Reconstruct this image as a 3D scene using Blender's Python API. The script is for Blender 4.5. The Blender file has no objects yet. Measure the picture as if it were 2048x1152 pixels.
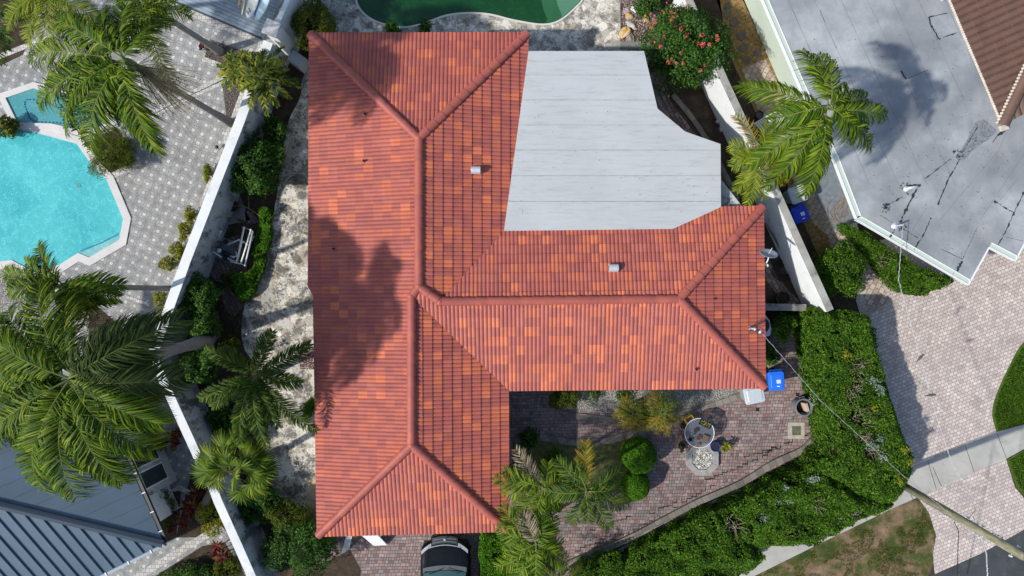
import bpy, bmesh, math, random
import numpy as np
from mathutils import Vector, Matrix
R = math.radians
random.seed(7); rng = np.random.default_rng(11)
scene = bpy.context.scene
C = scene.collection

# ---------------------------------------------------------------- camera, sky, sun
H = 28.0; FPX = 1400.0
cam = bpy.data.cameras.new('camera'); camo = bpy.data.objects.new('camera', cam); C.objects.link(camo)
camo.location = (0, 0, H); camo.rotation_euler = (0, 0, 0)
cam.sensor_width = 36.0; cam.lens = 36.0 * FPX / 2048.0; cam.clip_end = 2000; cam.clip_start = 0.1
scene.camera = camo
SUN_AZ = Vector((-0.925, -0.38)); SUN_EL = R(43)
w = bpy.data.worlds.new('World'); scene.world = w; w.use_nodes = True
nt = w.node_tree; nt.nodes.clear()
sky = nt.nodes.new('ShaderNodeTexSky'); sky.sky_type = 'NISHITA'; sky.sun_disc = False
sky.sun_elevation = SUN_EL; sky.sun_rotation = math.atan2(SUN_AZ.x, SUN_AZ.y)
sky.air_density = 1.0; sky.dust_density = 1.0
bg = nt.nodes.new('ShaderNodeBackground'); bg.inputs['Strength'].default_value = 0.15
wo = nt.nodes.new('ShaderNodeOutputWorld')
nt.links.new(sky.outputs[0], bg.inputs[0]); nt.links.new(bg.outputs[0], wo.inputs[0])
sl = bpy.data.lights.new('sun', 'SUN'); sl.energy = 4.1; sl.angle = R(1.4); sl.color = (1.0, 0.955, 0.89)
so = bpy.data.objects.new('sun', sl); C.objects.link(so)
sd = Vector((SUN_AZ.x, SUN_AZ.y, 0)).normalized() * math.cos(SUN_EL) + Vector((0, 0, math.sin(SUN_EL)))
so.rotation_euler = sd.to_track_quat('Z', 'Y').to_euler(); so.location = sd * 60
scene.view_settings.view_transform = 'Standard'; scene.view_settings.look = 'None'
scene.view_settings.exposure = 0.05; scene.view_settings.gamma = 1.0
try:
    scene.cycles.transparent_max_bounces = 12; scene.cycles.max_bounces = 6
except Exception: pass

def P(px, py, z=0.0):
    k = (H - z) / FPX
    return Vector(((px - 1024) * k, (576 - py) * k, z))

# ---------------------------------------------------------------- object helpers
def thing(name, label, cat, loc=(0, 0, 0), group=None, kind=None):
    o = bpy.data.objects.new(name, None); C.objects.link(o); o.location = loc
    o.empty_display_size = 0.3
    return tag(o, label, cat, group, kind)
def tag(o, label=None, cat=None, group=None, kind=None):
    if label: o['label'] = label
    if cat: o['category'] = cat
    if group: o['group'] = group
    if kind: o['kind'] = kind
    return o
def wloc(o):
    v = Vector((0, 0, 0))
    while o is not None:
        v += o.location; o = o.parent
    return v
def link(name, me, mats, parent=None, smooth=False):
    if not isinstance(mats, (list, tuple)): mats = [mats]
    for m in mats: me.materials.append(m)
    o = bpy.data.objects.new(name, me); C.objects.link(o)
    if parent is not None:
        o.parent = parent
        me.transform(Matrix.Translation(-wloc(parent)))
    if smooth:
        me.polygons.foreach_set('use_smooth', [True] * len(me.polygons))
    me.update()
    return o
class MB:
    def __init__(s): s.v = []; s.f = []; s.m = []
    def add(s, vs, fs, mi=0):
        b = len(s.v); s.v += [tuple(v) for v in vs]
        for f in fs: s.f.append(tuple(b + i for i in f)); s.m.append(mi)
        return s
    def box(s, c, size, rz=0.0, mi=0, tilt=None, taper=1.0):
        x, y, z = [d / 2 for d in size]
        M = Matrix.Rotation(rz, 3, 'Z')
        if tilt is not None: M = tilt
        vs = []
        for sz in (-1, 1):
            t = taper if sz > 0 else 1.0
            for sx, sy in ((-1, -1), (1, -1), (1, 1), (-1, 1)):
                vs.append(Vector(c) + M @ Vector((sx * x * t, sy * y * t, sz * z)))
        return s.add(vs, [(0, 3, 2, 1), (4, 5, 6, 7), (0, 1, 5, 4), (1, 2, 6, 5), (2, 3, 7, 6), (3, 0, 4, 7)], mi)
    def prism(s, pts, z0, z1, mi=0):
        # pts: ccw list of (x,y); z1 may be a list
        n = len(pts)
        a = sum(pts[i][0] * pts[(i + 1) % n][1] - pts[(i + 1) % n][0] * pts[i][1] for i in range(n))
        if a < 0: pts = list(reversed(pts)); z1 = list(reversed(z1)) if isinstance(z1, list) else z1; z0 = list(reversed(z0)) if isinstance(z0, list) else z0
        zz1 = z1 if isinstance(z1, list) else [z1] * n
        zz0 = z0 if isinstance(z0, list) else [z0] * n
        vs = [(pts[i][0], pts[i][1], zz0[i]) for i in range(n)] + [(pts[i][0], pts[i][1], zz1[i]) for i in range(n)]
        fs = [tuple(range(n - 1, -1, -1)), tuple(range(n, 2 * n))] + [(i, (i + 1) % n, n + (i + 1) % n, n + i) for i in range(n)]
        return s.add(vs, fs, mi)
    def tube(s, pts, r, n=8, mi=0, caps=True):
        pts = [Vector(p) for p in pts]
        rs = r if isinstance(r, (list, tuple)) else [r] * len(pts)
        vs = []; prev = None
        for i, p in enumerate(pts):
            d = (pts[min(i + 1, len(pts) - 1)] - pts[max(i - 1, 0)])
            if d.length < 1e-9: d = Vector((0, 0, 1))
            d.normalize()
            up = prev if prev is not None else (Vector((0, 0, 1)) if abs(d.z) < .9 else Vector((1, 0, 0)))
            a = d.cross(up)
            if a.length < 1e-6: a = d.cross(Vector((0, 1, 0)))
            a.normalize(); b = a.cross(d).normalized(); prev = b
            for j in range(n):
                t = 2 * math.pi * j / n
                vs.append(p + (a * math.cos(t) + b * math.sin(t)) * rs[i])
        fs = []
        for i in range(len(pts) - 1):
            for j in range(n):
                k = (j + 1) % n
                fs.append((i * n + j, i * n + k, (i + 1) * n + k, (i + 1) * n + j))
        if caps:
            fs.append(tuple(range(n - 1, -1, -1))); fs.append(tuple(range((len(pts) - 1) * n, len(pts) * n)))
        return s.add(vs, fs, mi)
    def lathe(s, c, prof, n=24, mi=0, rad=None):
        vs = []; c = Vector(c)
        for (r, z) in prof:
            for j in range(n):
                t = 2 * math.pi * j / n
                rr = r * (rad(t) if rad else 1)
                vs.append((c.x + rr * math.cos(t), c.y + rr * math.sin(t), c.z + z))
        fs = []
        m = len(prof)
        for i in range(m - 1):
            for j in range(n):
                k = (j + 1) % n
                fs.append((i * n + j, i * n + k, (i + 1) * n + k, (i + 1) * n + j))
        if prof[0][0] > 1e-4: fs.append(tuple(range(n - 1, -1, -1)))
        if prof[-1][0] > 1e-4: fs.append(tuple(range((m - 1) * n, m * n)))
        return s.add(vs, fs, mi)
    def build(s, name, mats, parent=None, smooth=False, bevel=0):
        me = bpy.data.meshes.new(name); me.from_pydata(s.v, [], s.f)
        me.polygons.foreach_set('material_index', s.m)
        if bevel:
            bm = bmesh.new(); bm.from_mesh(me)
            bmesh.ops.remove_doubles(bm, verts=bm.verts, dist=1e-5)
            es = [e for e in bm.edges if len(e.link_faces) == 2 and e.calc_face_angle(0) > 0.6]
            bmesh.ops.bevel(bm, geom=es, offset=bevel, segments=2, affect='EDGES', profile=0.6, clamp_overlap=True)
            bm.to_mesh(me); bm.free()
        return link(name, me, mats, parent, smooth)
def np_mesh(name, V, F, mats, parent=None, smooth=False):
    me = bpy.data.meshes.new(name)
    V = np.asarray(V, dtype=np.float32).reshape(-1, 3); F = np.asarray(F, dtype=np.int32)
    n = F.shape[1]
    me.vertices.add(len(V)); me.vertices.foreach_set('co', V.ravel())
    me.loops.add(F.size); me.loops.foreach_set('vertex_index', F.ravel())
    me.polygons.add(len(F)); me.polygons.foreach_set('loop_start', np.arange(0, F.size, n, dtype=np.int32))
    me.update(calc_edges=True); me.validate()
    return link(name, me, mats, parent, smooth)

def vnoise(x, y, seed=0):
    x = np.asarray(x, float); y = np.asarray(y, float)
    xi = np.floor(x).astype(np.int64); yi = np.floor(y).astype(np.int64)
    fx = x - xi; fy = y - yi; fx = fx * fx * (3 - 2 * fx); fy = fy * fy * (3 - 2 * fy)
    def h(a, b):
        n = (a * 374761393 + b * 668265263 + seed * 974711) & 0x7fffffff
        n = ((n ^ (n >> 13)) * 1274126177) & 0x7fffffff
        return ((n ^ (n >> 16)) & 0xffff) / 65535.0
    return (h(xi, yi) * (1 - fx) + h(xi + 1, yi) * fx) * (1 - fy) + (h(xi, yi + 1) * (1 - fx) + h(xi + 1, yi + 1) * fx) * fy

# ---------------------------------------------------------------- node helpers
class X:
    """tiny wrapper: maths on node sockets"""
    def __init__(s, nt, o): s.nt = nt; s.o = o
    def _m(s, op, a=None, b=None, clamp=False):
        n = s.nt.nodes.new('ShaderNodeMath'); n.operation = op; n.use_clamp = clamp
        for i, v in enumerate((s, a, b)):
            if v is None: continue
            if isinstance(v, X): s.nt.links.new(v.o, n.inputs[i])
            else: n.inputs[i].default_value = v
        return X(s.nt, n.outputs[0])
    def __add__(s, o): return s._m('ADD', o)
    def __sub__(s, o): return s._m('SUBTRACT', o)
    def __mul__(s, o): return s._m('MULTIPLY', o)
    def __truediv__(s, o): return s._m('DIVIDE', o)
    def floor(s): return s._m('FLOOR')
    def fract(s): return s._m('FRACT')
    def abs(s): return s._m('ABSOLUTE')
    def lt(s, o): return s._m('LESS_THAN', o)
    def gt(s, o): return s._m('GREATER_THAN', o)
    def max(s, o): return s._m('MAXIMUM', o)
    def min(s, o): return s._m('MINIMUM', o)
    def pow(s, o): return s._m('POWER', o)
    def step(s, a, b):   # smoothstep a->b => 0..1
        n = s.nt.nodes.new('ShaderNodeMapRange'); n.interpolation_type = 'SMOOTHSTEP'
        s.nt.links.new(s.o, n.inputs[0]); n.inputs[1].default_value = a; n.inputs[2].default_value = b
        return X(s.nt, n.outputs[0])
class Mat:
    def __init__(s, name, rough=0.8, spec=0.3, metal=0.0):
        s.m = bpy.data.materials.new(name); s.m.use_nodes = True; s.nt = s.m.node_tree
        s.b = s.nt.nodes['Principled BSDF']; s.out = s.nt.nodes['Material Output']
        s.b.inputs['Roughness'].default_value = rough; s.b.inputs['Specular IOR Level'].default_value = spec
        s.b.inputs['Metallic'].default_value = metal
        s._pos = None
    def pos(s):
        if s._pos is None: s._pos = s.nt.nodes.new('ShaderNodeNewGeometry').outputs['Position']
        return s._pos
    def rot(s, ang=0.0, off=(0, 0, 0)):
        n = s.nt.nodes.new('ShaderNodeMapping'); n.vector_type = 'POINT'
        s.nt.links.new(s.pos(), n.inputs[0]); n.inputs['Rotation'].default_value = (0, 0, -R(ang)); n.inputs['Location'].default_value = off
        return n.outputs[0]
    def sc(s, vec, scale):
        n = s.nt.nodes.new('ShaderNodeVectorMath'); n.operation = 'MULTIPLY'
        s.nt.links.new(vec, n.inputs[0]); n.inputs[1].default_value = scale
        return n.outputs[0]
    def xy(s, vec):
        n = s.nt.nodes.new('ShaderNodeSeparateXYZ'); s.nt.links.new(vec, n.inputs[0])
        return X(s.nt, n.outputs[0]), X(s.nt, n.outputs[1]), X(s.nt, n.outputs[2])
    def comb(s, x, y, z=0.0):
        n = s.nt.nodes.new('ShaderNodeCombineXYZ')
        for i, v in enumerate((x, y, z)):
            if isinstance(v, X): s.nt.links.new(v.o, n.inputs[i])
            else: n.inputs[i].default_value = v
        return n.outputs[0]
    def noise(s, scale, detail=3, vec=None, rough=0.55, dist=0.0):
        n = s.nt.nodes.new('ShaderNodeTexNoise'); s.nt.links.new(vec if vec is not None else s.pos(), n.inputs['Vector'])
        n.inputs['Scale'].default_value = scale; n.inputs['Detail'].default_value = detail
        n.inputs['Roughness'].default_value = rough; n.inputs['Distortion'].default_value = dist
        return X(s.nt, n.outputs[0])
    def wn(s, vec):
        n = s.nt.nodes.new('ShaderNodeTexWhiteNoise'); n.noise_dimensions = '3D'; s.nt.links.new(vec, n.inputs['Vector'])
        return X(s.nt, n.outputs['Value'])
    def vor(s, scale, feature='F1', vec=None, out='Distance', rnd=1.0):
        n = s.nt.nodes.new('ShaderNodeTexVoronoi'); n.feature = feature
        s.nt.links.new(vec if vec is not None else s.pos(), n.inputs['Vector'])
        n.inputs['Scale'].default_value = scale; n.inputs['Randomness'].default_value = rnd
        return n.outputs[out]
    def ramp(s, fac, stops, interp='LINEAR'):
        n = s.nt.nodes.new('ShaderNodeValToRGB'); s.nt.links.new(fac.o if isinstance(fac, X) else fac, n.inputs[0])
        n.color_ramp.interpolation = interp
        el = n.color_ramp.elements
        while len(el) < len(stops): el.new(0.5)
        for e, (p, c) in zip(el, stops): e.position = p; e.color = (*c[:3], 1)
        return n.outputs[0]
    def mix(s, fac, a, b, mode='MIX'):
        n = s.nt.nodes.new('ShaderNodeMix'); n.data_type = 'RGBA'; n.blend_type = mode
        for i, v in ((0, fac), (6, a), (7, b)):
            if isinstance(v, X): v = v.o
            if isinstance(v, bpy.types.NodeSocket): s.nt.links.new(v, n.inputs[i])
            elif isinstance(v, (tuple, list)): n.inputs[i].default_value = (*v[:3], 1)
            else: n.inputs[i].default_value = v
        return n.outputs[2]
    def vary(s, col, scale=2.0, lo=0.75, hi=1.2, detail=4):
        f = s.noise(scale, detail)
        g = s.ramp(f, [(0.25, (lo,) * 3), (0.75, (hi,) * 3)])
        return s.mix(1.0, col, g, 'MULTIPLY')
    def base(s, c):
        if isinstance(c, (tuple, list)): s.b.inputs['Base Color'].default_value = (*c[:3], 1)
        else: s.nt.links.new(c, s.b.inputs['Base Color'])
        return s
    def bump(s, h, strength=0.3, dist=0.02):
        n = s.nt.nodes.new('ShaderNodeBump'); n.inputs['Strength'].default_value = strength; n.inputs['Distance'].default_value = dist
        s.nt.links.new(h.o if isinstance(h, X) else h, n.inputs['Height']); s.nt.links.new(n.outputs[0], s.b.inputs['Normal'])
        return s
def plain(name, col, rough=0.6, spec=0.3, metal=0.0, var=0.15, scale=6.0, bump=0.0):
    m = Mat(name, rough, spec, metal)
    m.base(m.vary(col if not isinstance(col, (tuple, list)) else m.mix(0.0, col, col), scale, 1 - var, 1 + var))
    if bump: m.bump(m.noise(scale * 8, 3), bump, 0.01)
    return m.m
def bricks(m, vec, wd, ht, mortar=0.012, shift=0.5, wob=0.0):
    x, y, z = m.xy(vec)
    if wob:
        x = x + (m.noise(1.3, 2) - 0.5) * wob; y = y + (m.noise(1.1, 2, vec=m.rot(40, (5, 3, 0))) - 0.5) * wob
    row = (y / ht).floor()
    rr = m.wn(m.comb(row, 7.0, 1.0))
    xo = x / wd + row * shift
    cx = xo.floor()
    fx = (xo.fract() - 0.5).abs(); fy = ((y / ht).fract() - 0.5).abs()
    dx = (fx * -1.0 + 0.5) * wd; dy = (fy * -1.0 + 0.5) * ht
    d = dx.min(dy)
    rnd = m.wn(m.comb(cx, row, 3.0))
    return rnd, d, (cx, row)
def mat_octo():
    m = Mat('octagon_paver_material', 0.75, 0.3)
    x, y, _ = m.xy(m.rot(-24.5, (0.05, 0.12, 0)))
    s = 0.388
    u = ((x / s).fract() - 0.5).abs(); v = ((y / s).fract() - 0.5).abs()
    a = u.max(v); b = u.min(v)
    insq = a.lt(0.19)
    corner = b.gt(0.37)
    l1 = (a - 0.19).abs()                                         # square outline
    l1 = l1 + b.gt(0.2) * 1.0
    l2 = (a - b) + a.lt(0.19) * 1.0 + a.gt(0.37) * 1.0            # diagonals
    l3 = (b - 0.37).abs()
    l4 = a * -1.0 + 0.5
    l5 = (a - 0.37).abs() + b.lt(0.37) * 1.0
    line = l1.min(l2 * 0.8).min(l3 + a.lt(0.37) * 1.0).min(l4).min(l5)
    lm = line.step(0.010, 0.034)
    side = u.gt(v)
    cid = m.wn(m.comb((x / s).floor() + side * 17.0, (y / s).floor(), x.gt(0)))
    r2 = m.wn(m.comb((x / (s / 2)).floor(), (y / (s / 2)).floor(), side))
    gray = m.ramp(r2, [(0, (.275, .27, .262)), (.5, (.325, .32, .308)), (1, (.375, .368, .352))])
    wh = m.ramp(cid, [(0, (.48, .47, .43)), (1, (.60, .59, .54))])
    col = m.mix(insq, gray, wh)
    col = m.mix(lm, (.19, .19, .183), col)
    col = m.vary(col, 1.1, .80, 1.14); col = m.vary(col, .35, .9, 1.1); col = m.vary(col, 25, .9, 1.08)
    m.base(col); m.bump(lm, .35, .01)
    return m.m
def mat_bricks(name, ang, wd, ht, stops, mortar=(.12, .11, .10), mw=0.012, shift=0.5, wob=0.0, off=(0, 0, 0), big=0.8, stain=None, half=False):
    m = Mat(name, 0.85, 0.25)
    vec = m.rot(ang, off)
    rnd, d, (cx, row) = bricks(m, vec, wd, ht, shift=shift, wob=wob)
    if half:   # some stones are split crosswise
        x, y, _ = m.xy(vec)
        pick = m.wn(m.comb(cx, row, 9.0)).gt(0.55)
        fx = ((x / wd + row * shift).fract() - 0.5).abs() * wd
        d = d.min(fx + pick * -1.0 + 1.0)
        rnd2 = m.wn(m.comb(cx, row, (x / wd + row * shift).fract().gt(0.5) + 20.0))
        rnd = rnd * (pick * -1.0 + 1.0) + rnd2 * pick
    col = m.ramp(rnd, stops)
    lm = d.step(mw * 0.35, mw)
    col = m.vary(col, big, .8, 1.18); col = m.vary(col, 30, .86, 1.12)
    if stain:
        st = m.noise(0.45, 5, vec=m.rot(10, (3, 9, 0)), rough=.7).step(.52, .72)
        col = m.mix(st * 0.55, col, stain)
    col = m.mix(lm, mortar, col)
    m.base(col); m.bump(lm, .5, .015)
    return m.m
def mat_coral(name='coral_stone_material', dark=1.0, grout=(.40, .34, .26), sc=1.7):
    m = Mat(name, 0.9, 0.2)
    sv = m.nt.nodes.new('ShaderNodeVectorMath'); sv.operation = 'ADD'
    nn = m.nt.nodes.new('ShaderNodeTexNoise'); nn.inputs['Scale'].default_value = 1.3; nn.inputs['Detail'].default_value = 4; m.nt.links.new(m.pos(), nn.inputs['Vector'])
    sv2 = m.sc(nn.outputs['Color'], (.9, .9, 0)); m.nt.links.new(m.pos(), sv.inputs[0]); m.nt.links.new(sv2, sv.inputs[1])
    sq = m.sc(sv.outputs[0], (1.0, 1.25, 0.0))
    e = X(m.nt, m.vor(sc, 'DISTANCE_TO_EDGE', sq))
    cr, cg, cb = m.xy(m.vor(sc, 'F1', sq, 'Color'))
    tone = m.ramp(cr, [(0, (.44, .42, .37)), (.2, (.62, .59, .52)), (.7, (.74, .70, .61)), (1, (.84, .79, .69))])
    sp = m.noise(13, 8, rough=.82); sp2 = m.noise(34, 6, vec=m.rot(33, (7, 5, 0)), rough=.8); bl = m.noise(1.9, 5, vec=m.rot(0, (4, 1, 0)), rough=.65)
    lich = sp * .8 + bl * .8 + cg * .16 + sp2 * .35
    lf = lich.step(1.02, 1.10)
    col = m.mix(lf * (0.8 * dark), tone, (.06, .06, .055))
    pit = sp2.step(.60, .68)
    col = m.mix(pit * (.6 * dark), col, (.10, .10, .09))
    for (s_, off, thr, rr, c) in ((1.9, (2, 7, 0), .24, .30, (.07, .06, .04)), (3.6, (5, 1, 0), .22, .42, (.05, .05, .045))):
        v = m.rot(15, off)
        spot = X(m.nt, m.vor(s_, 'F1', v)); srn = m.xy(m.vor(s_, 'F1', v, 'Color'))[0]
        sm = (spot + (m.noise(9, 5, rough=.7) - .5) * .45).step(thr + .12, thr - .04) * srn.gt(rr)
        col = m.mix(sm * (0.8 * dark), col, m.mix(sp2.step(.4, .6), c, tuple(x * 3.2 for x in c)))
    gm = e.step(.012, .06)
    col = m.mix((gm * -1.0 + 1.0) * (sp.step(.25, .5) * .85), col, m.mix(sp2, grout, (.50, .43, .33)))
    col = m.vary(col, .5, .82, 1.1)
    m.base(col); m.bump(sp, .4, .03)
    return m.m
def mat_leaf(name, cols, rough=0.42, trans=0.28, spec=0.16):
    m = Mat(name, min(.8, rough + .16), spec)
    g = m.nt.nodes.new('ShaderNodeNewGeometry')
    f = X(m.nt, g.outputs['Random Per Island'])
    n = len(cols); col = m.ramp(f, [(i / (n - 1), c) for i, c in enumerate(cols)])
    col = m.vary(col, 1.7, .72, 1.25, 2)
    m.base(col)
    t = m.nt.nodes.new('ShaderNodeBsdfTranslucent'); mx = m.nt.nodes.new('ShaderNodeMixShader'); mx.inputs[0].default_value = trans
    tc = m.mix(1.0, col, (1.5, 1.35, .5), 'MULTIPLY')
    m.nt.links.new(tc, t.inputs[0]); m.nt.links.new(m.b.outputs[0], mx.inputs[1]); m.nt.links.new(t.outputs[0], mx.inputs[2])
    m.nt.links.new(mx.outputs[0], m.out.inputs[0])
    return m.m
def mat_ground(name, stops, scale=3.0, detail=8, bump=.5, fine=60):
    m = Mat(name, 0.95, 0.1)
    f = m.noise(scale, detail, rough=.7)
    col = m.ramp(f, stops); col = m.vary(col, fine, .6, 1.4)
    m.base(col); m.bump(m.noise(fine, 4), bump, .03)
    return m.m

M = {}
M['octo'] = mat_octo()
M['border'] = mat_bricks('border_paver_material', 0, .16, .16, [(0, (.45, .43, .40)), (1, (.62, .60, .56))], (.25, .24, .22), .01)
M['court'] = mat_bricks('courtyard_paver_material', 1, .215, .13,
    [(0, (.17, .128, .122)), (.25, (.26, .17, .155)), (.5, (.31, .22, .20)), (.72, (.23, .205, .20)), (.9, (.36, .285, .26)), (1, (.34, .205, .185))],
    (.075, .065, .06), .011, .37, wob=.13, stain=(.13, .125, .125), half=True)
M['drive'] = mat_bricks('driveway_paver_material', 21, .165, .135,
    [(0, (.46, .38, .34)), (.35, (.53, .45, .405)), (.7, (.57, .49, .44)), (1, (.66, .585, .52))],
    (.25, .205, .185), .011, .5, wob=.09, stain=(.42, .355, .33))
M['sidepave'] = mat_bricks('side_yard_paver_material', 62, .24, .20,
    [(0, (.33, .255, .21)), (.5, (.45, .36, .30)), (1, (.57, .47, .39))], (.17, .135, .11), .016, .5, wob=.12)
M['path'] = mat_bricks('garden_path_material', -62, .24, .15,
    [(0, (.13, .095, .085)), (.5, (.19, .14, .125)), (1, (.28, .22, .19))], (.06, .05, .04), .018, .5, wob=.1)
M['kerb'] = mat_bricks('kerb_stone_material', 25, .3, .5, [(0, (.15, .14, .12)), (1, (.26, .235, .20))], (.10, .085, .07), .010, 0.0, stain=(.09, .085, .07))
M['coral'] = mat_coral()
M['coral2'] = mat_coral('pool_deck_stone_material', .8, (.42, .36, .27), 3.0)
M['soil'] = mat_ground('soil_material', [(.3, (.035, .025, .018)), (.55, (.075, .055, .04)), (.75, (.13, .10, .075))], 2.2)
M['mulch'] = mat_ground('leaf_litter_material', [(.3, (.12, .07, .03)), (.5, (.27, .17, .07)), (.7, (.42, .28, .13))], 9, 8, .8, 40)
M['lawn'] = mat_ground('lawn_material', [(.3, (.045, .085, .015)), (.55, (.075, .12, .02)), (.75, (.13, .15, .04))], 3.0)
def mat_drylawn():
    m = Mat('dry_lawn_material', .95, .1)
    f = m.noise(1.0, 8, rough=.68)
    g = m.noise(2.6, 6, vec=m.rot(0, (7, 2, 0)), rough=.7)
    col = m.ramp(f, [(.36, (.045, .075, .02)), (.46, (.09, .10, .03)), (.54, (.20, .14, .085)), (.66, (.30, .215, .14))])
    col = m.mix(g.step(.5, .66) * .6, col, (.24, .18, .10)); col = m.vary(col, 45, .55, 1.45)
    m.base(col); m.bump(m.noise(60, 4), .8, .04); return m.m
M['drylawn'] = mat_drylawn()
def mat_gravel(name, stops, sc=32):
    m = Mat(name, .85, .25)
    c = m.xy(m.vor(sc, 'F1', None, 'Color'))[0]; d = X(m.nt, m.vor(sc, 'F1'))
    col = m.ramp(c, stops); col = m.mix(d.step(.25, .6), col, m.mix(.75, col, (.03, .025, .02)))
    m.base(col); m.bump(d * -1.0, 1.0, .03); return m.m
M['gravel'] = mat_gravel('white_gravel_material', [(0, (.25, .23, .19)), (.4, (.55, .53, .47)), (1, (.8, .79, .74))])
M['lava'] = mat_gravel('brown_gravel_material', [(0, (.10, .07, .06)), (.6, (.22, .17, .15)), (1, (.5, .45, .4))], 40)
M['redgravel'] = mat_gravel('red_and_white_gravel_material', [(0, (.18, .05, .045)), (.5, (.3, .14, .12)), (.75, (.6, .57, .5)), (1, (.75, .73, .68))], 26)
def mat_concrete(name, c, var=.2, stain=(.12, .12, .11), amt=.4, rough=.85):
    m = Mat(name, rough, .25)
    col = m.vary(m.mix(0.0, c, c), 1.2, 1 - var, 1 + var, 6)
    st = m.noise(1.6, 7, vec=m.rot(20, (3, 3, 0)), rough=.72).step(.5, .75)
    col = m.mix(st * amt, col, stain); col = m.vary(col, 40, .9, 1.1)
    m.base(col); m.bump(m.noise(50, 3), .15, .01); return m.m
M['sidewalk'] = mat_concrete('sidewalk_concrete_material', (.42, .41, .37), .15, (.17, .165, .14), .5)
M['asphalt'] = mat_concrete('asphalt_material', (.055, .06, .065), .25, (.13, .135, .14), .6)
def mat_stained():
    m = Mat('stained_painted_wall_material', .85, .25); c = m.vary(m.mix(0.0, (.50, .53, .54), (.50, .53, .54)), 1.2, .80, 1.1, 5)
    s1 = m.noise(2.2, 8, vec=m.sc(m.rot(25), (1, 1, .55)), rough=.75).step(.46, .58); s2 = m.noise(.55, 4, vec=m.rot(0, (5, 2, 0))).step(.34, .54)
    c = m.mix(s1 * s2 * .85, c, (.06, .065, .06)); c = m.mix(m.noise(9, 6, rough=.7).step(.55, .8) * .4, c, (.25, .26, .26)); m.base(c); return m.m
M['wallpaint'] = mat_stained()
M['walltop'] = mat_concrete('white_wall_top_material', (.74, .755, .75), .09, (.30, .31, .30), .5)
M['mosswall'] = mat_concrete('mossy_wall_cap_material', (.34, .335, .30), .3, (.07, .08, .05), .9)
M['whitewall'] = mat_concrete('white_plaster_material', (.78, .80, .80), .06, (.33, .35, .36), .42)
M['block'] = mat_concrete('grey_block_material', (.22, .22, .21), .3, (.05, .055, .05), .75)
M['coping'] = mat_concrete('pool_coping_material', (.62, .60, .57), .08, (.45, .42, .38), .3)
M['greenwall'] = mat_concrete('pale_green_wall_material', (.50, .58, .49), .05, (.36, .42, .36), .3)
# ================================================================ SETTING: ground sheets
def sheet(name, pts, z, mat, thick=None, parent=None, kind='structure'):
    mb = MB(); mb.prism([tuple(P(a, b, z)[:2]) for a, b in pts], -0.3 if thick is None else z - thick, z)
    o = mb.build(name, M[mat] if isinstance(mat, str) else mat, parent)
    if kind: o['kind'] = kind
    return o
mb = MB(); mb.add([(-90, -90, 0), (90, -90, 0), (90, 90, 0), (-90, 90, 0)], [(0, 1, 2, 3)])
mb.build('ground', M['soil'])['kind'] = 'structure'
def catmull(pts, n=8, closed=True):
    out = []; L = len(pts)
    for i in range(L if closed else L - 1):
        p = [pts[(i + k) % L] if closed else pts[max(0, min(L - 1, i + k))] for k in (-1, 0, 1, 2)]
        for j in range(n):
            t = j / n
            out.append(tuple(0.5 * ((2 * p[1][a]) + (-p[0][a] + p[2][a]) * t + (2 * p[0][a] - 5 * p[1][a] + 4 * p[2][a] - p[3][a]) * t * t +
                                    (-p[0][a] + 3 * p[1][a] - 3 * p[2][a] + p[3][a]) * t ** 3) for a in range(2)))
    if not closed: out.append(tuple(pts[-1]))
    return out
def ring_prism(mb, outer, inner, z0, z1, mi=0):
    n = len(outer)
    vs = [(*p, z1) for p in outer] + [(*p, z1) for p in inner] + [(*p, z0) for p in outer] + [(*p, z0) for p in inner]
    fs = []
    for i in range(n):
        j = (i + 1) % n
        fs += [(i, j, n + j, n + i), (i, 2 * n + i, 2 * n + j, j), (n + i, n + j, 3 * n + j, 3 * n + i)]
    return mb.add(vs, fs, mi)
def offset_poly(pts, d):
    n = len(pts); out = []
    a = sum(pts[i][0] * pts[(i + 1) % n][1] - pts[(i + 1) % n][0] * pts[i][1] for i in range(n))
    s = 1 if a > 0 else -1
    for i in range(n):
        p0, p1, p2 = (Vector(pts[(i + k) % n][:2]) for k in (-1, 0, 1))
        e1 = (p1 - p0).normalized(); e2 = (p2 - p1).normalized()
        n1 = Vector((e1.y, -e1.x)) * s; n2 = Vector((e2.y, -e2.x)) * s
        b = (n1 + n2); b = b / max(b.length_squared / 2, .4) if b.length > 1e-6 else n1
        out.append(tuple(p1 + b * d))
    return out
def strip(mb, pts, wd, z0, z1, mi=0, closed=False):
    """kerb-like strip along world xy points"""
    n = len(pts); L = []; Rr = []
    for i in range(n):
        a = Vector(pts[max(0, i - 1)][:2]); b = Vector(pts[min(n - 1, i + 1)][:2])
        d = (b - a).normalized(); q = Vector((-d.y, d.x)) * (wd / 2)
        L.append(Vector(pts[i][:2]) + q); Rr.append(Vector(pts[i][:2]) - q)
    vs = []
    for i in range(n): vs += [(*L[i], z0), (*L[i], z1), (*Rr[i], z1), (*Rr[i], z0)]
    fs = [(0, 1, 2, 3), (4 * n - 1, 4 * n - 2, 4 * n - 3, 4 * n - 4)]
    for i in range(n - 1):
        for k in range(4):
            fs.append((4 * i + k, 4 * (i + 1) + k, 4 * (i + 1) + (k + 1) % 4, 4 * i + (k + 1) % 4))
    return mb.add(vs, fs, mi)
def W2(pts, z=0): return [tuple(P(a, b, z)[:2]) for a, b in pts]

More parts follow.
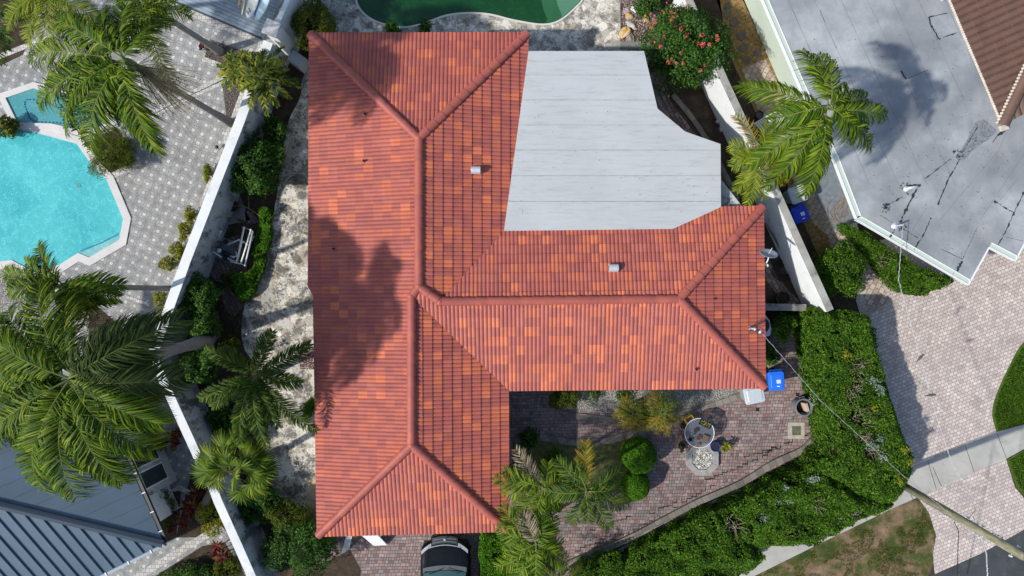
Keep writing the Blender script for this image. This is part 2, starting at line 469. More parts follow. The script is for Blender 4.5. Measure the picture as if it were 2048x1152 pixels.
# --- neighbour's patio on the left
pat = sheet('patio_paving', [(-600, -500), (640, -500), (560, 70), (495, 215), (440, 345), (340, 640), (318, 700), (350, 780), (405, 900), (450, 1005), (505, 1125), (560, 1300), (-600, 1300)], .020, 'octo', 0.02)
sheet('timber_deck_base', [(330, -60), (345, 0), (526, 78), (600, -110), (500, -200)], .03, 'coping', .01)
# planter soils in the patio
sheet('garden_bed', [(-60, -40), (60, -60), (75, 50), (45, 110), (-60, 160)], .026, 'soil', .006)
sheet('garden_bed', [(408, 118), (420, 78), (520, 115), (455, 250), (440, 135)], .026, 'lava', .006)
sheet('garden_bed', [(165, 290), (235, 255), (275, 330), (222, 352)], .026, 'soil', .006)
sheet('garden_bed', [(300, 985), (322, 965), (362, 985), (352, 1075), (318, 1092)], .026, 'soil', .006)
sheet('garden_bed', [(352, 1075), (372, 985), (385, 940), (425, 950), (470, 1080), (440, 1050), (405, 1075)], .026, 'soil', .006)
sheet('garden_bed', [(180, 600), (285, 690), (300, 900), (170, 860)], .026, 'soil', .006)
sheet('garden_bed', [(235, 1200), (405, 1092), (450, 1085), (520, 1200)], .026, 'soil', .006)
sheet('gravel_bed', [(-60, 545), (15, 540), (48, 575), (20, 628), (-60, 660)], .026, 'gravel', .006)
mb = MB()
for pts, wd in (([(200, 1200), (330, 1120), (405, 1075), (440, 1052)], .28), ([(408, 118), (432, 127), (525, 165)], .16), ([(345, 12), (430, 45), (524, 85), (486, 190), (420, 372), (345, 580)], .26),
                ([(295, 232), (360, 198), (455, 150)], .16), ([(300, 236), (365, 202), (460, 160)], .14), ([(300, 880), (330, 985), (360, 975), (380, 985)], .2), ([(225, 352), (282, 325)], .25),
                ([(-20, 660), (25, 640), (55, 605)], .2), ([(-30, 125), (60, 90), (110, 62)], .2), ([(245, 590), (300, 610)], .12)):
    strip(mb, W2(pts), wd, .01, .034)
mb.build('patio_border', M['border'])['kind'] = 'structure'
mb = MB(); strip(mb, W2([(297, 234.5), (362, 200.5), (458, 155)]), .03, .02, .037)
mb.build('drain_channel', plain('dark_drain_material', (.05, .05, .045)))['kind'] = 'structure'

# --- pools
def mat_water(name, c1, c2, caust=.5, scale=7, rough=.12):
    m = Mat(name, rough, .4)
    v = X(m.nt, m.vor(scale, 'DISTANCE_TO_EDGE', m.sc(m.rot(30), (1, .6, 1))))
    n = m.noise(3.0, 5, dist=1.5)
    f = m.noise(.45, 4)
    col = m.ramp(f, [(.32, c1), (.68, c2)])
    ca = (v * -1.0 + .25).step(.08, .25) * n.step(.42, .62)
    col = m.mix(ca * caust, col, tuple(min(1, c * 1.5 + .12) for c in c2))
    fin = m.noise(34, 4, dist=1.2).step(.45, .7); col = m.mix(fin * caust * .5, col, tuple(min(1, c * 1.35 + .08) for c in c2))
    m.base(col); m.bump(n, .25, .04); return m.m
M['pool'] = mat_water('turquoise_pool_water_material', (.040, .36, .39), (.095, .50, .51), .42, 17)
M['poolshallow'] = mat_water('shallow_pool_water_material', (.17, .42, .42), (.24, .50, .50), .3)
M['spa'] = mat_water('spa_water_material', (.06, .27, .29), (.10, .34, .35), .2)
M['green'] = mat_water('green_pool_water_material', (.004, .04, .011), (.010, .075, .02), .06, 5, .12)
M['green2'] = mat_water('green_pool_shallow_material', (.025, .11, .045), (.035, .14, .06), .05)
M['green3'] = mat_water('green_pool_step_material', (.08, .21, .12), (.10, .25, .15), .05)
pool = [(-300, 235), (60, 262), (155, 288), (185, 330), (215, 360), (248, 438), (240, 480), (180, 515), (158, 506), (120, 530), (68, 543), (25, 520), (-300, 560)]
def poolbuild(name, poly, mat, zw, cop, copz, copname='pool_coping', copmat='coping'):
    w_ = W2(poly)
    mb = MB(); mb.prism(w_, -.2, zw); o = mb.build(name, M[mat]); o['kind'] = 'structure'
    mb = MB(); ring_prism(mb, offset_poly(w_, cop), w_, 0, copz); c = mb.build(copname, M[copmat]); c['kind'] = 'structure'
poolbuild('pool_water', pool, 'pool', .030, .30, .065)
spa = [(14, 197), (70, 178), (205, 208), (222, 246), (170, 262), (105, 248), (38, 246)]
poolbuild('spa_water', spa, 'spa', .045, .24, .10)
mb = MB()
tl = catmull([(52, 200), (95, 205), (130, 222), (165, 218), (196, 226), (205, 238), (180, 252), (150, 250), (110, 245), (68, 242), (55, 225)], 6)
for i in range(0, len(tl) - 1, 1):
    a = Vector(P(*tl[i], .05)); b = Vector(P(*tl[i + 1], .05)); mb.box((a + b) / 2, (.07, .05, .012), rz=math.atan2((b - a).y, (b - a).x))
mb.build('spa_tile_line', plain('blue_tile_material', (.02, .08, .22), .3))['kind'] = 'structure'
sheet('pool_step', [(158, 508), (168, 503), (238, 472), (240, 481), (181, 515)], .036, 'poolshallow', .004)
mb = MB(); strip(mb, W2([(162, 502), (205, 485), (238, 468)]), .03, .03, .040)
mb.build('step_tile_line', plain('step_tile_material', (.03, .10, .25), .3))['kind'] = 'structure'
mb = MB(); c = P(157, 372, .034); mb.lathe((c.x, c.y, .034), [(.10, 0), (.09, .004), (0, .004)], 16); mb.build('pool_drain', plain('drain_cover_material', (.10, .30, .28), .5))['kind'] = 'structure'
# kidney pool
kid = catmull([(712, -10), (722, 18), (745, 38), (780, 50), (815, 53), (852, 44), (892, 30), (935, 25), (980, 28), (1030, 40), (1085, 48), (1118, 40), (1148, 16), (1165, -8), (1168, -70), (1050, -130), (900, -100), (760, -120), (708, -60)], 6)
sheet('pool_deck_stone', [(600, -400), (1242, -400), (1240, 84), (1292, 86), (1300, 150), (1060, 170), (600, 175), (645, 40)], .014, 'coral2', .01)
poolbuild('kidney_pool_water', kid, 'green', .02, .07, .045, 'kidney_pool_coping')
def arcstep(name, r, mat, z):
    c = P(1198, -22, 0); pts = []
    for i in range(40):
        a = R(120 + 150 * i / 39); q = c + Vector((math.cos(a) * r * .9, math.sin(a) * r, 0)); pts.append((q.x, q.y))
    # clip to pool with bmesh-free approach: intersect by scaling towards the centre inside the pool polygon
    kp = W2(kid)
    def inside(p):
        c_ = False
        for i in range(len(kp)):
            (x1, y1), (x2, y2) = kp[i], kp[i - 1]
            if (y1 > p[1]) != (y2 > p[1]) and p[0] < (x2 - x1) * (p[1] - y1) / (y2 - y1) + x1: c_ = not c_
        return c_
    arc = [p for p in pts if inside(p)]
    rim = [p for p in kp if (Vector(p) - c.xy).length < r * 1.02 and Vector(p).y < 12.4]
    rim.sort(key=lambda p: math.atan2(p[1] - (c.y + 1.2), p[0] - (c.x - 1.2)))
    rim = [offset_in(p, kp) for p in rim]
    arc.sort(key=lambda p: p[1]); rim.sort(key=lambda p: -p[1])
    # arc goes bottom->top, rim top->bottom
    mb = MB(); mb.prism(arc + rim, z - .004, z); o = mb.build(name, M[mat]); o['kind'] = 'structure'
def offset_in(p, kp):
    v = Vector(p); c = Vector((1.2, 11.6)); return tuple(v + (c - v).normalized() * .03)
arcstep('pool_step', 2.6, 'green2', .028); arcstep('pool_step', 1.95, 'green3', .034)
# --- our side patio, courtyard, drive
cor = catmull([(640, 140), (610, 160), (598, 200), (578, 240), (566, 300), (552, 400), (540, 450), (520, 525), (492, 600), (483, 655), (490, 700), (520, 745), (538, 830), (530, 900), (538, 960), (575, 1010), (640, 1050)], 4, False) + [(700, 1000), (700, 140)]
sheet('stone_patio', cor, .016, 'coral', .01)
sheet('gravel_bed', [(596, 700), (660, 690), (660, 740), (600, 738)], .022, 'redgravel', .006)
sheet('concrete_path', [(612, 955), (690, 950), (690, 1060), (614, 1070)], .022, plain('tan_slab_material', (.46, .37, .26), .9, var=.35, scale=3), .006)
for i, pts in enumerate(([(440, 480), (478, 470), (500, 560), (470, 575), (428, 560), (400, 520)], [(442, 580), (455, 572), (487, 612), (470, 632), (450, 622)], [(490, 420), (505, 425), (520, 445), (492, 450)])):
    sheet('brick_path', pts, .012, 'path', .006)
sheet('slab', [(440, 400), (480, 392), (500, 440), (455, 450)], .012, 'block', .006)
sheet('courtyard_paving', [(640, 1055), (1012, 1050), (1015, 790), (1020, 700), (1535, 700), (1545, 640), (1610, 640), (1602, 740), (1618, 820), (1636, 885), (1590, 915), (1500, 962), (1400, 1010), (1250, 1085), (1145, 1130), (1120, 1300), (640, 1300)], .014, 'court', .01)
sheet('garden_bed', [(1025, 880), (1070, 872), (1180, 882), (1262, 868), (1285, 900), (1290, 985), (1240, 1010), (1180, 985), (1110, 1010), (1025, 1040)], .022, mat_ground('sparse_grass_material', [(.35, (.09, .07, .035)), (.5, (.13, .14, .05)), (.65, (.17, .19, .07)), (.8, (.36, .33, .26))], 5, 8, .6, 40), .006)
sheet('garden_bed', [(640, 1130), (700, 1100), (722, 1140), (700, 1300), (500, 1300), (520, 1120)], .022, 'soil', .006)
sheet('garden_bed', [(958, 1060), (1030, 1060), (1110, 1130), (1110, 1300), (958, 1300)], .022, 'soil', .006)
mb = MB()
strip(mb, W2(catmull([(1030, 880), (1080, 874), (1150, 884), (1215, 880), (1262, 868), (1300, 862)], 6, False)), .26, .01, .06)
strip(mb, W2(catmull([(1120, 1030), (1180, 1012), (1235, 985), (1262, 960), (1268, 930)], 5, False)), .22, .01, .055)
strip(mb, W2(catmull([(1125, 828), (1215, 838), (1290, 840), (1380, 822), (1440, 805), (1500, 783)], 6, False)), .22, .01, .06)
mb.build('bed_edging', M['kerb'])['kind'] = 'structure'
sheet('gravel_bed', [(1130, 775), (1500, 775), (1440, 798), (1380, 813), (1290, 828), (1215, 826), (1128, 818)], .024, 'gravel', .006)
mb = MB(); strip(mb, W2(catmull([(1085, 1160), (1146, 1122), (1250, 1078), (1330, 1036), (1400, 1000), (1480, 965), (1545, 925), (1600, 900), (1622, 880)], 6, False)), .24, -.1, .16)
strip(mb, W2(catmull([(1150, 1142), (1250, 1092), (1330, 1050), (1405, 1012), (1480, 978)], 6, False)), .10, -.1, .09)
strip(mb, W2(catmull([(1632, 870), (1622, 835), (1606, 770), (1598, 720), (1605, 660)], 6, False)), .22, -.1, .05)
mb.build('courtyard_kerb', M['kerb'])['kind'] = 'structure'
sheet('garden_path', catmull([(1288, 150), (1298, 200), (1330, 250), (1375, 320), (1410, 400), (1455, 480), (1530, 560), (1600, 640), (1620, 640), (1612, 615), (1560, 560), (1520, 480), (1470, 400), (1432, 330), (1385, 260), (1340, 200), (1330, 150)], 4), .012, 'path', .008)
mb = MB()
strip(mb, W2(catmull([(1300, 160), (1320, 215), (1350, 262), (1390, 330), (1425, 410), (1470, 480)], 5, False)), .24, .0, .055)
strip(mb, W2(catmull([(1345, 190), (1375, 225), (1410, 275), (1440, 330), (1475, 400)], 5, False)), .2, .0, .055)
mb.build('path_edging', M['kerb'])['kind'] = 'structure'
# right side yard
sheet('leaf_litter', [(1430, -400), (1440, 0), (1455, 100), (1500, 200), (1570, 360), (1640, 520), (1700, 560), (1720, 480), (1560, 160), (1480, -50), (1300, -400)], .010, 'mulch', .01)
sheet('side_yard_paving', [(1484, 138), (1530, 118), (1575, 200), (1640, 340), (1690, 430), (1722, 500), (1760, 560), (1780, 600), (1738, 632), (1722, 575), (1668, 520), (1655, 470), (1625, 445), (1600, 380), (1545, 300), (1510, 205)], .018, 'sidepave', .01)
mb = MB()
for (a, b, r) in ((1453, 28, .19), (1468, 45, .19), (1483, 72, .20), (1487, 96, .2), (1515, 106, .18), (1493, 120, .18), (1460, 60, .16), (1456, 12, .17)):
    c = P(a, b); mb.prism([(c.x + r * math.cos(R(60 * k + a)), c.y + r * math.sin(R(60 * k + a))) for k in range(6)], 0, .03 + .001 * (a % 5))
mb.build('stepping_stone', plain('slate_stone_material', (.13, .105, .085), .9, var=.3))['kind'] = 'structure'
# street side
sheet('driveway', [(1720, 545), (1760, 480), (2300, 380), (2300, 700), (2048, 683), (2015, 740), (1990, 800), (1984, 830), (1993, 866), (1833, 934), (1790, 960), (1760, 850), (1740, 700), (1712, 600)], .016, 'drive', .01)
sheet('sidewalk', [(1400, 1160), (1530, 1095), (1640, 1035), (1780, 960), (1834, 931), (1993, 864), (2048, 849), (2400, 715), (2400, 770), (2048, 898), (2012, 918), (1791, 1014), (1640, 1087), (1509, 1152), (1400, 1210)], .020, 'sidewalk', .02)
sheet('driveway_apron', [(1835, 994), (2012, 918), (2030, 975), (2060, 1010), (2120, 1020), (1960, 1108), (1870, 1148), (1866, 1110), (1872, 1070), (1858, 1025)], .016, 'drive', .02)
sheet('street', [(1790, 1190), (1864, 1150), (1960, 1106), (2120, 1018), (2600, 800), (2600, 1500), (1700, 1500)], .006, 'asphalt', .02)
sheet('lawn_dry', catmull([(1791, 1014), (1832, 1000), (1860, 1030), (1873, 1075), (1866, 1130), (1830, 1175)], 5, False) + [(1780, 1200), (1700, 1260), (1400, 1260), (1420, 1195), (1509, 1152), (1640, 1087)], .014, 'drylawn', .02)
lawn1 = sheet('lawn', catmull([(2100, 660), (2048, 684), (2015, 740), (1991, 795), (1985, 830), (1993, 863)], 5, False) + [(2048, 847), (2200, 790), (2200, 660)], .030, 'lawn', .02)
sheet('lawn', [(2014, 919), (2048, 900), (2200, 835), (2200, 1000), (2062, 1008), (2034, 975)], .030, 'lawn', .02)
mb = MB()
for pts in ([(1865, 934), (1882, 972)], [(1993, 866), (2012, 916)], [(1802, 945), (1826, 1000)], [(1930, 892), (1948, 945)], [(1720, 992), (1735, 1045)], [(1855, 922), (1872, 978)]):
    strip(mb, W2(pts), .02, .015, .0225)
mb.build('sidewalk_joint', plain('joint_material', (.07, .065, .055)))['kind'] = 'structure'
mb = MB(); c = P(1592, 861); mb.box((c.x, c.y, .02), (.66, .66, .04)); 
o = mb.build('utility_pad', plain('pale_slab_material', (.42, .38, .32), .9, var=.25)); tag(o, 'square pale stone pad with a dark sunken square in the courtyard paving beside the hedge', 'ground pad')
mb = MB(); mb.box((c.x, c.y, .043), (.34, .36, .01)); mb.build('inset', plain('pad_soil_material', (.12, .13, .08), .95, var=.5), o)

rr = random.Random(31)
for (x0, y0, x1, y1) in ((1150, 1102, 1240, 1062), (1225, 1078, 1320, 1030), (1290, 1030, 1372, 992), (1345, 1015, 1430, 968), (1395, 968, 1470, 935), (1455, 945, 1545, 900), (1480, 915, 1560, 892), (1530, 905, 1600, 870), (1180, 1060, 1262, 1030), (1590, 875, 1628, 862)):
    n_ = 9; pts = []; x, y = x0, y0
    for i in range(n_):
        nx = x0 + (x1 - x0) * (i + 1) / n_; ny = y0 + (y1 - y0) * (i + 1) / n_ + rr.uniform(-3, 3); pts += [(x, y), (nx, y)]; x, y = nx, ny
    mb = MB(); w_ = W2(pts); rr2 = rr.random()
    for a, b in zip(w_[:-1], w_[1:]):
        if abs(a[1] - b[1]) > 1e-6 or rr.random() < .75:
            t_ = rr.uniform(.035, .085); x_, y_ = (a[0] + b[0]) / 2, (a[1] + b[1]) / 2; mb.box((x_, y_, .013), (abs(a[0] - b[0]) + t_ * .4, abs(a[1] - b[1]) + t_ * .6, .012))
    o = mb.build('paving_crack', M.setdefault('crack', plain('crack_shadow_material', (.025, .02, .018), .95))); o['kind'] = 'structure'
for (px, py) in ((1595, 789), (1515, 819)):
    c = P(px, py); mb = MB(); mb.box((c.x, c.y, .012), (.14, .14, .012)); mb.build('paving_gap', M['crack'])['kind'] = 'structure'

# ================================================================ TILED ROOFS
def tile_mats(nm, cols, rough=.55):
    out = []
    for i, c in enumerate(cols):
        m = Mat('%s_tile_material_%d' % (nm, i), rough, .35)
        col = m.vary(m.mix(0.0, c, c), 3.0, .88, 1.12); col = m.vary(col, 60, .88, 1.12)
        gr = m.noise(1.1, 6, vec=m.rot(30, (1, 2, 0)), rough=.7).step(.55, .8)
        col = m.mix(gr * .22, col, tuple(x * .6 for x in c))
        pale = m.noise(2.0, 7, vec=m.rot(0, (8, 8, 0)), rough=.75).step(.58, .8); col = m.mix(pale * .16, col, (.48, .29, .24))
        m.base(col); out.append(m.m)
    return out
RED = tile_mats('red', [(.375, .100, .077), (.41, .110, .078), (.35, .095, .075), (.49, .133, .072), (.57, .158, .078), (.42, .118, .088), (.45, .120, .074)])
BRN = tile_mats('brown', [(.135, .078, .058), (.14, .081, .060), (.13, .075, .056), (.142, .083, .061), (.146, .086, .063), (.14, .08, .06), (.135, .079, .058)])
def pick_tile(rr, w=.25):
    r = rr.random()
    if r < w: return 3 if rr.random() < .5 else 4 if rr.random() < .5 else 6
    r = rr.random()
    return 0 if r < .34 else 1 if r < .58 else 2 if r < .78 else 5 if r < .93 else 6
def tile_plane(mb, A, B, pitch, polys, ze, seed=0, orange=.25, bw=.143, course=.335, amp=.032, rise=.032):
    """A->B eave line (xy), roof rising to the left of A->B. polys: convex xy polygons to keep."""
    A = Vector(A[:2]); B = Vector(B[:2]); u = (B - A).normalized(); v = Vector((-u.y, u.x))
    rr = random.Random(seed); S = 6
    cols = {}
    for poly in polys:
        us = [(Vector(p) - A).dot(u) for p in poly]; vs_ = [(Vector(p) - A).dot(v) for p in poly]
        i0 = math.floor(min(us) / bw) - 1; i1 = math.ceil(max(us) / bw) + 1
        j0 = math.floor(min(vs_) / course); j1 = math.ceil(max(vs_) / course)
        bm = bmesh.new()
        for j in range(j0, j1):
            lo = []; hi = []; top = []
            for i in range(i0, i1):
                for s in range(S):
                    t = s / S; hh = amp * max(0.0, math.sin(math.pi * t)) ** .75
                    uu = (i + t) * bw
                    for lst, vv, up in ((lo, j * course, rise), (hi, (j + 1) * course, 0.0), (top, (j + 1) * course, rise)):
                        p = A + u * uu + v * vv
                        lst.append(bm.verts.new((p.x, p.y, ze + pitch * vv + hh + up)))
            for k in range(len(lo) - 1):
                i = i0 + k // S; key = (i // 2, j)
                if key not in cols: cols[key] = pick_tile(rr, orange)
                f = bm.faces.new((lo[k], lo[k + 1], hi[k + 1], hi[k])); f.material_index = cols[key]; f.smooth = True
                f = bm.faces.new((hi[k], hi[k + 1], top[k + 1], top[k])); f.material_index = cols[key]
            if j == j0:
                bot = [bm.verts.new((q.co.x, q.co.y, q.co.z - rise - (q.co.z - ze - pitch * j * course - rise) - .02)) for q in lo]
                for k in range(len(lo) - 1):
                    f = bm.faces.new((bot[k], bot[k + 1], lo[k + 1], lo[k])); f.material_index = 0
        n = len(poly); a = sum(poly[i][0] * poly[(i + 1) % n][1] - poly[(i + 1) % n][0] * poly[i][1] for i in range(n))
        pp = poly if a > 0 else list(reversed(poly))
        for i in range(n):
            p = Vector(pp[i]); q = Vector(pp[(i + 1) % n]); d = q - p
            if d.length < 1e-4: continue
            bmesh.ops.bisect_plane(bm, geom=bm.verts[:] + bm.edges[:] + bm.faces[:], plane_co=(p.x, p.y, 0), plane_no=(d.y, -d.x, 0), clear_outer=True)
        bm.verts.index_update(); b = len(mb.v)
        mb.v += [tuple(q.co) for q in bm.verts]
        for f in bm.faces:
            mb.f.append(tuple(b + q.index for q in f.verts)); mb.m.append(f.material_index)
        bm.free()
def ridge_line(name, p, q, parent, mats, r=.138, seg=.40, lap=.022, top=0.0, mi=None):
    """half round capping tiles from p (low) to q (high)"""
    p = Vector(p); q = Vector(q); d = q - p; L = d.length; d.normalize()
    a = d.cross(Vector((0, 0, 1))).normalized(); b = a.cross(d).normalized()
    n = max(1, round(L / seg)); mb = MB(); rr = random.Random(int(abs(p.x * 100 + q.y * 10)))
    for i in range(n):
        s0 = p + d * (L * i / n - .02); s1 = p + d * (L * (i + 1) / n + .02)
        rings = []
        for (c, rad) in ((s0, r + lap), (s1, r)):
            rings.append([c + a * (math.cos(t) * rad) + b * (math.sin(t) * rad * .85 + top) for t in [math.pi * k / 10 for k in range(11)]])
        inner = [s0 + a * (math.cos(t) * r * .9) + b * (math.sin(t) * r * .76 + top) for t in [math.pi * k / 10 for k in range(11)]]
        m_ = rr.choice([0, 0, 1, 2]) if mi is None else mi
        vs = rings[0] + rings[1] + [q.copy() for q in rings[0]] + inner
        fs = [(k, k + 1, 11 + k + 1, 11 + k) for k in range(10)] + [(22 + k + 1, 22 + k, 33 + k, 33 + k + 1) for k in range(10)]
        mb.add(vs, fs, m_)
        if i:   # dark band on the cap joint paints the step shade below the lip
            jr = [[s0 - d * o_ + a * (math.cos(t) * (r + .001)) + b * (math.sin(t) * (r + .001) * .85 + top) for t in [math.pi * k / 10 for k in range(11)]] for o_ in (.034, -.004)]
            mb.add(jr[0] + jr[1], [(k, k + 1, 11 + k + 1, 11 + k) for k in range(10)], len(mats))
    o = mb.build(name, list(mats) + [M.setdefault('capjointshade', plain('cap_joint_shade_material', (.07, .022, .018), .9, var=.2))], parent, smooth=False)
    for pl in o.data.polygons: pl.use_smooth = True
    return o

house = thing('tiled_house', 'L-shaped house with red and orange barrel tile hip roof and a flat grey terrace roof', 'house', (0, 0, 0))
ZE = 2.72
def XY(px, py, z=ZE): return tuple(P(px, py, z)[:2])
eNW, eNE, eSW, eSE = XY(618, 66), XY(1057, 65), XY(634, 1073), XY(1019, 1063)
cIn = XY(1018, 782); eE1 = XY(1531, 777); eE0 = XY(1527, 411)
def dist(p, A, B):
    A = Vector(A); B = Vector(B); u = (B - A).normalized(); v = Vector((-u.y, u.x)); return (Vector(p) - A).dot(v)
PW = .25
def on_w(px, py):       # point of the image lying on the west slope
    z = 3.8
    for _ in range(12):
        p = P(px, py, z); z = ZE + PW * -dist(p[:2], eSW, eNW)
    return Vector(P(px, py, z))
aN = on_w(838, 277); j1 = on_w(838, 573); j2 = on_w(823, 592); aS = on_w(823, 890)
zE = aN.z - .12
e0 = P(880, 603, zE); e1 = P(1358, 598, zE)
def pitch_for(A, B, p): return (p.z - ZE) / dist(p[:2], A, B)
def xy(p): return (p[0], p[1])
def ext(a, b, t):   # extend a->b
    a = Vector(a[:2]); b = Vector(b[:2]); return tuple(b + (b - a).normalized() * t)
mb = MB()
tile_plane(mb, eNW, eSW, PW, [[eNW, xy(aN), xy(j1), xy(j2), xy(aS), eSW]] if False else [[eNW, xy(aN), xy(j1), (eNW[0] - .05, j1.y)], [(eNW[0] - .05, j1.y), xy(j1), xy(j2), (eSW[0] - .15, j2.y)], [(eSW[0] - .15, j2.y), xy(j2), xy(aS), eSW]], ZE, 1, .13)
tile_plane(mb, eNE, eNW, pitch_for(eNE, eNW, aN), [[eNE, xy(aN), eNW]], ZE, 2, .16)
# north-east slope, down to the flat terrace roof
EA, EB = XY(1057, 900), XY(1057, 60)
pNE = pitch_for(EA, EB, aN)
def on_ne(px, py):
    z = 3.2
    for _ in range(12):
        p = P(px, py, z); z = ZE + pNE * dist(p[:2], EA, EB)
    return Vector(P(px, py, z))
fA = on_ne(1057, 103); fB = on_ne(1008, 462); vN = P(885, 598, zE - .05)
tile_plane(mb, EA, EB, pNE, [[eNE, xy(fA), xy(fB), xy(aN)], [xy(aN), xy(fB), xy(j1)], [xy(j1), xy(fB), xy(e0)]], ZE, 3, .30)
# east wing north slope
pEN = pitch_for(eE0, (eE0[0] - 3, XY(1442, 413)[1]), e1)
NA, NB = eE0, (eE0[0] - 3, XY(1442, 413)[1])
def on_en(px, py):
    z = 3.2
    for _ in range(12):
        p = P(px, py, z); z = ZE + pEN * dist(p[:2], NA, NB)
    return Vector(P(px, py, z))
g1 = on_en(1442, 413); g2 = on_en(1392, 437); g3 = on_en(1345, 458); g4 = on_en(1009, 461)
tile_plane(mb, NA, NB, pEN, [[eE0, xy(e1), xy(g2), xy(g1)], [xy(g2), xy(e1), xy(g3)], [xy(g3), xy(e1), xy(e0)], [xy(g3), xy(e0), xy(g4)]], ZE, 4)
tile_plane(mb, cIn, eE1, pitch_for(cIn, eE1, e1), [[cIn, eE1, xy(e1), xy(e0)], [cIn, xy(e0), xy(j1)], [cIn, xy(j1), xy(j2)]], ZE, 5)
tile_plane(mb, eE1, eE0, pitch_for(eE1, eE0, e1), [[eE1, eE0, xy(e1)]], ZE, 6)
tile_plane(mb, eSE, cIn, pitch_for(eSE, cIn, aS), [[eSE, cIn, xy(j2), xy(aS)]], ZE, 7)
tile_plane(mb, eSW, eSE, pitch_for(eSW, eSE, aS), [[eSW, eSE, xy(aS)]], ZE, 8)
roof = mb.build('tile_roof', RED, house)
Vz = lambda p, z=ZE + .02: Vector((p[0], p[1], z))
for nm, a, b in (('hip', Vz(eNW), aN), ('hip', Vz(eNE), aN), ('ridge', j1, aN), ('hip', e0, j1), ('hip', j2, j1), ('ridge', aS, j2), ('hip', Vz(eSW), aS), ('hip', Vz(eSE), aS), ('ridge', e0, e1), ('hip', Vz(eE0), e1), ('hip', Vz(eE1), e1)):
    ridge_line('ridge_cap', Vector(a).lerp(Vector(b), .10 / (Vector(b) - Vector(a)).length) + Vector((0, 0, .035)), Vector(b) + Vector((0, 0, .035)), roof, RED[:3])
for q in (aN, j1, j2, aS, e0, e1):
    mb = MB(); mb.lathe(q + Vector((0, 0, -.02)), [(.165, 0), (.155, .09), (.10, .155), (0, .18)], 14); mb.build('ridge_joint', RED[1], roof, smooth=True)
# valley flashing
mb = MB()
for a, b in ((g4, e0 - Vector((0, 0, .05))), (Vz(cIn), j2 - Vector((0, 0, .05)))):
    d = (Vector(b) - Vector(a)).normalized(); s = d.cross(Vector((0, 0, 1))).normalized() * .05
    mb.add([a + s + Vector((0, 0, -.0)), b + s, b - s, a - s], [(0, 1, 2, 3)])
mb.build('valley_flashing', plain('dark_valley_material', (.05, .025, .02)), roof)
# soffit deck & fascia
def outline(off):
    return offset_poly([eNW, eSW, eSE, cIn, eE1, eE0, XY(1442, 413), XY(1345, 457), XY(1009, 461), XY(1057, 103), eNE], off)
ol = outline(-.06)
mb = MB(); mb.prism(ol, ZE - .22, ZE - .04); mb.build('fascia', plain('white_trim_material', (.62, .60, .57)), house)
walls_ = offset_poly([eNW, eSW, eSE, cIn, eE1, eE0, XY(1440, 300), XY(1320, 230), XY(1290, 110), XY(1057, 103), eNE], -.55)
mb = MB(); mb.prism(walls_, 0, ZE - .22); wall = mb.build('wall', M['wallpaint'], house)
# windows and door openings on the walls
def wallwin(parent, a, b, z0, z1, fm, gm, t0=.3, t1=.6):
    a = Vector(a); b = Vector(b); d = (b - a); L = d.length; d.normalize(); n = Vector((d.y, -d.x))
    c = a + d * L * (t0 + t1) / 2; wd = L * (t1 - t0); an = math.atan2(d.y, d.x)
    f = MB(); f.box((c.x + n.x * .01, c.y + n.y * .01, (z0 + z1) / 2), (wd + .12, .08, z1 - z0 + .12), rz=an)
    fo = f.build('window', fm, parent)
    g = MB(); g.box((c.x + n.x * .055, c.y + n.y * .055, (z0 + z1) / 2), (wd, .02, z1 - z0), rz=an)
    g.build('pane', gm, fo)
M['glass'] = plain('window_glass_material', (.02, .03, .035), .08, .6)
M['white'] = plain('white_metal_material', (.76, .77, .76), .45, .4, var=.06)
n_ = len(walls_)
area = sum(walls_[i][0] * walls_[(i + 1) % n_][1] - walls_[(i + 1) % n_][0] * walls_[i][1] for i in range(n_))
for i, (t0, t1) in ((0, (.2, .3)), (0, (.6, .7)), (2, (.3, .5)), (3, (.2, .4)), (3, (.6, .8)), (4, (.3, .5)), (10, (.3, .6))):
    a, b = walls_[i], walls_[(i + 1) % n_]
    if area < 0: a, b = b, a
    wallwin(wall, a, b, .9, 2.0, M['white'], M['glass'], t0, t1)
# flat terrace roof
def mat_flat():
    m = Mat('flat_roof_membrane_material', .65, .3)
    x, y, z = m.xy(m.pos())
    c = m.mix(0.0, (.47, .49, .49), (.47, .49, .49))
    c = m.vary(c, .5, .93, 1.07)
    st = m.noise(1.0, 7, vec=m.sc(m.pos(), (.8, 7.0, 1)), rough=.75)
    band = ((y / .9145 + .18).fract())
    low = band.step(.0, .45) * (band * -1.0 + 1.0).step(.0, .5)
    c = m.mix(st.step(.46, .74) * .55, c, (.30, .32, .32))
    n2 = m.noise(.5, 3, vec=m.rot(0, (9, 4, 0))).step(.5, .62)
    st2 = m.noise(2.0, 6, vec=m.sc(m.pos(), (.7, 9.0, 1)), rough=.7).step(.55, .7)
    c = m.mix(st2 * n2 * .5, c, (.20, .215, .21))
    c = m.vary(c, 45, .95, 1.05)
    m.base(c); m.bump(m.noise(30, 3), .08, .01); return m.m
M['flat'] = mat_flat()
h0 = P(1057, 102, ZE + .06); h1 = fB + Vector((0, 0, .06)); h2 = g3 + Vector((0, 0, .06))
pn = (h1 - h0).cross(h2 - h0).normalized()
def on_flat(px, py):
    z = 2.9
    for _ in range(10):
        p = P(px, py, z); z = h0.z - (pn.x * (p.x - h0.x) + pn.y * (p.y - h0.y)) / pn.z
    return P(px, py, z)
h2b = on_flat(1392, 437); h3 = on_flat(1442, 414); h4 = on_flat(1441, 288); h5 = on_flat(1370, 263); h6 = on_flat(1315, 217); h7 = on_flat(1288, 102)
fp = [h0, h1, h2, h2b, h3, h4, h5, h6, h7]
bm = bmesh.new(); vs = [bm.verts.new(p) for p in fp]
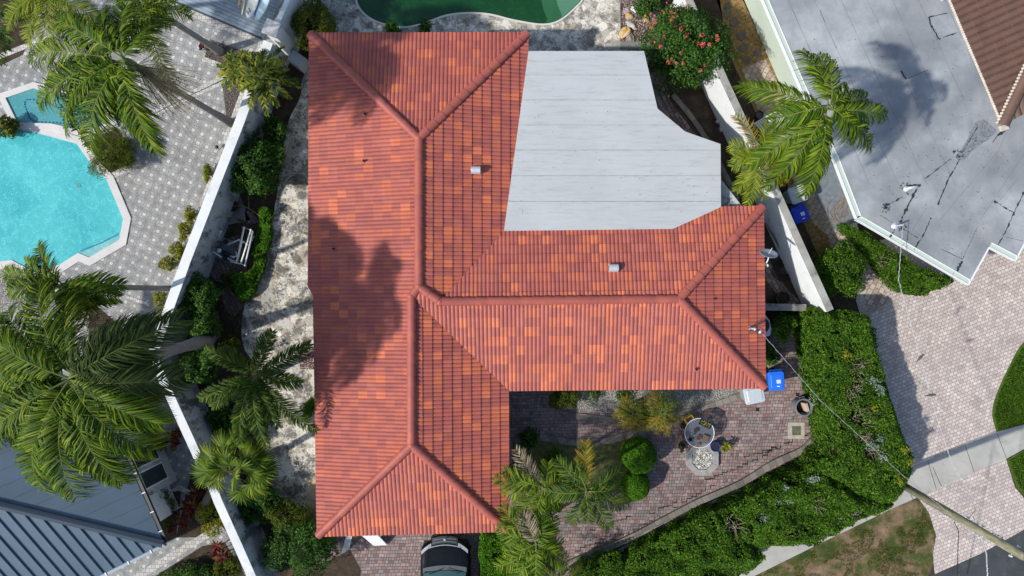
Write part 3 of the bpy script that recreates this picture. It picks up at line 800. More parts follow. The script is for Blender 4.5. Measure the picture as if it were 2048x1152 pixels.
face_tris = [(0, 1, 7), (0, 7, 8), (1, 2, 6), (1, 6, 7), (2, 5, 6), (2, 3, 5), (3, 4, 5)]
for t in face_tris: bm.faces.new([vs[i] for i in t])
bmesh.ops.recalc_face_normals(bm, faces=bm.faces)
ys = [(576 - yp) * (H - 2.85) / FPX for yp in (149.5, 200, 250.5, 301, 352.5, 404)]
for yv in ys:
    bmesh.ops.bisect_plane(bm, geom=bm.verts[:] + bm.edges[:] + bm.faces[:], plane_co=(0, yv, 0), plane_no=(0, 1, 0))
def band_of(y): return sum(1 for q in ys if y > q - 1e-4)
mb = MB()
for f in bm.faces:
    k = band_of(f.calc_center_median().y)
    top = [Vector(v_.co) for v_ in f.verts]
    if (top[1] - top[0]).cross(top[2] - top[0]).z < 0: top.reverse()
    # each sheet laps over the next one by a few millimetres
    out = []
    for p in top:
        lo = 0 if k == 0 else ys[::-1][k - 1]
        out.append(p + Vector((0, 0, .012 if abs(p.y - (ys[::-1][k] if k < 6 else 99)) < 1e-3 else 0.0)))
    b = len(out); mb.add(out, [tuple(range(b))])
ring = fp
n = len(ring); vs_ = [p + Vector((0, 0, 0)) for p in ring] + [p - Vector((0, 0, .16)) for p in ring]
mb.add(vs_, [((i + 1) % n, i, n + i, n + (i + 1) % n) for i in range(n)])
flat = mb.build('flat_roof', M['flat'], house)
for yv in ys:
    xs = []
    for i in range(n):
        a, b = ring[i], ring[(i + 1) % n]
        if (a.y - yv) * (b.y - yv) < 0:
            t = (yv - a.y) / (b.y - a.y); xs.append(a.lerp(b, t))
    xs.sort(key=lambda p: p.x)
    a, b = xs[0], xs[-1]; N = 70; mb = MB(); vs = []
    for i in range(N + 1):
        p = a.lerp(b, i / N); wv = random.choice((.003, .005, .008, .016)) * random.uniform(.6, 1.2); vs += [p + Vector((0, -wv, .017)), p + Vector((0, .002, .017))]
    mb.add(vs, [(2 * i, 2 * i + 2, 2 * i + 3, 2 * i + 1) for i in range(N)]); mb.build('seam', M.setdefault('seamdirt', plain('seam_dirt_material', (.27, .28, .28), .9, var=.45, scale=3)), flat)
bm.free()
# roof vents and pipes
M['galv'] = plain('galvanised_metal_material', (.62, .66, .69), .35, .5, .35, var=.1)
M['lead'] = plain('dark_pipe_material', (.035, .03, .03), .6)
def roofz(px, py, A, B, pitch):
    z = 3.2
    for _ in range(12):
        p = P(px, py, z); z = ZE + pitch * dist(p[:2], A, B)
    return Vector(P(px, py, z))
for (px, py, A, B, pt) in ((952, 341, EA, EB, pNE), (1226, 536, NA, NB, pEN)):
    c = roofz(px, py, A, B, pt) + Vector((0, 0, .04))
    mb = MB(); vs = []; K = 12; wd = .165; dp = .14; ht = .2
    for xx in (-1, 1):
        for k in range(K + 1):
            t = math.pi * k / K
            vs.append(c + Vector((xx * wd, -math.cos(t) * dp, math.sin(t) * ht + .05)))
        vs.append(c + Vector((xx * wd, dp, -.05))); vs.append(c + Vector((xx * wd, -dp, -.05)))
    m_ = K + 3
    fs = [(k, k + 1, m_ + k + 1, m_ + k) for k in range(m_ - 1)] + [tuple(range(m_ - 1, -1, -1)), tuple(range(m_, 2 * m_))]
    mb.add(vs, fs)
    rv = mb.build('roof_vent', M['galv'], house, bevel=.008)
    mb = MB(); mb.box(c + Vector((-.166, 0, .11)), (.012, .16, .09)); mb.build('opening', M['lead'], rv)
for (px, py, A, B, pt) in ((731, 229, eNW, eSW, -PW), (729, 323, eNW, eSW, -PW), (668, 498, eNW, eSW, -PW), (1391, 738, cIn, eE1, pitch_for(cIn, eE1, e1)), (1430, 597, eE1, eE0, pitch_for(eE1, eE0, e1))):
    z = 3.1
    for _ in range(12):
        p = P(px, py, z); z = ZE + abs(pt) * abs(dist(p[:2], A, B))
    c = P(px, py, z); h_ = .05 if px == 1430 else .16
    mb = MB(); mb.lathe(c, [(.04, 0), (.04, h_), (.028, h_), (.028, h_ - .04), (0, h_ - .04)], 12)
    vp = mb.build('vent_pipe', M['lead'], house)
    if px != 1430:
        mb = MB(); mb.lathe(c + Vector((0, 0, -.02)), [(.11, 0), (.10, .05), (.045, .09), (.041, .09)], 14); mb.build('boot', RED[0], vp, smooth=True)
# service mast
c = roofz(1497, 656, eE1, eE0, pitch_for(eE1, eE0, e1))
mb = MB(); mb.tube([c, c + Vector((0, 0, .62))], .035, 10); mb.tube([c + Vector((0, 0, -.02)), c + Vector((0, 0, .05))], [.12, .05], 12)
mb.lathe(c + Vector((0, 0, .6)), [(.05, 0), (.06, .06), (.03, .1), (0, .11)], 10)
mast = mb.build('service_mast', M['galv'], house, smooth=True)
mb = MB()
for k in range(3):
    pts = [c + Vector((0, 0, .62))] + [c + Vector((.1 + .24 * math.sin(t * 3 + k), -.04 + .12 * math.cos(t * 4 + k * 2), .55 - .05 * k + .08 * math.sin(5 * t))) for t in np.linspace(0, 1, 8)] + [c + Vector((.24, -.10, .55))]
    mb.tube(pts, .012, 5)
mb.build('drip_loop', plain('black_cable_material', (.03, .03, .032)), mast)
mb = MB(); mb.lathe(c + Vector((.24, -.10, .42)), [(.0, 0), (.06, .01), (.075, .06), (.05, .13), (0, .15)], 12); mb.build('insulator', plain('pale_insulator_material', (.5, .52, .53)), mast, smooth=True)
MAST = c + Vector((.24, -.10, .56))
# ================================================================ WALLS
def wall_seg(mb, pts, zt, wd, z0=0, mi=0):
    w_ = [tuple(P(a, b, zt)[:2]) for a, b in pts]
    strip(mb, w_, wd, z0, zt, mi); return w_
def wall_thing(label, pts, zt, wd, bodym, capm, capw=None, capt=.03, name='boundary_wall', cat='wall'):
    t = thing(name, label, cat, P(pts[0][0], pts[0][1], zt) * 1.0 - Vector((0, 0, zt)))
    mb = MB(); w_ = wall_seg(mb, pts, zt, wd); mb.build('wall_body', bodym, t)
    mb = MB(); strip(mb, w_, capw or wd + .02, zt + .002, zt + capt); mb.build('wall_cap', capm, t)
    return t
LW = [(537, 84), (480, 243), (419, 400), (372, 522), (330, 640), (308, 703)]
wall_thing('long white boundary wall with black stained inner face running down from the square pillar', LW, 2.0, .34, M['wallpaint'], M['walltop'])
wall_thing('white boundary wall stretch whose upper end is crossed by the big coconut palm trunk', [(308, 716), (334, 778), (389, 898), (408, 940)], 2.0, .30, M['wallpaint'], M['walltop'])
wall_thing('lower white boundary wall stretch below the fan palm, reaching the bottom edge', [(420, 958), (436, 1002), (478, 1095), (520, 1190)], 2.0, .30, M['wallpaint'], M['walltop'])
wall_thing('white boundary wall stretch at the top between the timber deck and the dark green bush', [(553, 50), (585, -20), (620, -110)], 2.25, .16, M['whitewall'], M['walltop'])
c = P(543, 56, 2.5)
pil = thing('wall_pillar', 'square white pillar with a dark stained flat cap at the corner of the timber deck', 'pillar', (c.x, c.y, 0))
mb = MB(); mb.box((c.x, c.y, 1.22), (.44, .44, 2.44), rz=R(-22)); mb.build('shaft', M['whitewall'], pil)
mb = MB(); mb.box((c.x, c.y, 2.48), (.56, .56, .09), rz=R(-22)); mb.build('cap', mat_concrete('stained_cap_material', (.62, .60, .58), .2, (.05, .045, .04), .9), pil, bevel=.01)
RW = [(1366, -25), (1410, 70), (1448, 160), (1500, 272), (1560, 400), (1614, 520), (1660, 621)]
wall_thing('white plaster boundary wall with a mossy grey cap right of the tiled house', RW, 2.0, .26, M['whitewall'], M['mosswall'], .27)
wall_thing('low grey block wall joining the right eave to the mossy capped boundary wall', [(1520, 614), (1612, 615)], 1.1, .24, M['block'], M['block'], name='block_wall')
mb = MB()
for k in range(9):
    mb.box(P(1618 + random.uniform(-10, 12), 622 + k * 9 + random.uniform(-3, 3), .06), (random.uniform(.12, .26), random.uniform(.1, .2), .12), rz=random.random() * 3)
tag(mb.build('broken_bricks', plain('broken_brick_material', (.30, .19, .15), .9, var=.4), bevel=.01), 'loose pile of broken reddish bricks at the end of the low grey block wall', 'bricks')

# ================================================================ GREY ROOFED NEIGHBOUR HOUSE
nb = thing('flat_roofed_house', 'pale green house with a patched grey flat roof and white gutters on the right', 'house', P(1900, 300))
ZN = 3.15
rp = [(1512, -30), (1599, 172), (1668, 322), (1712, 437), (1724, 446), (1936, 570), (1978, 495), (2030, 522), (2062, 462), (2300, 300), (2300, -400), (1340, -400)]
rw = [tuple(P(a, b, ZN)[:2]) for a, b in rp]
def mat_nroof():
    m = Mat('weathered_grey_roof_material', .6, .3)
    c = m.ramp(m.noise(.42, 6, rough=.62), [(.32, (.19, .205, .215)), (.5, (.275, .292, .302)), (.68, (.44, .455, .46))])
    pk = m.noise(.7, 3, vec=m.rot(0, (4, 4, 0))).step(.5, .75)
    c = m.mix(pk * .35, c, (.42, .375, .36))
    br = m.noise(5, 6, vec=m.sc(m.rot(25), (1, .35, 1)), rough=.7); c = m.mix(br.step(.5, .8) * .25, c, (.22, .235, .26))
    c = m.vary(c, 30, .94, 1.06)
    dk = m.noise(2.3, 7, vec=m.rot(0, (1, 8, 0)), rough=.75).step(.62, .78); c = m.mix(dk * .35, c, (.16, .175, .19))
    m.base(c); m.bump(m.noise(8, 4), .12, .02); return m.m
M['nroof'] = mat_nroof()
mb = MB(); mb.prism(rw, ZN - .12, ZN); nroof = mb.build('flat_roof', M['nroof'], nb)
ww = [tuple(P(a, b)[:2]) for a, b in ((1463, -60), (1553, 153), (1580, 214), (1625, 196), (1680, 300), (1700, 395), (1860, 490), (1905, 420), (2000, 430), (2200, 300), (2200, -300), (1360, -300))]
mb = MB(); mb.prism(ww, 0, ZN - .12); nw = mb.build('wall', M['greenwall'], nb)
def jag(name, mat, pts, w0, w1, z, n=14, breaks=0.0, seed=1):
    mb = MB()
    rr = random.Random(seed)
    pts = [P(a, b, z) for a, b in pts]
    for a, b in zip(pts[:-1], pts[1:]):
        L = (b - a).length; k = max(2, int(L * n)); d = (b - a).normalized(); q = Vector((-d.y, d.x, 0))
        pw = [.002 if rr.random() < breaks else (w0 + (w1 - w0) * (.5 + .5 * math.sin(i * .9 + seed)) * rr.random()) for i in range(k + 1)]
        ww_ = [rr.uniform(-.012, .012) for i in range(k + 1)]; vs = []
        for i in range(k + 1):
            p0 = a.lerp(b, i / k) + q * ww_[i] * (w1 / .05); vs += [p0 - q * pw[i], p0 + q * pw[i] * .8]
        mb.add(vs, [(2 * i, 2 * i + 2, 2 * i + 3, 2 * i + 1) for i in range(k)])
    mb.build(name, mat, nroof)
M['tar'] = plain('black_tar_material', (.035, .038, .042), .5, var=.3)
M['seamline'] = plain('roof_seam_material', (.15, .16, .175), .8, var=.3)
zt = ZN + .004
for off in (-60, 0, 52, 104, 156, 208, 260, 312):
    a = (1590 + off - 40, -60); b = (a[0] + 190 + off * .1, a[1] + 430)
    if off == -60: continue
    if off > 200: b = (a[0] + 118, a[1] + 260)
    jag('roof_seam', M['seamline'], [a, b], .004, .011, zt, 5, .15, off)
for a, b in (((1640, 20), (1650, 45)),): jag('roof_seam', M['seamline'], [a, b], .01, .02, zt, 8, 0, 3)
for a, b in (((2046, 190), (1985, 330)), ((1998, 300), (1880, 440)), ((2080, 260), (1960, 440)), ((1925, 505), (1890, 585)), ((2060, 330), (2000, 400)), ((1850, 420), (1800, 500))): jag('roof_seam', M['seamline'], [a, b], .004, .01, zt, 5, .2, int(a[0]))
zt = ZN + .008
for i, (pts, w0, w1, br) in enumerate((([(1895, 76 - 50), (1858, 34)], .01, .03, .1), ([(1858, 34), (1862, 50), (1878, 78)], .02, .05, 0), ([(1878, 78), (1916, 64)], .01, .05, .1), ([(1802, 142), (1812, 158)], .03, .06, 0), ([(1812, 158), (1856, 140)], .006, .014, .05), ([(1742, 213), (1768, 201)], .003, .008, .1),
    ([(1901, 318), (1850, 358)], .008, .03, .15), ([(1918, 322), (1896, 360), (1876, 410)], .015, .05, .1), ([(1862, 436), (1848, 468), (1828, 500)], .012, .05, .15), ([(1838, 370), (1822, 400), (1800, 445)], .02, .09, .02), ([(1812, 370), (1838, 372)], .02, .08, 0), ([(1765, 415), (1806, 394)], .01, .06, .1),
    ([(1760, 430), (1836, 476)], .005, .02, .2), ([(1988, 402), (2028, 426)], .01, .06, .15), ([(2048, 384), (2028, 426), (2012, 462), (1996, 490)], .01, .06, .05), ([(1882, 498), (1924, 518)], .005, .025, .1), ([(1956, 452), (1924, 520)], .004, .016, .2), ([(1924, 522), (1914, 542)], .04, .08, 0), ([(2012, 474), (2046, 482)], .003, .008, .2),
    ([(1995, 270), (2010, 262)], .02, .06, 0), ([(1955, 255), (1925, 305)], .006, .03, .1), ([(2002, 262), (1985, 285)], .01, .03, 0), ([(1790, 458), (1780, 474)], .02, .05, .1))):
    jag('tar_streak', M['tar'], pts, w0, w1, zt, 16, br, i)
for cx, cy, r in ((1804, 456, .12), (1917, 312, .2), (1772, 416, .16), (1812, 379, .2)):
    cc = P(cx, cy, zt); mb = MB()
    for k in range(26):
        a = random.random() * 6.28; q = cc + Vector((math.cos(a), math.sin(a), 0)) * r * random.random() * 1.3; a2 = random.random() * 6.28; s = random.uniform(.02, .07)
        u = Vector((math.cos(a2), math.sin(a2), 0)); v = Vector((-u.y, u.x, 0)) * .35
        mb.add([q - u * s, q - v * s, q + u * s, q + v * s], [(0, 1, 2, 3)])
    mb.build('tar_patch', M['tar'], nroof)
def mat_wt():
    m = Mat('scratched_patch_material', .7, .3)
    f = m.noise(9, 8, rough=.8, dist=2.5); c = m.ramp(f, [(.35, (.05, .055, .06)), (.5, (.20, .21, .22)), (.65, (.36, .375, .39))]); m.base(c); return m.m
mb = MB(); zp = ZN + .006
mb.add([P(*q, zp) for q in [(1953, 243), (1968, 238), (1984, 252), (1995, 262), (1978, 278), (1948, 298), (1930, 318), (1918, 322), (1910, 312), (1922, 300), (1935, 278)]][::-1], [tuple(range(11))])
mb.build('membrane_patch', mat_wt(), nroof)
# gutters
def gutter(pts, name='gutter'):
    w_ = [tuple(P(a, b, ZN)[:2]) for a, b in pts]
    mb = MB()
    def shift(pp, d):
        out = []
        for i, p in enumerate(pp):
            a = Vector(pp[max(0, i - 1)]); b = Vector(pp[min(len(pp) - 1, i + 1)]); u = (b - a).normalized(); out.append(tuple(Vector(p) + Vector((u.y, -u.x)) * d))
        return out
    strip(mb, shift(w_, -.012), .03, ZN - .14, ZN + .03); strip(mb, shift(w_, -.19), .025, ZN - .14, ZN + .02)
    strip(mb, shift(w_, -.10), .16, ZN - .15, ZN + .004, 1)
    g = mb.build(name, [M['white'], M['greenwall']], nb)
    for a, b in zip(w_[:-1], w_[1:]):
        a = Vector(a); b = Vector(b); L = (b - a).length; d = (b - a).normalized(); q = Vector((d.y, -d.x))
        for k in range(int(L / .9)):
            c = a + d * (.5 + k * .9) - q * .08; m2 = MB(); m2.box((c.x, c.y, ZN - .01), (.03, .15, .02), rz=math.atan2(d.y, d.x)); m2.build('gutter_bracket', M['white'], g)
gutter([(1512, -30), (1599, 172), (1668, 322), (1712, 437)])
gutter([(1712, 440), (1724, 446), (1936, 570)])
gutter([(1978, 495), (2030, 522)])
for a, b in (((1936, 570), (1978, 495)), ((2030, 522), (2064, 460))):
    mb = MB(); strip(mb, [tuple(P(*a, ZN)[:2]), tuple(P(*b, ZN)[:2])], .05, ZN - .13, ZN + .02); mb.build('roof_edge', M['white'], nb)
# chimney style vents on the roof
c = P(1812, 378, ZN)
mb = MB(); mb.lathe(c, [(.13, 0), (.09, .06), (.06, .08), (.06, .2)], 14); mb.tube([c + Vector((-.05, 0, .16)), c + Vector((.12, .03, .2)), c + Vector((.3, .05, .2))], .05, 10)
mb.build('flue_pipe', M['galv'], nb, smooth=True)
for (a, b) in ((1628, 147), (1884, 0)):
    c = P(a, b, ZN); mb = MB(); mb.lathe(c, [(.05, 0), (.05, .2), (.03, .2), (.03, .1), (0, .1)], 12); mb.build('vent_pipe', M['galv'], nb)
c = P(1790, 452, ZN)
mb = MB(); mb.tube([c, c + Vector((0, 0, .5))], .03, 8); mb.lathe(c, [(.12, 0), (.05, .05), (.03, .08)], 12); mb.build('wire_mast', M['galv'], nb)
NMAST = c + Vector((0, 0, .5))
# brown tiled roof behind
q0 = P(1886, -30, ZN)[:2]; q1 = P(2004, 250, ZN)[:2]
mb = MB()
A_, B_ = Vector(q1), Vector(q0)    # rises to the left of A->B ... want to the right of the image
A_, B_ = Vector(q0), Vector(q1)
pk = P(2300, -60, ZN)[:2]
tile_plane(mb, A_, B_, .30, [[tuple(q0), tuple(q1), tuple(P(2110, 30, ZN + .9)[:2]), tuple(P(2060, -120, ZN + 1)[:2]), tuple(P(1950, -120, ZN)[:2])]], ZN, 21, bw=.26, amp=.085)
ax = P(2110, 30, ZN)
tile_plane(mb, tuple(q1), tuple(P(2200, 150, ZN)[:2]), .30, [[tuple(q1), tuple(P(2200, 150, ZN)[:2]), tuple(P(2110, 30, ZN + .9)[:2])]], ZN, 22, bw=.26, amp=.085)
broof = mb.build('brown_tile_roof', BRN, nb)
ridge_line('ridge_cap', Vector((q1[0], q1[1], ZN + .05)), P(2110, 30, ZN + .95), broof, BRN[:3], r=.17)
mb = MB()
for i in range(60):
    t = i / 60; p = Vector(q0).lerp(Vector(q1), t); mb.lathe((p.x, p.y, ZN - .01), [(.055, 0), (.05, .05), (0, .07)], 7)
for i in range(22):
    p = Vector((q1[0], q1[1], ZN + .03)).lerp(P(2110, 30, ZN + .95), i / 34) ; mb.lathe((p.x - .2, p.y + .08, p.z), [(.05, 0), (.045, .05), (0, .06)], 7)
mb.build('mortar_edge', plain('pale_mortar_material', (.62, .54, .46), .9, var=.2), broof)
mb = MB(); c = P(2006, 256, ZN); mb.box((c.x, c.y, ZN + .05), (.3, .2, .1), rz=.3); mb.build('ridge_end', plain('pale_end_material', (.55, .5, .42)), broof, bevel=.02)
# blue grey mat and wires beside the house
sheet('concrete_slab', [(1622, 372), (1660, 318), (1712, 430), (1718, 446), (1690, 472), (1668, 458)], .024, plain('blue_grey_slab_material', (.17, .20, .23), .8, var=.25), .006)
mb = MB(); rr = random.Random(5)
for k in range(7):
    cx, cy = P(1682 + rr.uniform(-12, 14), 415 + rr.uniform(-14, 14))[:2]; r0 = rr.uniform(.25, .5); pts = []
    for i in range(50):
        t = i / 50 * 6.28 * 1.4 + k; pts.append((cx + r0 * (1 + .25 * math.sin(2.3 * t + k)) * math.cos(t), cy + r0 * 1.15 * math.sin(t * 1.02 + .3 * k), .05 + .04 * abs(math.sin(3 * t + k))))
    mb.tube(pts, .008, 5)
tag(mb.build('loose_cable', plain('copper_cable_material', (.36, .25, .19), .5)), 'tangled loops of thin brown cable lying on the side yard paving under the white gutter', 'cable')
mb = MB(); c = P(1702, 462); mb.box((c.x, c.y, .02), (.6, .5, .04), rz=.4); tag(mb.build('green_slab', M['greenwall']), 'small pale green slab at the outer corner of the grey roofed house', 'slab')
# side yard picket gates
A = P(1508, 248, 1.0)
bn = thing('slatted_bench', 'white slatted bench beside the mossy wall and the dark round pot', 'bench', (A.x, A.y, 0))
q = [P(1508, 247, 1.0), P(1562, 218, 1.0), P(1582, 244, 1.0), P(1530, 272, 1.0)]
for i in range(12):
    a = q[0].lerp(q[1], (i + .5) / 12); b = q[3].lerp(q[2], (i + .5) / 12); d = (b - a).normalized(); m_ = (a + b) / 2
    m2 = MB(); m2.box((m_.x, m_.y, 1.0), ((b - a).length, .062, .03), rz=math.atan2(d.y, d.x)); m2.build('slat', M['white'], bn)
d = (q[1] - q[0]).normalized()
for a, b in ((q[0], q[1]), (q[3], q[2])):
    m_ = (a + b) / 2; m2 = MB(); m2.box((m_.x, m_.y, .94), ((b - a).length, .05, .08), rz=math.atan2(d.y, d.x)); m2.build('rail', M['white'], bn)
for p in q:
    m2 = MB(); p = p.lerp((q[0] + q[2]) / 2, .06); m2.box((p.x, p.y, .45), (.06, .06, .9)); m2.build('leg', M['white'], bn)
A = P(1552, 322, 1.6); B = P(1632, 286, 1.6)
gt = thing('side_gate', 'white painted gate rail across the side yard just below the tall palm', 'gate', (A.x, A.y, 0))
d = (B - A).normalized(); an = math.atan2(d.y, d.x); m_ = (A + B) / 2
for z in (1.57, .4):
    mb = MB(); mb.box((m_.x, m_.y, z), ((B - A).length, .10, .08), rz=an); mb.build('rail', M['white'], gt)
for i in range(11):
    p = A.lerp(B, (i + .5) / 11); m2 = MB(); m2.box((p.x, p.y, .8), (.09, .03, 1.5), rz=an); m2.build('picket', M['white'], gt)
# ================================================================ METAL ROOF HOUSE, bottom left
mh = thing('metal_roofed_house', 'house with a blue grey standing seam metal roof at the bottom left corner', 'house', P(100, 1000))
ZM = 3.0
def mat_metal(name, c):
    m = Mat(name, .42, .5, .25); col = m.vary(m.mix(0.0, c, c), .8, .9, 1.12); col = m.vary(col, 20, .97, 1.03)
    m.base(col); return m.m
M['mroof'] = mat_metal('blue_grey_metal_material', (.11, .155, .195)); M['mroofd'] = mat_metal('dark_seam_metal_material', (.05, .07, .09))
E1 = P(328, 1087, ZM); E2 = P(232, 870, ZM); E3 = P(120, 1210, ZM)
E2b = E1 + (E2 - E1) * 2.0
hipd = P(0, 993, ZM) - E1
# hip bisects the two eaves; height grows with the distance from the eave
ue = (E2 - E1).normalized(); ub = (P(198, 1152, ZM) - E1).normalized()
ne = Vector((ue.y, -ue.x, 0)); ne = ne if ne.x < 0 else -ne
nb_ = Vector((ub.y, -ub.x, 0)); nb_ = nb_ if nb_.y > 0 else -nb_
bis = (ue + ub).normalized(); sl_ = .33
top = E1 + bis * 11.5; hh_ = (top - E1).dot(ne) * sl_
def up(p): return Vector((p.x, p.y, ZM + (p - E1).dot(ne) * sl_))
def up2(p): return Vector((p.x, p.y, ZM + (p - E1).dot(nb_) * sl_))
mb = MB()
qa = E1 + ue * 12; top = up(top); qt = E1 + bis * 11.5 + ue * 6
qa = E1 + ue * 5.8; top = up(E1 + bis * 8.2)
farp = up(P(-60, 650, ZM + 1.2))
mb.add([E1, qa, farp, top], [(0, 1, 2), (0, 2, 3)])
qb = E1 + ub * 14
t2 = Vector((top.x, top.y, ZM + (top - E1).dot(nb_) * sl_))
mb.add([E1, top, up2(qb + nb_ * (top - E1).dot(nb_)), qb], [(0, 1, 2, 3)])
mroof = mb.build('metal_roof', M['mroof'], mh)
mb = MB(); m3 = MB()
for k in range(1, 26):
    p = E1 + ue * (k * .52); L = 9.0 if k < 9 else 5.0
    # stop at the hip: solve (p+ne*t) on bis line
    den = ne.x * bis.y - ne.y * bis.x; t = ((E1 - p).x * bis.y - (E1 - p).y * bis.x) / den
    q = p + ne * min(L, abs(t) - .12)
    if abs(t) > .3 and k < 11: mb.tube([up(p + ne * .02) + Vector((0, 0, .0)), up(q)], .014, 6)
    p = E1 + ub * (k * .40)
    den = nb_.x * bis.y - nb_.y * bis.x; t = ((E1 - p).x * bis.y - (E1 - p).y * bis.x) / den
    q = p + nb_ * min(L, abs(t) - .16)
    if abs(t) > .3:
        a = up2(p + nb_ * .02); b = up2(q); s = (b - a).cross(Vector((0, 0, 1))).normalized() * .019
        z_ = Vector((0, 0, .06))
        m3.add([a - s, b - s, b + s, a + s, a - s + z_, b - s + z_, b + s + z_, a + s + z_], [(4, 7, 6, 5), (0, 1, 5, 4), (2, 3, 7, 6), (0, 4, 7, 3), (1, 2, 6, 5)])
mb.build('seam', M['mroof'], mroof); m3.build('seam', M['mroof'], mroof)
mb = MB(); hb = up(E1 + bis * 8.2)
s = bis.cross(Vector((0, 0, 1))).normalized() * .14
mb.add([E1 + s + Vector((0, 0, .07)), E1 + Vector((0, 0, .12)), E1 - s + Vector((0, 0, .07)), hb + s + Vector((0, 0, .05)), hb + Vector((0, 0, .12)), hb - s + Vector((0, 0, .05))], [(0, 3, 4, 1), (1, 4, 5, 2)])
mb.build('hip_flashing', M['mroofd'], mroof)
mb = MB()
strip(mb, [tuple((E1 - ue * .0 - ne * .06)[:2]), tuple((qa - ne * .06)[:2])], .13, ZM - .13, ZM - .02)
mb.build('gutter', plain('dark_gutter_material', (.018, .02, .022), .4), mh)
mb = MB()
strip(mb, [tuple((E1 - nb_ * .06)[:2]), tuple((qb - nb_ * .06)[:2])], .10, ZM - .13, ZM - .02)
mb.build('gutter', M['mroof'], mh)
for k in range(7):
    p = E1 + ue * (.45 + .75 * k) - ne * .06; mb = MB(); mb.box((p.x, p.y, ZM - .005), (.03, .13, .02), rz=math.atan2(ue.y, ue.x)); mb.build('gutter_bracket', M['white'], mh)
    p = E1 + ub * (.55 + .9 * k) - nb_ * .05; mb = MB(); mb.box((p.x, p.y, ZM - .005), (.04, .12, .02), rz=math.atan2(ub.y, ub.x)); mb.build('gutter_bracket', M['white'], mh)
# walls below
ii = E1 + bis * .9
pw = [ii, ii + ue * 4.6, ii + ue * 4.6 + ne * 6, ii + ub * 11 + nb_ * 4, ii + ub * 11]
mb = MB(); mb.prism([tuple(p[:2]) for p in pw], 0, ZM - .1); mwall = mb.build('wall', M['whitewall'], mh)
# bay with the glass window towards the garden
w0 = P(257, 905, 2.3); w1 = P(290, 982, 2.3)
dd = (w1 - w0).normalized(); nn_ = Vector((-dd.y, dd.x, 0)); nn_ = nn_ if nn_.x > 0 else -nn_
an = math.atan2(dd.y, dd.x); mid = (w0 + w1) / 2
mb = MB(); mb.box((mid.x - nn_.x * .6, mid.y - nn_.y * .6, 1.3), ((w1 - w0).length + .5, 1.2, 2.6), rz=an); bay = mb.build('bay_wall', M['wallpaint'], mh)  # mid grey wall paint puts the shade on this white bay into its colour
for k in (-.27, .27):
    c = mid + dd * ((w1 - w0).length * k); L = (w1 - w0).length * .46
    mb = MB(); mb.box((c.x + nn_.x * .01, c.y + nn_.y * .01, 1.45), (L, .06, 1.7), rz=an); f = mb.build('window', M['white'], bay)
    mb = MB(); mb.box((c.x + nn_.x * .045, c.y + nn_.y * .045, 1.45), (L - .12, .02, 1.56), rz=an); mb.build('pane', M['glass'], f)

# ================================================================ TIMBER DECK, top left
dk = thing('timber_deck', 'blue grey weathered timber deck of narrow planks at the top left', 'deck', P(450, 0))
dpoly = [(345, 2), (524, 78), (590, -90), (300, -90)]
def mat_plank():
    m = Mat('grey_plank_material', .6, .35); g = m.nt.nodes.new('ShaderNodeNewGeometry')
    c = m.ramp(X(m.nt, g.outputs['Random Per Island']), [(0, (.22, .27, .31)), (1, (.31, .37, .41))]); c = m.vary(c, 2.2, .75, 1.2)
    gr = m.noise(6, 4, vec=m.sc(m.rot(-22.5), (.5, 9, 1))); c = m.mix(gr.step(.5, .7) * .3, c, (.14, .17, .19)); m.base(c); return m.m
du = (P(524, 78) - P(345, 2)).normalized(); dv = Vector((-du.y, du.x, 0))
for k in range(24):
    a = P(345, 2) - du * .6 + dv * (.08 + k * .145); Lk = (P(524, 78) - P(345, 2)).length + .6 + .06 * k * .3
    mb = MB(); c = a + du * (Lk / 2); mb.box((c.x, c.y, .10), (Lk, .132, .03), rz=math.atan2(du.y, du.x)); mb.build('plank', M.setdefault('plank', mat_plank()), dk)
mb = MB(); c = (P(345, 2) + P(524, 78)) / 2; mb.box((c.x, c.y, .07), ((P(524, 78) - P(345, 2)).length, .06, .10), rz=math.atan2(du.y, du.x)); mb.build('edge_board', plain('dark_board_material', (.05, .06, .07)), dk)
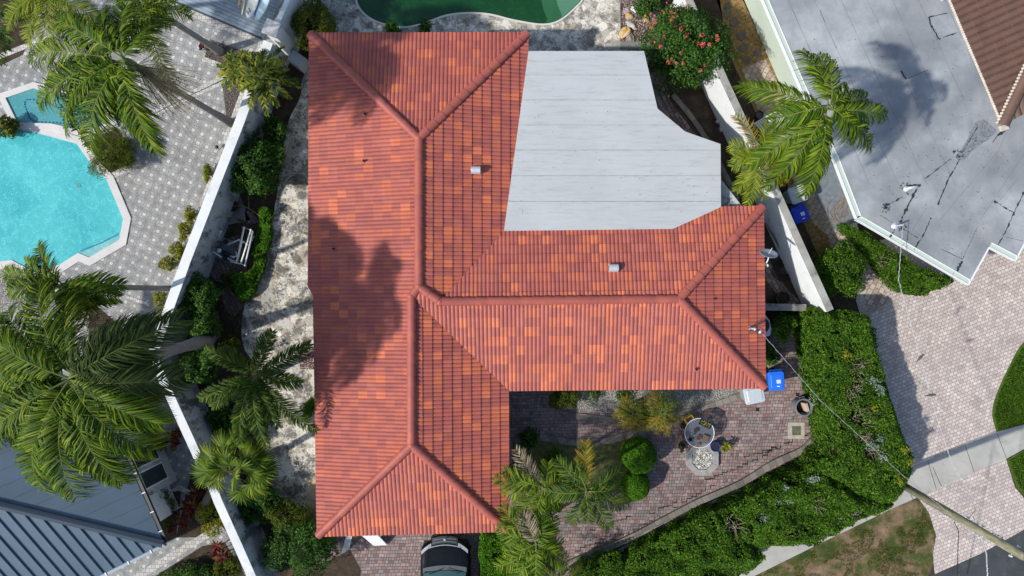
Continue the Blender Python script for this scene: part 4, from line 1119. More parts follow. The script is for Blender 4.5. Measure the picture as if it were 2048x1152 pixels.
# ================================================================ OBJECTS
def mat_car():
    m = Mat('black_car_paint_material', .16, .6); m.base(m.vary(m.mix(0, (.005, .006, .007), (.005, .006, .007)), 5, .8, 1.3)); 
    m.b.inputs['Coat Weight'].default_value = .25; m.b.inputs['Coat Roughness'].default_value = .05; m.b.inputs['Specular IOR Level'].default_value = .25
    m.b.inputs['Roughness'].default_value = .3; return m.m
M['car'] = mat_car(); M['tyre'] = plain('tyre_rubber_material', (.015, .015, .016), .8)
M['silver'] = plain('silver_trim_material', (.55, .57, .58), .3, .6, .5, var=.05)
M['lamp'] = plain('headlamp_glass_material', (.48, .5, .51), .15, .6, var=.3, scale=14)
M['cgrey'] = plain('grey_plastic_material', (.12, .13, .14), .6, var=.1)
M['cglass'] = plain('windscreen_material', (.06, .13, .13), .04, .8)
def car():
    o = P(890, 1066, .6)
    t = thing('parked_car', 'black car with silver headlamps parked nose in against the bottom eave of the tiled roof', 'car', (o.x, o.y, 0))
    rot = Matrix.Rotation(R(1.5), 3, 'Z')
    def T(s, x, z): v = rot @ Vector((x, -s, z)); return (o.x + v.x, o.y + v.y, z)
    prof = [(0.0, .52, .50, .60), (.04, .70, .58, .72), (.14, .84, .70, .80), (.28, .90, .86, .84), (.50, .935, .94, .90), (.9, .955, 1.0, .96), (1.10, .96, 1.05, 1.0),
            (1.22, .96, 1.10, 1.04), (1.85, .96, 1.50, 1.05), (2.35, .96, 1.60, 1.06), (3.2, .96, 1.63, 1.07), (4.1, .95, 1.58, 1.06), (4.5, .93, 1.1, 1.0), (4.65, .88, .8, .75)]
    mb = MB(); K = []
    for (s, hw, zt, zb) in prof:
        row = []
        cab = zt > 1.2
        bow = .16 * max(0, 1 - s / 1.5)
        for (fx, fz) in ((-1, .28), (-1.0, .5), (-.99, 1), (-.93, 2), (-.80, 3), (-.6, 4), (-.3, 5), (0, 5), (.3, 5), (.6, 4), (.80, 3), (.93, 2), (.99, 1), (1.0, .5), (1, .28)):
            a = abs(fx); x = fx * hw
            if fz == .28: z = .28
            elif fz == .5: z = .5 if zb > .65 else .42
            elif fz == 1: z = zb - .10
            else:
                if cab:
                    z = {2: zb, 3: zb + (zt - zb) * .62, 4: zb + (zt - zb) * .95, 5: zt}[fz]
                    x = {2: hw * .95, 3: hw * .82, 4: hw * .66, 5: a * hw}[fz] * (1 if fx > 0 else -1)
                else: z = {2: zb + (zt - zb) * .35, 3: zb + (zt - zb) * .8, 4: zt - .008, 5: zt}[fz]
            row.append(T(s + bow * a * a * 1.6 + (.10 * a ** 6 if s < .1 else 0), x, z))
        K.append(row)
    n = len(K[0]); vs = [v for r in K for v in r]
    fs = [(i * n + j, (i + 1) * n + j, (i + 1) * n + j + 1, i * n + j + 1) for i in range(len(K) - 1) for j in range(n - 1)]
    fs += [tuple(range(n)), tuple(range(len(K) * n - 1, (len(K) - 1) * n - 1, -1))]
    mb.add(vs, fs); body = mb.build('body', M['car'], t, smooth=True)
    def patch(name, pts, mat, par=t, up=.012, thick=.012):
        m2 = MB(); a = [Vector(T(s, x, z + up)) for s, x, z in pts]; m2.add(a, [tuple(range(len(a)))]) ; return m2.build(name, mat, par)
    def ht(s, x):   # approximate bonnet height
        pts = [(q[0], q[2], q[3]) for q in prof]
        bow = .16 * max(0, 1 - s / 1.5) * (abs(x) / .95) ** 2 * 1.6; s2 = max(0, s - bow)
        for (a, za, ba), (b, zb_, bb) in zip(pts[:-1], pts[1:]):
            if a <= s2 <= b:
                f = (s2 - a) / (b - a); z = za + (zb_ - za) * f; bl = ba + (bb - ba) * f; fx = abs(x) / .95
                return z if fx < .62 else z - (z - bl) * min(1, (fx - .62) / .32) * .7
        return pts[0][1]
    def ribbon(name, path, w0, mat, up=.02, par=t):
        m2 = MB(); vs = []
        for i, (s, x) in enumerate(path):
            vs.append(T(s - w0 / 2, x, ht(max(0, s - w0 / 2), x) + up)); vs.append(T(s + w0 / 2, x, ht(s + w0 / 2, x) + up))
        m2.add(vs, [(2 * i, 2 * i + 1, 2 * i + 3, 2 * i + 2) for i in range(len(path) - 1)]); return m2.build(name, mat, par, smooth=True)
    bowf = lambda x: .25 * (abs(x) / .95) ** 2
    ribbon('chrome_strip', [(.36 + bowf(x), x) for x in np.linspace(-.58, .58, 17)], .035, M['silver'])
    g = ribbon('grille', [(.20 + bowf(x), x) for x in np.linspace(-.5, .5, 13)], .20, M['cgrey'], .018)
    ribbon('grille_bar', [(.16 + bowf(x), x) for x in np.linspace(-.44, .44, 13)], .02, M['silver'], .03, g)
    ribbon('grille_bar', [(.24 + bowf(x), x) for x in np.linspace(-.46, .46, 13)], .02, M['silver'], .03, g)
    m2 = MB(); c = Vector(T(.2, 0, ht(.2, 0) + .035)); m2.lathe(c, [(.05, 0), (.05, .01), (0, .012)], 16); m2.build('badge', M['silver'], g)
    for sx in (-1, 1):
        pth = [(.30 + bowf(x) + .5 * max(0, abs(x) - .55) ** 1.5, x) for x in np.linspace(.52, .90, 10) * sx]
        ribbon('headlight', pth, .13, M['lamp'], .022)
    for sx in (-1, 1):
        m2 = MB(); m2.tube([Vector(T(s, sx * (.60 + .06 * s), ht(s, .6) + .014)) for s in np.linspace(.42, 1.06, 8)], .006, 5); m2.build('bonnet_crease', M['car'], body)
    # cowl, windscreen, wipers
    m2 = MB(); xs = np.linspace(-.84, .84, 15); vs = []
    for x in xs:
        b = .10 * (x / .84) ** 2
        vs += [T(1.08 + b, x, 1.065), T(1.24 + b, x, 1.12)]
    m2.add(vs, [(2 * i, 2 * i + 1, 2 * i + 3, 2 * i + 2) for i in range(14)]); m2.build('cowl', M['cgrey'], t)
    m2 = MB(); vs = []
    for x in xs:
        b = .10 * (x / .84) ** 2
        vs += [T(1.25 + b, x * .98, 1.145), T(1.85 + b * .5, x * .86, 1.525 - .04 * (x / .84) ** 2)]
    m2.add(vs, [(2 * i, 2 * i + 1, 2 * i + 3, 2 * i + 2) for i in range(14)]); m2.build('windscreen', M['cglass'], t, smooth=True)
    for (x0, x1) in ((-.05, -.6), (.12, .62)):
        m2 = MB(); m2.tube([Vector(T(1.18, x0, 1.14)), Vector(T(1.28, (x0 + x1) / 2, 1.19)), Vector(T(1.34, x1, 1.21))], .011, 5); m2.build('wiper', M['tyre'], t)
    for s in (.95, 3.65):
        for sx in (-1, 1):
            c = Vector(T(s, sx * .86, .34)); m2 = MB(); ax = rot @ Vector((.11, 0, 0))
            m2.tube([c - ax, c - ax * .9, c + ax * .9, c + ax], [.29, .34, .34, .29], 28); w_ = m2.build('wheel', M['tyre'], t)
            m2 = MB(); m2.tube([c + ax * 1.01 * sx, c + ax * 1.04 * sx], [.2, .19], 20); m2.build('rim', M['silver'], w_)
    for sx in (-1, 1):
        m2 = MB(); m2.box(T(1.75, sx * 1.06, 1.05), (.2, .14, .14), rz=R(3)); m2.build('wing_mirror', M['car'], t, bevel=.03)
car()

# --- wheelie bins
def bin_(label, px, py, col, ang, ht=1.02, mark=True, group='wheeled bins', sz=(.58, .70)):
    c = P(px, py, ht); t = thing('wheelie_bin', label, 'bin', (c.x, c.y, 0), group)
    bm_ = plain(col + '_bin_body_material', {'blue': (.012, .10, .52), 'grey': (.30, .33, .34), 'deepblue': (.008, .045, .42)}[col], .45, .4, var=.1)
    lm = plain(col + '_bin_lid_material', {'blue': (.020, .165, .80), 'grey': (.50, .55, .57), 'deepblue': (.01, .05, .50)}[col], .4, .4, var=.06)
    Mx = Matrix.Rotation(ang, 3, 'Z')
    mb = MB(); w_, d_ = sz
    def T(x, y, z): v = Mx @ Vector((x, y, 0)); return (c.x + v.x, c.y + v.y, z)
    def rr_(hw, hd, r, z, n=5):
        out = []
        for (sx, sy, a0) in ((1, 1, 0), (-1, 1, 90), (-1, -1, 180), (1, -1, 270)):
            for k in range(n):
                a = R(a0 + 90 * k / (n - 1)); out.append(T(sx * (hw - r) + r * math.cos(a), sy * (hd - r) + r * math.sin(a), z))
        return out
    rings = [rr_(w_ * .38, d_ * .36, .05, .06), rr_(w_ * .47, d_ * .46, .06, ht - .1), rr_(w_ * .5, d_ * .5, .07, ht - .08), rr_(w_ * .5, d_ * .5, .07, ht - .04)]
    n = len(rings[0]); mb.add([p for r in rings for p in r], [(i * n + j, i * n + (j + 1) % n, (i + 1) * n + (j + 1) % n, (i + 1) * n + j) for i in range(3) for j in range(n)] + [tuple(range(n - 1, -1, -1)), tuple(range(3 * n, 4 * n))])
    mb.build('body', bm_, t, smooth=False)
    mb = MB(); rings = [rr_(w_ * .53, d_ * .53, .09, ht - .05), rr_(w_ * .53, d_ * .53, .09, ht - .005), rr_(w_ * .49, d_ * .49, .08, ht + .03), rr_(w_ * .40, d_ * .40, .06, ht + .035), rr_(w_ * .36, d_ * .36, .05, ht + .055)]
    mb.add([p for r in rings for p in r], [(i * n + j, i * n + (j + 1) % n, (i + 1) * n + (j + 1) % n, (i + 1) * n + j) for i in range(4) for j in range(n)] + [tuple(range(n - 1, -1, -1)), tuple(range(4 * n, 5 * n))])
    lid = mb.build('lid', lm, t)
    mb = MB(); mb.tube([T(-w_ * .4, d_ * .5, ht - .06), T(-w_ * .4, d_ * .6, ht - .05), T(w_ * .4, d_ * .6, ht - .05), T(w_ * .4, d_ * .5, ht - .06)], .018, 6); mb.build('handle', bm_, t)
    for sx in (-1, 1):
        a = Vector(T(sx * w_ * .34, d_ * .42, .12)); ax = Mx @ Vector((.04, 0, 0)); mb = MB(); mb.tube([a - ax, a + ax], .12, 16); mb.build('wheel', M['tyre'], t)
    if mark:
        wm = plain('white_decal_material', (.75, .78, .8), .5, var=.03)
        mb = MB(); mb.box(T(.06, -.02, ht + .0575), (.15, .14, .003), rz=ang); dc = mb.build('decal', wm, lid)
        mb = MB()
        for k in range(3):
            for l in range(3):
                if (k, l) != (1, 1): mb.box(T(.06 + (k - 1) * .035, -.02 + (l - 1) * .035, ht + .0605), (.018, .012, .003), rz=ang + k + l)
        mb.build('print', lm, dc)
        mb = MB(); mb.box(T(.04, -.20, ht + .0575), (.11, .035, .003), rz=ang); mb.build('decal', wm, lid)
bin_('bright blue wheeled recycling bin at the corner of the tiled roof beside the courtyard hedge', 1553, 762, 'blue', R(4))
bin_('pale grey wheeled bin partly under the bottom right corner of the tiled roof', 1509, 790, 'grey', R(12), .95, False, sz=(.74, .62))
bin_('pale grey wheeled bin next to the deep blue one in the side yard', 1596, 388, 'grey', R(20), 1.0, False, sz=(.62, .62))
bin_('deep blue wheeled bin with a white label in the side yard behind the white wall', 1601, 428, 'deepblue', R(20), .95, True, sz=(.56, .62))
# round grey waste can
c = P(1608, 815, .75)
t = thing('waste_can', 'round grey waste can holding a piece of pale board, against the hedge', 'waste can', (c.x, c.y, 0))
gm = plain('grey_can_material', (.17, .19, .21), .5, var=.15); dkm = plain('dark_inside_material', (.015, .013, .012), .9)
mb = MB(); mb.lathe((c.x, c.y, 0), [(.24, 0), (.315, .72), (.345, .72), (.345, .76), (.30, .765), (.295, .72), (.23, .1), (0, .1)], 28); mb.build('body', gm, t)
for a in (100, 280):
    mb = MB(); q = Vector((c.x + .34 * math.cos(R(a)), c.y + .34 * math.sin(R(a)), .68)); u = Vector((-math.sin(R(a)), math.cos(R(a)), 0)) * .1; o_ = Vector((math.cos(R(a)), math.sin(R(a)), 0)) * .06
    mb.tube([q - u, q - u + o_, q + u + o_, q + u], .014, 6); mb.build('handle', gm, t)
mb = MB(); mb.box((c.x + .10, c.y, .52), (.10, .34, .46), tilt=Matrix.Rotation(.15, 3, 'Y') @ Matrix.Rotation(.3, 3, 'Z'))
tag(mb.build('board_offcut', plain('pale_wood_material', (.52, .40, .28), .8, var=.2), bevel=.005), 'pale board offcut standing inside the round grey waste can', 'board')
mb = MB(); mb.lathe((c.x, c.y, .3), [(.26, 0), (.2, .08), (.1, .1), (0, .06)], 14, rad=lambda t: 1 + .08 * math.sin(5 * t)); tag(mb.build('dark_rubbish', plain('brown_rubbish_material', (.05, .03, .02), .9, var=.6)), 'dark brown waste inside the round grey waste can', 'rubbish')

# --- octagonal planter
c = P(1403, 917)
t = thing('octagonal_planter', 'octagonal grey stone planter ring filled with white gravel below the glass table', 'planter', (c.x, c.y, 0))
def octa(r, o=22.5): return [(c.x + r * math.cos(R(45 * k + o)), c.y + r * math.sin(R(45 * k + o))) for k in range(8)]
mb = MB()
for k in range(8):
    a0, a1 = octa(.69), octa(.44)
    p = [Vector(a0[k]), Vector(a0[(k + 1) % 8]), Vector(a1[(k + 1) % 8]), Vector(a1[k])]; m_ = sum(p, Vector((0, 0))) / 4
    p = [m_ + (q - m_) * .985 for q in p]; mb.prism([tuple(q) for q in p], 0, .16)
mb.build('ring', plain('grey_coping_material', (.33, .32, .295), .85, var=.2), t)
mb = MB(); mb.prism(octa(.43), 0, .11); mb.build('gravel_fill', M['gravel'], t)
# scattered pebbles in it (part of the fill)
mb = MB(); rr = random.Random(4)
for k in range(220):
    a = rr.random() * 6.28; r = .40 * math.sqrt(rr.random()); s = rr.uniform(.012, .03); mb.lathe((c.x + r * math.cos(a), c.y + r * math.sin(a), .108), [(s, 0), (s * .8, s * .6), (0, s * .8)], 6)
pb = mb.build('pebbles', plain('white_pebble_material', (.66, .64, .58), .8, var=.35, scale=14), t); pb['kind'] = 'stuff'

# --- glass table and its pots
c = P(1399, 866, .74); TC = c
t = thing('glass_table', 'round glass garden table with a white rim crowded with pots in the courtyard', 'table', (c.x, c.y, 0))
gl = bpy.data.materials.new('clear_glass_material'); gl.use_nodes = True
n_ = gl.node_tree; b_ = n_.nodes['Principled BSDF']; b_.inputs['Base Color'].default_value = (.16, .19, .22, 1); b_.inputs['Roughness'].default_value = .12; b_.inputs['Alpha'].default_value = .5
mb = MB(); mb.lathe((c.x, c.y, .73), [(.56, 0), (.56, .012), (0, .012)], 48); mb.build('tabletop', gl, t)
mb = MB(); pts = [(c.x + .572 * math.cos(a), c.y + .572 * math.sin(a), .74) for a in np.linspace(0, 2 * math.pi, 49)]; mb.tube(pts, .015, 8); mb.build('rim', M['white'], t)
for k in range(4):
    a = R(45 + 90 * k); mb = MB(); mb.tube([(c.x + .50 * math.cos(a), c.y + .50 * math.sin(a), .72), (c.x + .40 * math.cos(a), c.y + .40 * math.sin(a), .4), (c.x + .47 * math.cos(a), c.y + .47 * math.sin(a), 0)], .018, 6); mb.build('leg', M['white'], t)
mb = MB(); pts = [(c.x + .38 * math.cos(a), c.y + .38 * math.sin(a), .38) for a in np.linspace(0, 2 * math.pi, 33)]; mb.tube(pts, .01, 6); mb.build('brace_ring', M['white'], t)
def pot(label, px, py, z0, r, h, col, cat='pot', sq=False, fillc=(.05, .035, .025), name='plant_pot', group='pots around the glass table'):
    q = P(px, py, z0 + h); t = thing(name, label, cat, (q.x, q.y, z0), group)
    pm = plain(name + '_material', col, .6, var=.2)
    mb = MB()
    if sq:
        mb.box((q.x, q.y, z0 + h / 2), (r * 2, r * 2, h), rz=sq, taper=1.1); mb.build('body', pm, t, bevel=.02)
        mb = MB(); mb.box((q.x, q.y, z0 + h + .004), (r * 1.85, r * 1.85, .006), rz=sq); mb.build('soil', plain('potting_soil_material', fillc, .95, var=.5, scale=20), t)
    else:
        mb.lathe((q.x, q.y, z0), [(r * .72, 0), (r * .95, h * .86), (r * 1.04, h * .86), (r * 1.04, h), (r * .92, h), (r * .88, h * .85)], 20); mb.build('body', pm, t)
        mb = MB(); mb.lathe((q.x, q.y, z0), [(r * .89, h * .86), (r * .5, h * .9), (0, h * .88)], 14); mb.build('soil', plain('potting_soil_material', fillc, .95, var=.5, scale=20), t)
    return t
pot('round dark brown pot holding a pale seedling in the middle of the glass table', 1392, 861, .745, .085, .10, (.06, .03, .028))
pot('smallest white rimmed black pot on the glass table', 1386, 870, .745, .045, .09, (.42, .42, .42), fillc=(.01, .01, .01))
pot('round black pot at the lower left rim of the glass table', 1381, 879, .745, .075, .10, (.02, .02, .022), fillc=(.008, .008, .008))
pot('open terracotta bowl pot left of the square pot on the glass table', 1398, 875, .745, .10, .07, (.16, .08, .06), fillc=(.08, .04, .03))
pot('square grey brown stone pot at the lower right of the glass table', 1412, 877, .745, .115, .09, (.15, .11, .08), sq=R(-20), fillc=(.14, .10, .07))
pot('small terracotta pot on the bottom rim of the glass table', 1397, 891, .745, .065, .10, (.36, .11, .06), fillc=(.30, .08, .045))
pot('red brown pot on the paving at the upper left of the glass table', 1367, 852, .01, .12, .2, (.14, .055, .045))
pot('dark brown pot on the paving half under the left rim of the glass table', 1369, 873, .01, .10, .16, (.10, .045, .04))
pot('dark pot with a trailing plant on the paving lower left of the table', 1364, 892, .01, .14, .22, (.03, .028, .028), fillc=(.03, .02, .02))
pot('glossy deep blue pot with bare stems beside the glass table', 1431, 894, .01, .185, .36, (.012, .045, .30), fillc=(.03, .025, .025))
pot('large round black pot in the narrow yard above the low grey block wall', 1567, 596, .01, .27, .4, (.03, .03, .03), fillc=(.012, .01, .01), group='large garden pots')
pot('round terracotta pot below the big leafy shrub by the long white wall', 466, 412, .01, .22, .3, (.20, .07, .05), fillc=(.03, .03, .02), group='large garden pots')
pot('dark round pot in the side yard next to the white slatted bench', 1519, 229, .01, .16, .3, (.03, .03, .035), fillc=(.10, .10, .11), group='large garden pots')
pot('white trough pot with a spiky red plant on the patio by the gravel bed', 403, 92, .01, .13, .35, (.62, .62, .6), group='large garden pots')
# seedling tray
q = P(1411, 847, .80)
t = thing('seedling_tray', 'rectangular black tray of yellow green seedlings on the glass table', 'tray', (q.x, q.y, .745))
mb = MB(); mb.box((q.x, q.y, .775), (.46, .25, .06), rz=R(-26), taper=1.06); mb.build('tray', plain('black_tray_material', (.014, .016, .014), .5), t, bevel=.008)
mb = MB(); rr = random.Random(2)
for k in range(70):
    a = Matrix.Rotation(R(-26), 3, 'Z') @ Vector((rr.uniform(-.19, .19), rr.uniform(-.08, .08), 0)); s = rr.uniform(.012, .026); u = Vector((math.cos(k), math.sin(k), .3)) * s; v = Vector((-math.sin(k), math.cos(k), .2)) * s * .5
    b = Vector((q.x, q.y, .83)) + a; mb.add([b - u, b - v, b + u, b + v], [(0, 1, 2, 3)])
mb.build('seedlings', mat_leaf('seedling_leaf_material', [(.12, .15, .03), (.38, .34, .06), (.55, .5, .15)]), t)
# yellow chair
q = P(1377, 838, .4)
t = thing('small_chair', "child's yellow garden chair pushed against the upper left rim of the glass table", 'chair', (q.x, q.y, 0))
ym = plain('yellow_plastic_material', (.72, .50, .02), .4, var=.08); rz = R(30); Mr = Matrix.Rotation(rz, 3, 'Z')
def TT(x, y, z): v = Mr @ Vector((x, y, 0)); return (q.x + v.x, q.y + v.y, z)
mb = MB(); mb.box(TT(0, 0, .40), (.32, .30, .03), rz=rz); mb.build('seat', ym, t, bevel=.01)
mb = MB(); mb.box(TT(0, .15, .56), (.32, .03, .30), rz=rz); mb.build('backrest', ym, t, bevel=.01)
for sx in (-1, 1):
    for sy in (-1, 1): mb = MB(); mb.tube([TT(sx * .13, sy * .12, .39), TT(sx * .16, sy * .15, 0)], .018, 6); mb.build('leg', ym, t)
    mb = MB(); mb.box(TT(sx * .17, 0, .52), (.03, .26, .02), rz=rz); mb.build('armrest', ym, t)
mb = MB(); mb.box(TT(0, .02, .43), (.22, .2, .04), rz=rz); tag(mb.build('cushion', plain('purple_cloth_material', (.16, .07, .14), .9, var=.4), bevel=.015), 'dull purple cloth lying on the yellow chair seat', 'cloth')

# --- satellite dish on the east eave
t = thing('satellite_dish', 'grey satellite dish on a white arm at the right eave of the tiled roof', 'satellite dish', P(1531, 528, 2.6))
dc = P(1538, 506, 2.95); nrm = Vector((-.30, -.75, .62)).normalized()
nrm = Vector((.05, .78, .60)).normalized(); ax1 = Vector((1, -.10, 0)); ax1 = (ax1 - nrm * ax1.dot(nrm)).normalized(); ax2 = nrm.cross(ax1)
mb = MB(); vs = []; NR, NA_ = 6, 32
for i in range(NR + 1):
    for j in range(NA_):
        a = 2 * math.pi * j / NA_; r = i / NR; vs.append(dc + ax1 * (.33 * r * math.cos(a)) + ax2 * (.29 * r * math.sin(a)) - nrm * (.07 * (1 - r * r)))
b = len(vs); vs += [v - nrm * .015 for v in vs]
fs = [(i * NA_ + j, i * NA_ + (j + 1) % NA_, (i + 1) * NA_ + (j + 1) % NA_, (i + 1) * NA_ + j) for i in range(NR) for j in range(NA_)]
fs += [tuple(b + k for k in reversed(f)) for f in fs] + [(NR * NA_ + j, NR * NA_ + (j + 1) % NA_, b + NR * NA_ + (j + 1) % NA_, b + NR * NA_ + j) for j in range(NA_)]
mb.add(vs, fs); mb.build('reflector', plain('grey_dish_material', (.27, .31, .35), .5, var=.06), t, smooth=True)
mb = MB(); mb.tube([P(1538, 512, 2.85), P(1535, 522, 2.75), P(1530, 530, 2.62)], .022, 8); mb.build('arm', M['white'], t)
mb = MB(); mb.box(P(1531, 531, 2.62), (.22, .035, .05)); mb.box(P(1527, 531, 2.64), (.035, .10, .06)); mb.box(P(1535, 531, 2.64), (.035, .10, .06)); mb.build('bracket', M['white'], t)
mb = MB(); mb.tube([dc - nrm * .02, dc + nrm * .30 + ax2 * -.12], .010, 6); mb.build('feed_arm', M['white'], t)

# --- air conditioner
c = P(1522, 651, .85)
t = thing('air_conditioner', 'pale grey outdoor air conditioner with a black round fan, half under the right eave', 'air conditioner', (c.x, c.y, 0))
mb = MB(); mb.prism([(c.x + x, c.y + y) for x, y in ((-.42, .42), (.18, .42), (.34, .20), (.40, -.1), (.38, -.36), (.3, -.42), (-.42, -.42))], .06, .85); mb.build('casing', plain('pale_casing_material', (.50, .52, .53), .5), t, bevel=.03)
mb = MB(); mb.lathe((c.x + .02, c.y, .85), [(.31, 0), (.31, .02), (0, .02)], 28); f = mb.build('fan_grille', plain('black_grille_material', (.02, .02, .022), .5), t)
mb = MB()
for k in range(5): mb.tube([(c.x + .02 + (.06 + .05 * k) * math.cos(a), c.y + (.06 + .05 * k) * math.sin(a), .875) for a in np.linspace(0, 6.2832, 25)], .005, 4)
mb.build('guard_wires', M['cgrey'], f)
# --- timber lengths, hose, junk in the narrow yard
for i, (a, b, lab) in enumerate((((1531, 446), (1577, 527), 'thin dark timber length, nearest the tiled roof of the three leaning in the narrow yard'), ((1539, 436), (1583, 528), 'middle pale timber length of the three lying in the narrow yard'), ((1545, 434), (1592, 526), 'widest pale timber length, nearest the white wall of the three in the narrow yard'))):
    A = P(*a, .6); B = P(*b, .1); d = (B - A); Lk = d.length; d.normalize()
    s = d.cross(Vector((0, 0, 1))).normalized(); u = s.cross(d); wv = (.03, .045, .06)[i]
    mb = MB(); mb.add([A - s * wv, B - s * wv, B + s * wv, A + s * wv, A - s * wv + u * .045, B - s * wv + u * .045, B + s * wv + u * .045, A + s * wv + u * .045], [(0, 3, 2, 1), (4, 5, 6, 7), (0, 1, 5, 4), (1, 2, 6, 5), (2, 3, 7, 6), (3, 0, 4, 7)])
    tag(mb.build('timber_length', plain('weathered_timber_material', ((.16, .13, .10), (.34, .29, .24), (.40, .35, .29))[i], .85, var=.25)), lab, 'timber', 'timber lengths in the narrow yard')
c = P(1567, 540)
mb = MB(); pts = []
for i in range(170):
    a = i / 170 * 6.283 * 6; r = .18 + .05 * (i / 170 * 6) * .9 + .02 * math.sin(a * 1.3); pts.append((c.x + r * math.cos(a), c.y + r * math.sin(a), .04 + .035 * (i % 28) / 28 + .02 * math.sin(a * .7)))
mb.tube(pts, .016, 6); tag(mb.build('garden_hose', plain('black_hose_material', (.02, .02, .02), .5)), 'coiled black garden hose on the path below the timber lengths', 'hose')
# tools and boards by the right wall top
c = P(1432, 218); t = thing('board_stack', 'short stack of blue grey boards beside the white wall and the flowering bush', 'boards', (c.x, c.y, 0))
for k, (dx, dy, L_) in enumerate(((0, 0, .95), (.09, .02, 1.0), (.18, .03, .9))):
    mb = MB(); mb.box((c.x + dx, c.y + dy, .05 + .01 * k), (.08, L_, .07), rz=R(33)); mb.build('board', plain('blue_grey_board_material', (.30, .34, .38), .7, var=.2), t)
for i, (px, py, sx, sy, rz, lab) in enumerate(((1437, 241, .25, .36, -20, 'upright pale stone block beside the stack of blue grey boards'), (1444, 258, .34, .24, 30, 'lower flat pale stone block beside the stack of blue grey boards'))):
    c = P(px, py); mb = MB(); mb.box((c.x, c.y, .08), (sx * .8, sy * .8, .14), rz=R(rz)); tag(mb.build('stone_block', plain('pale_block_material', (.42, .41, .38), .85, var=.2), bevel=.015), lab, 'stone block')
# rocks by the flowering bush
def rock(label, px, py, rx, ry, h, col, seed):
    rr = random.Random(seed); c = P(px, py); bm = bmesh.new(); bmesh.ops.create_icosphere(bm, subdivisions=3, radius=1)
    for v in bm.verts:
        n = v.co.normalized(); k = 1 + .22 * math.sin(3 * n.x + seed) * math.cos(2.5 * n.y + seed * 2) + .12 * math.sin(6 * n.y + 5 * n.z + seed) + rr.uniform(-.03, .03)
        v.co = Vector((n.x * rx * k, n.y * ry * k, max(-.02, n.z * h * k))); v.co = Matrix.Rotation(seed, 3, 'Z') @ v.co; v.co += Vector((c.x, c.y, 0))
    me = bpy.data.meshes.new('rock'); bm.to_mesh(me); bm.free()
    m = Mat('rock_material', .9, .2); f = m.noise(3.5, 5); cc = m.ramp(f, [(.35, col[0]), (.6, col[1])]); m.base(m.vary(cc, 20, .85, 1.15)); m.bump(m.noise(14, 5), .5, .03)
    return tag(link('rock', me, m.m), label, 'rock', 'rocks in the corner bed')
rock('large rock with an orange patch beside the stone pool deck', 1250, 66, .26, .21, .2, ((.60, .55, .46), (.62, .36, .07)), 1)
rock('grey brown rock touching the right side of the orange patched rock', 1262, 76, .18, .14, .13, ((.22, .19, .17), (.32, .28, .24)), 2)
rock('small tan rock above the orange patched rock', 1258, 33, .17, .12, .12, ((.5, .44, .36), (.50, .32, .12)), 3)
rock('pale upright rock at the top of the corner gravel bed', 1268, 20, .09, .19, .14, ((.66, .66, .64), (.74, .74, .72)), 4)
rock('yellowish rock half under the flowering bush leaves', 1292, 37, .20, .13, .15, ((.40, .33, .2), (.55, .42, .16)), 5)
rock('pinkish flat rock at the upper left of the corner gravel bed', 1253, 22, .14, .12, .07, ((.35, .27, .26), (.42, .33, .32)), 6)
rock('long grey rock in the middle of the corner gravel bed', 1262, 50, .12, .24, .1, ((.36, .35, .33), (.5, .49, .46)), 7)
rock('small white rock lying in the dark bed below the courtyard kerb', 1243, 1099, .08, .09, .08, ((.5, .5, .48), (.6, .6, .58)), 8)
rock('pink grey rock by the corner of the pale green slab', 1693, 460, .11, .13, .12, ((.4, .32, .3), (.5, .42, .4)), 9)
sheet('gravel_bed', [(1241, -60), (1320, -60), (1320, 84), (1241, 84)], .020, 'redgravel', .01)
mb = MB(); strip(mb, W2([(1240, 92), (1310, 92)]), .3, .0, .10); strip(mb, W2([(1240.5, -100), (1240.5, 100)]), .03, .0, .05); mb.build('bed_edging', M['block'])['kind'] = 'structure'

# --- pool equipment: pumps and white pipes
c = P(462, 497)
t = thing('pool_equipment', 'pool pumps and white plastic pipework standing on a slab beside the long white wall', 'pool equipment', (c.x, c.y, 0))
mb = MB(); mb.prism(W2([(440, 472), (482, 488), (466, 530), (418, 508)]), .0, .10); mb.build('slab', M['block'], t)
pm = plain('white_pipe_material', (.76, .77, .76), .4, .4, var=.08)
def pipe(pts, z, r=.034):
    mb = MB(); pp = [P(a, b, zz) for (a, b), zz in zip(pts, z if isinstance(z, (list, tuple)) else [z] * len(pts))]
    mb.tube(pp, r, 10)
    for p in pp[1:-1]: mb.lathe(p + Vector((0, 0, -.045)), [(0, 0), (.045, .01), (.05, .045), (.045, .08), (0, .09)], 10)
    mb.build('pipe', pm, t, smooth=True)
pipe([(473, 526), (488, 455), (502, 460), (492, 497)], [.55, .6, .6, .55])
pipe([(461, 523), (490, 530), (506, 462)], [.5, .55, .6]); pipe([(482, 526), (494, 488), (499, 470)], .62)
pipe([(475, 522), (483, 485), (485, 481)], .5); pipe([(455, 489), (478, 480), (490, 485)], [.45, .5, .5])
pipe([(418, 498), (444, 515)], [.45, .35]); pipe([(427, 476), (433, 460), (441, 463), (436, 478)], [.3, .7, .7, .3]); pipe([(472, 503), (474, 512), (467, 514), (460, 512)], .5, .028)
pipe([(455, 516), (466, 522), (474, 523)], .42)
pipe([(498, 500), (503, 480), (508, 472)], .35, .022)
bk = plain('black_pump_material', (.03, .032, .035), .45); gy = plain('grey_tank_material', (.17, .165, .16), .6, var=.2)
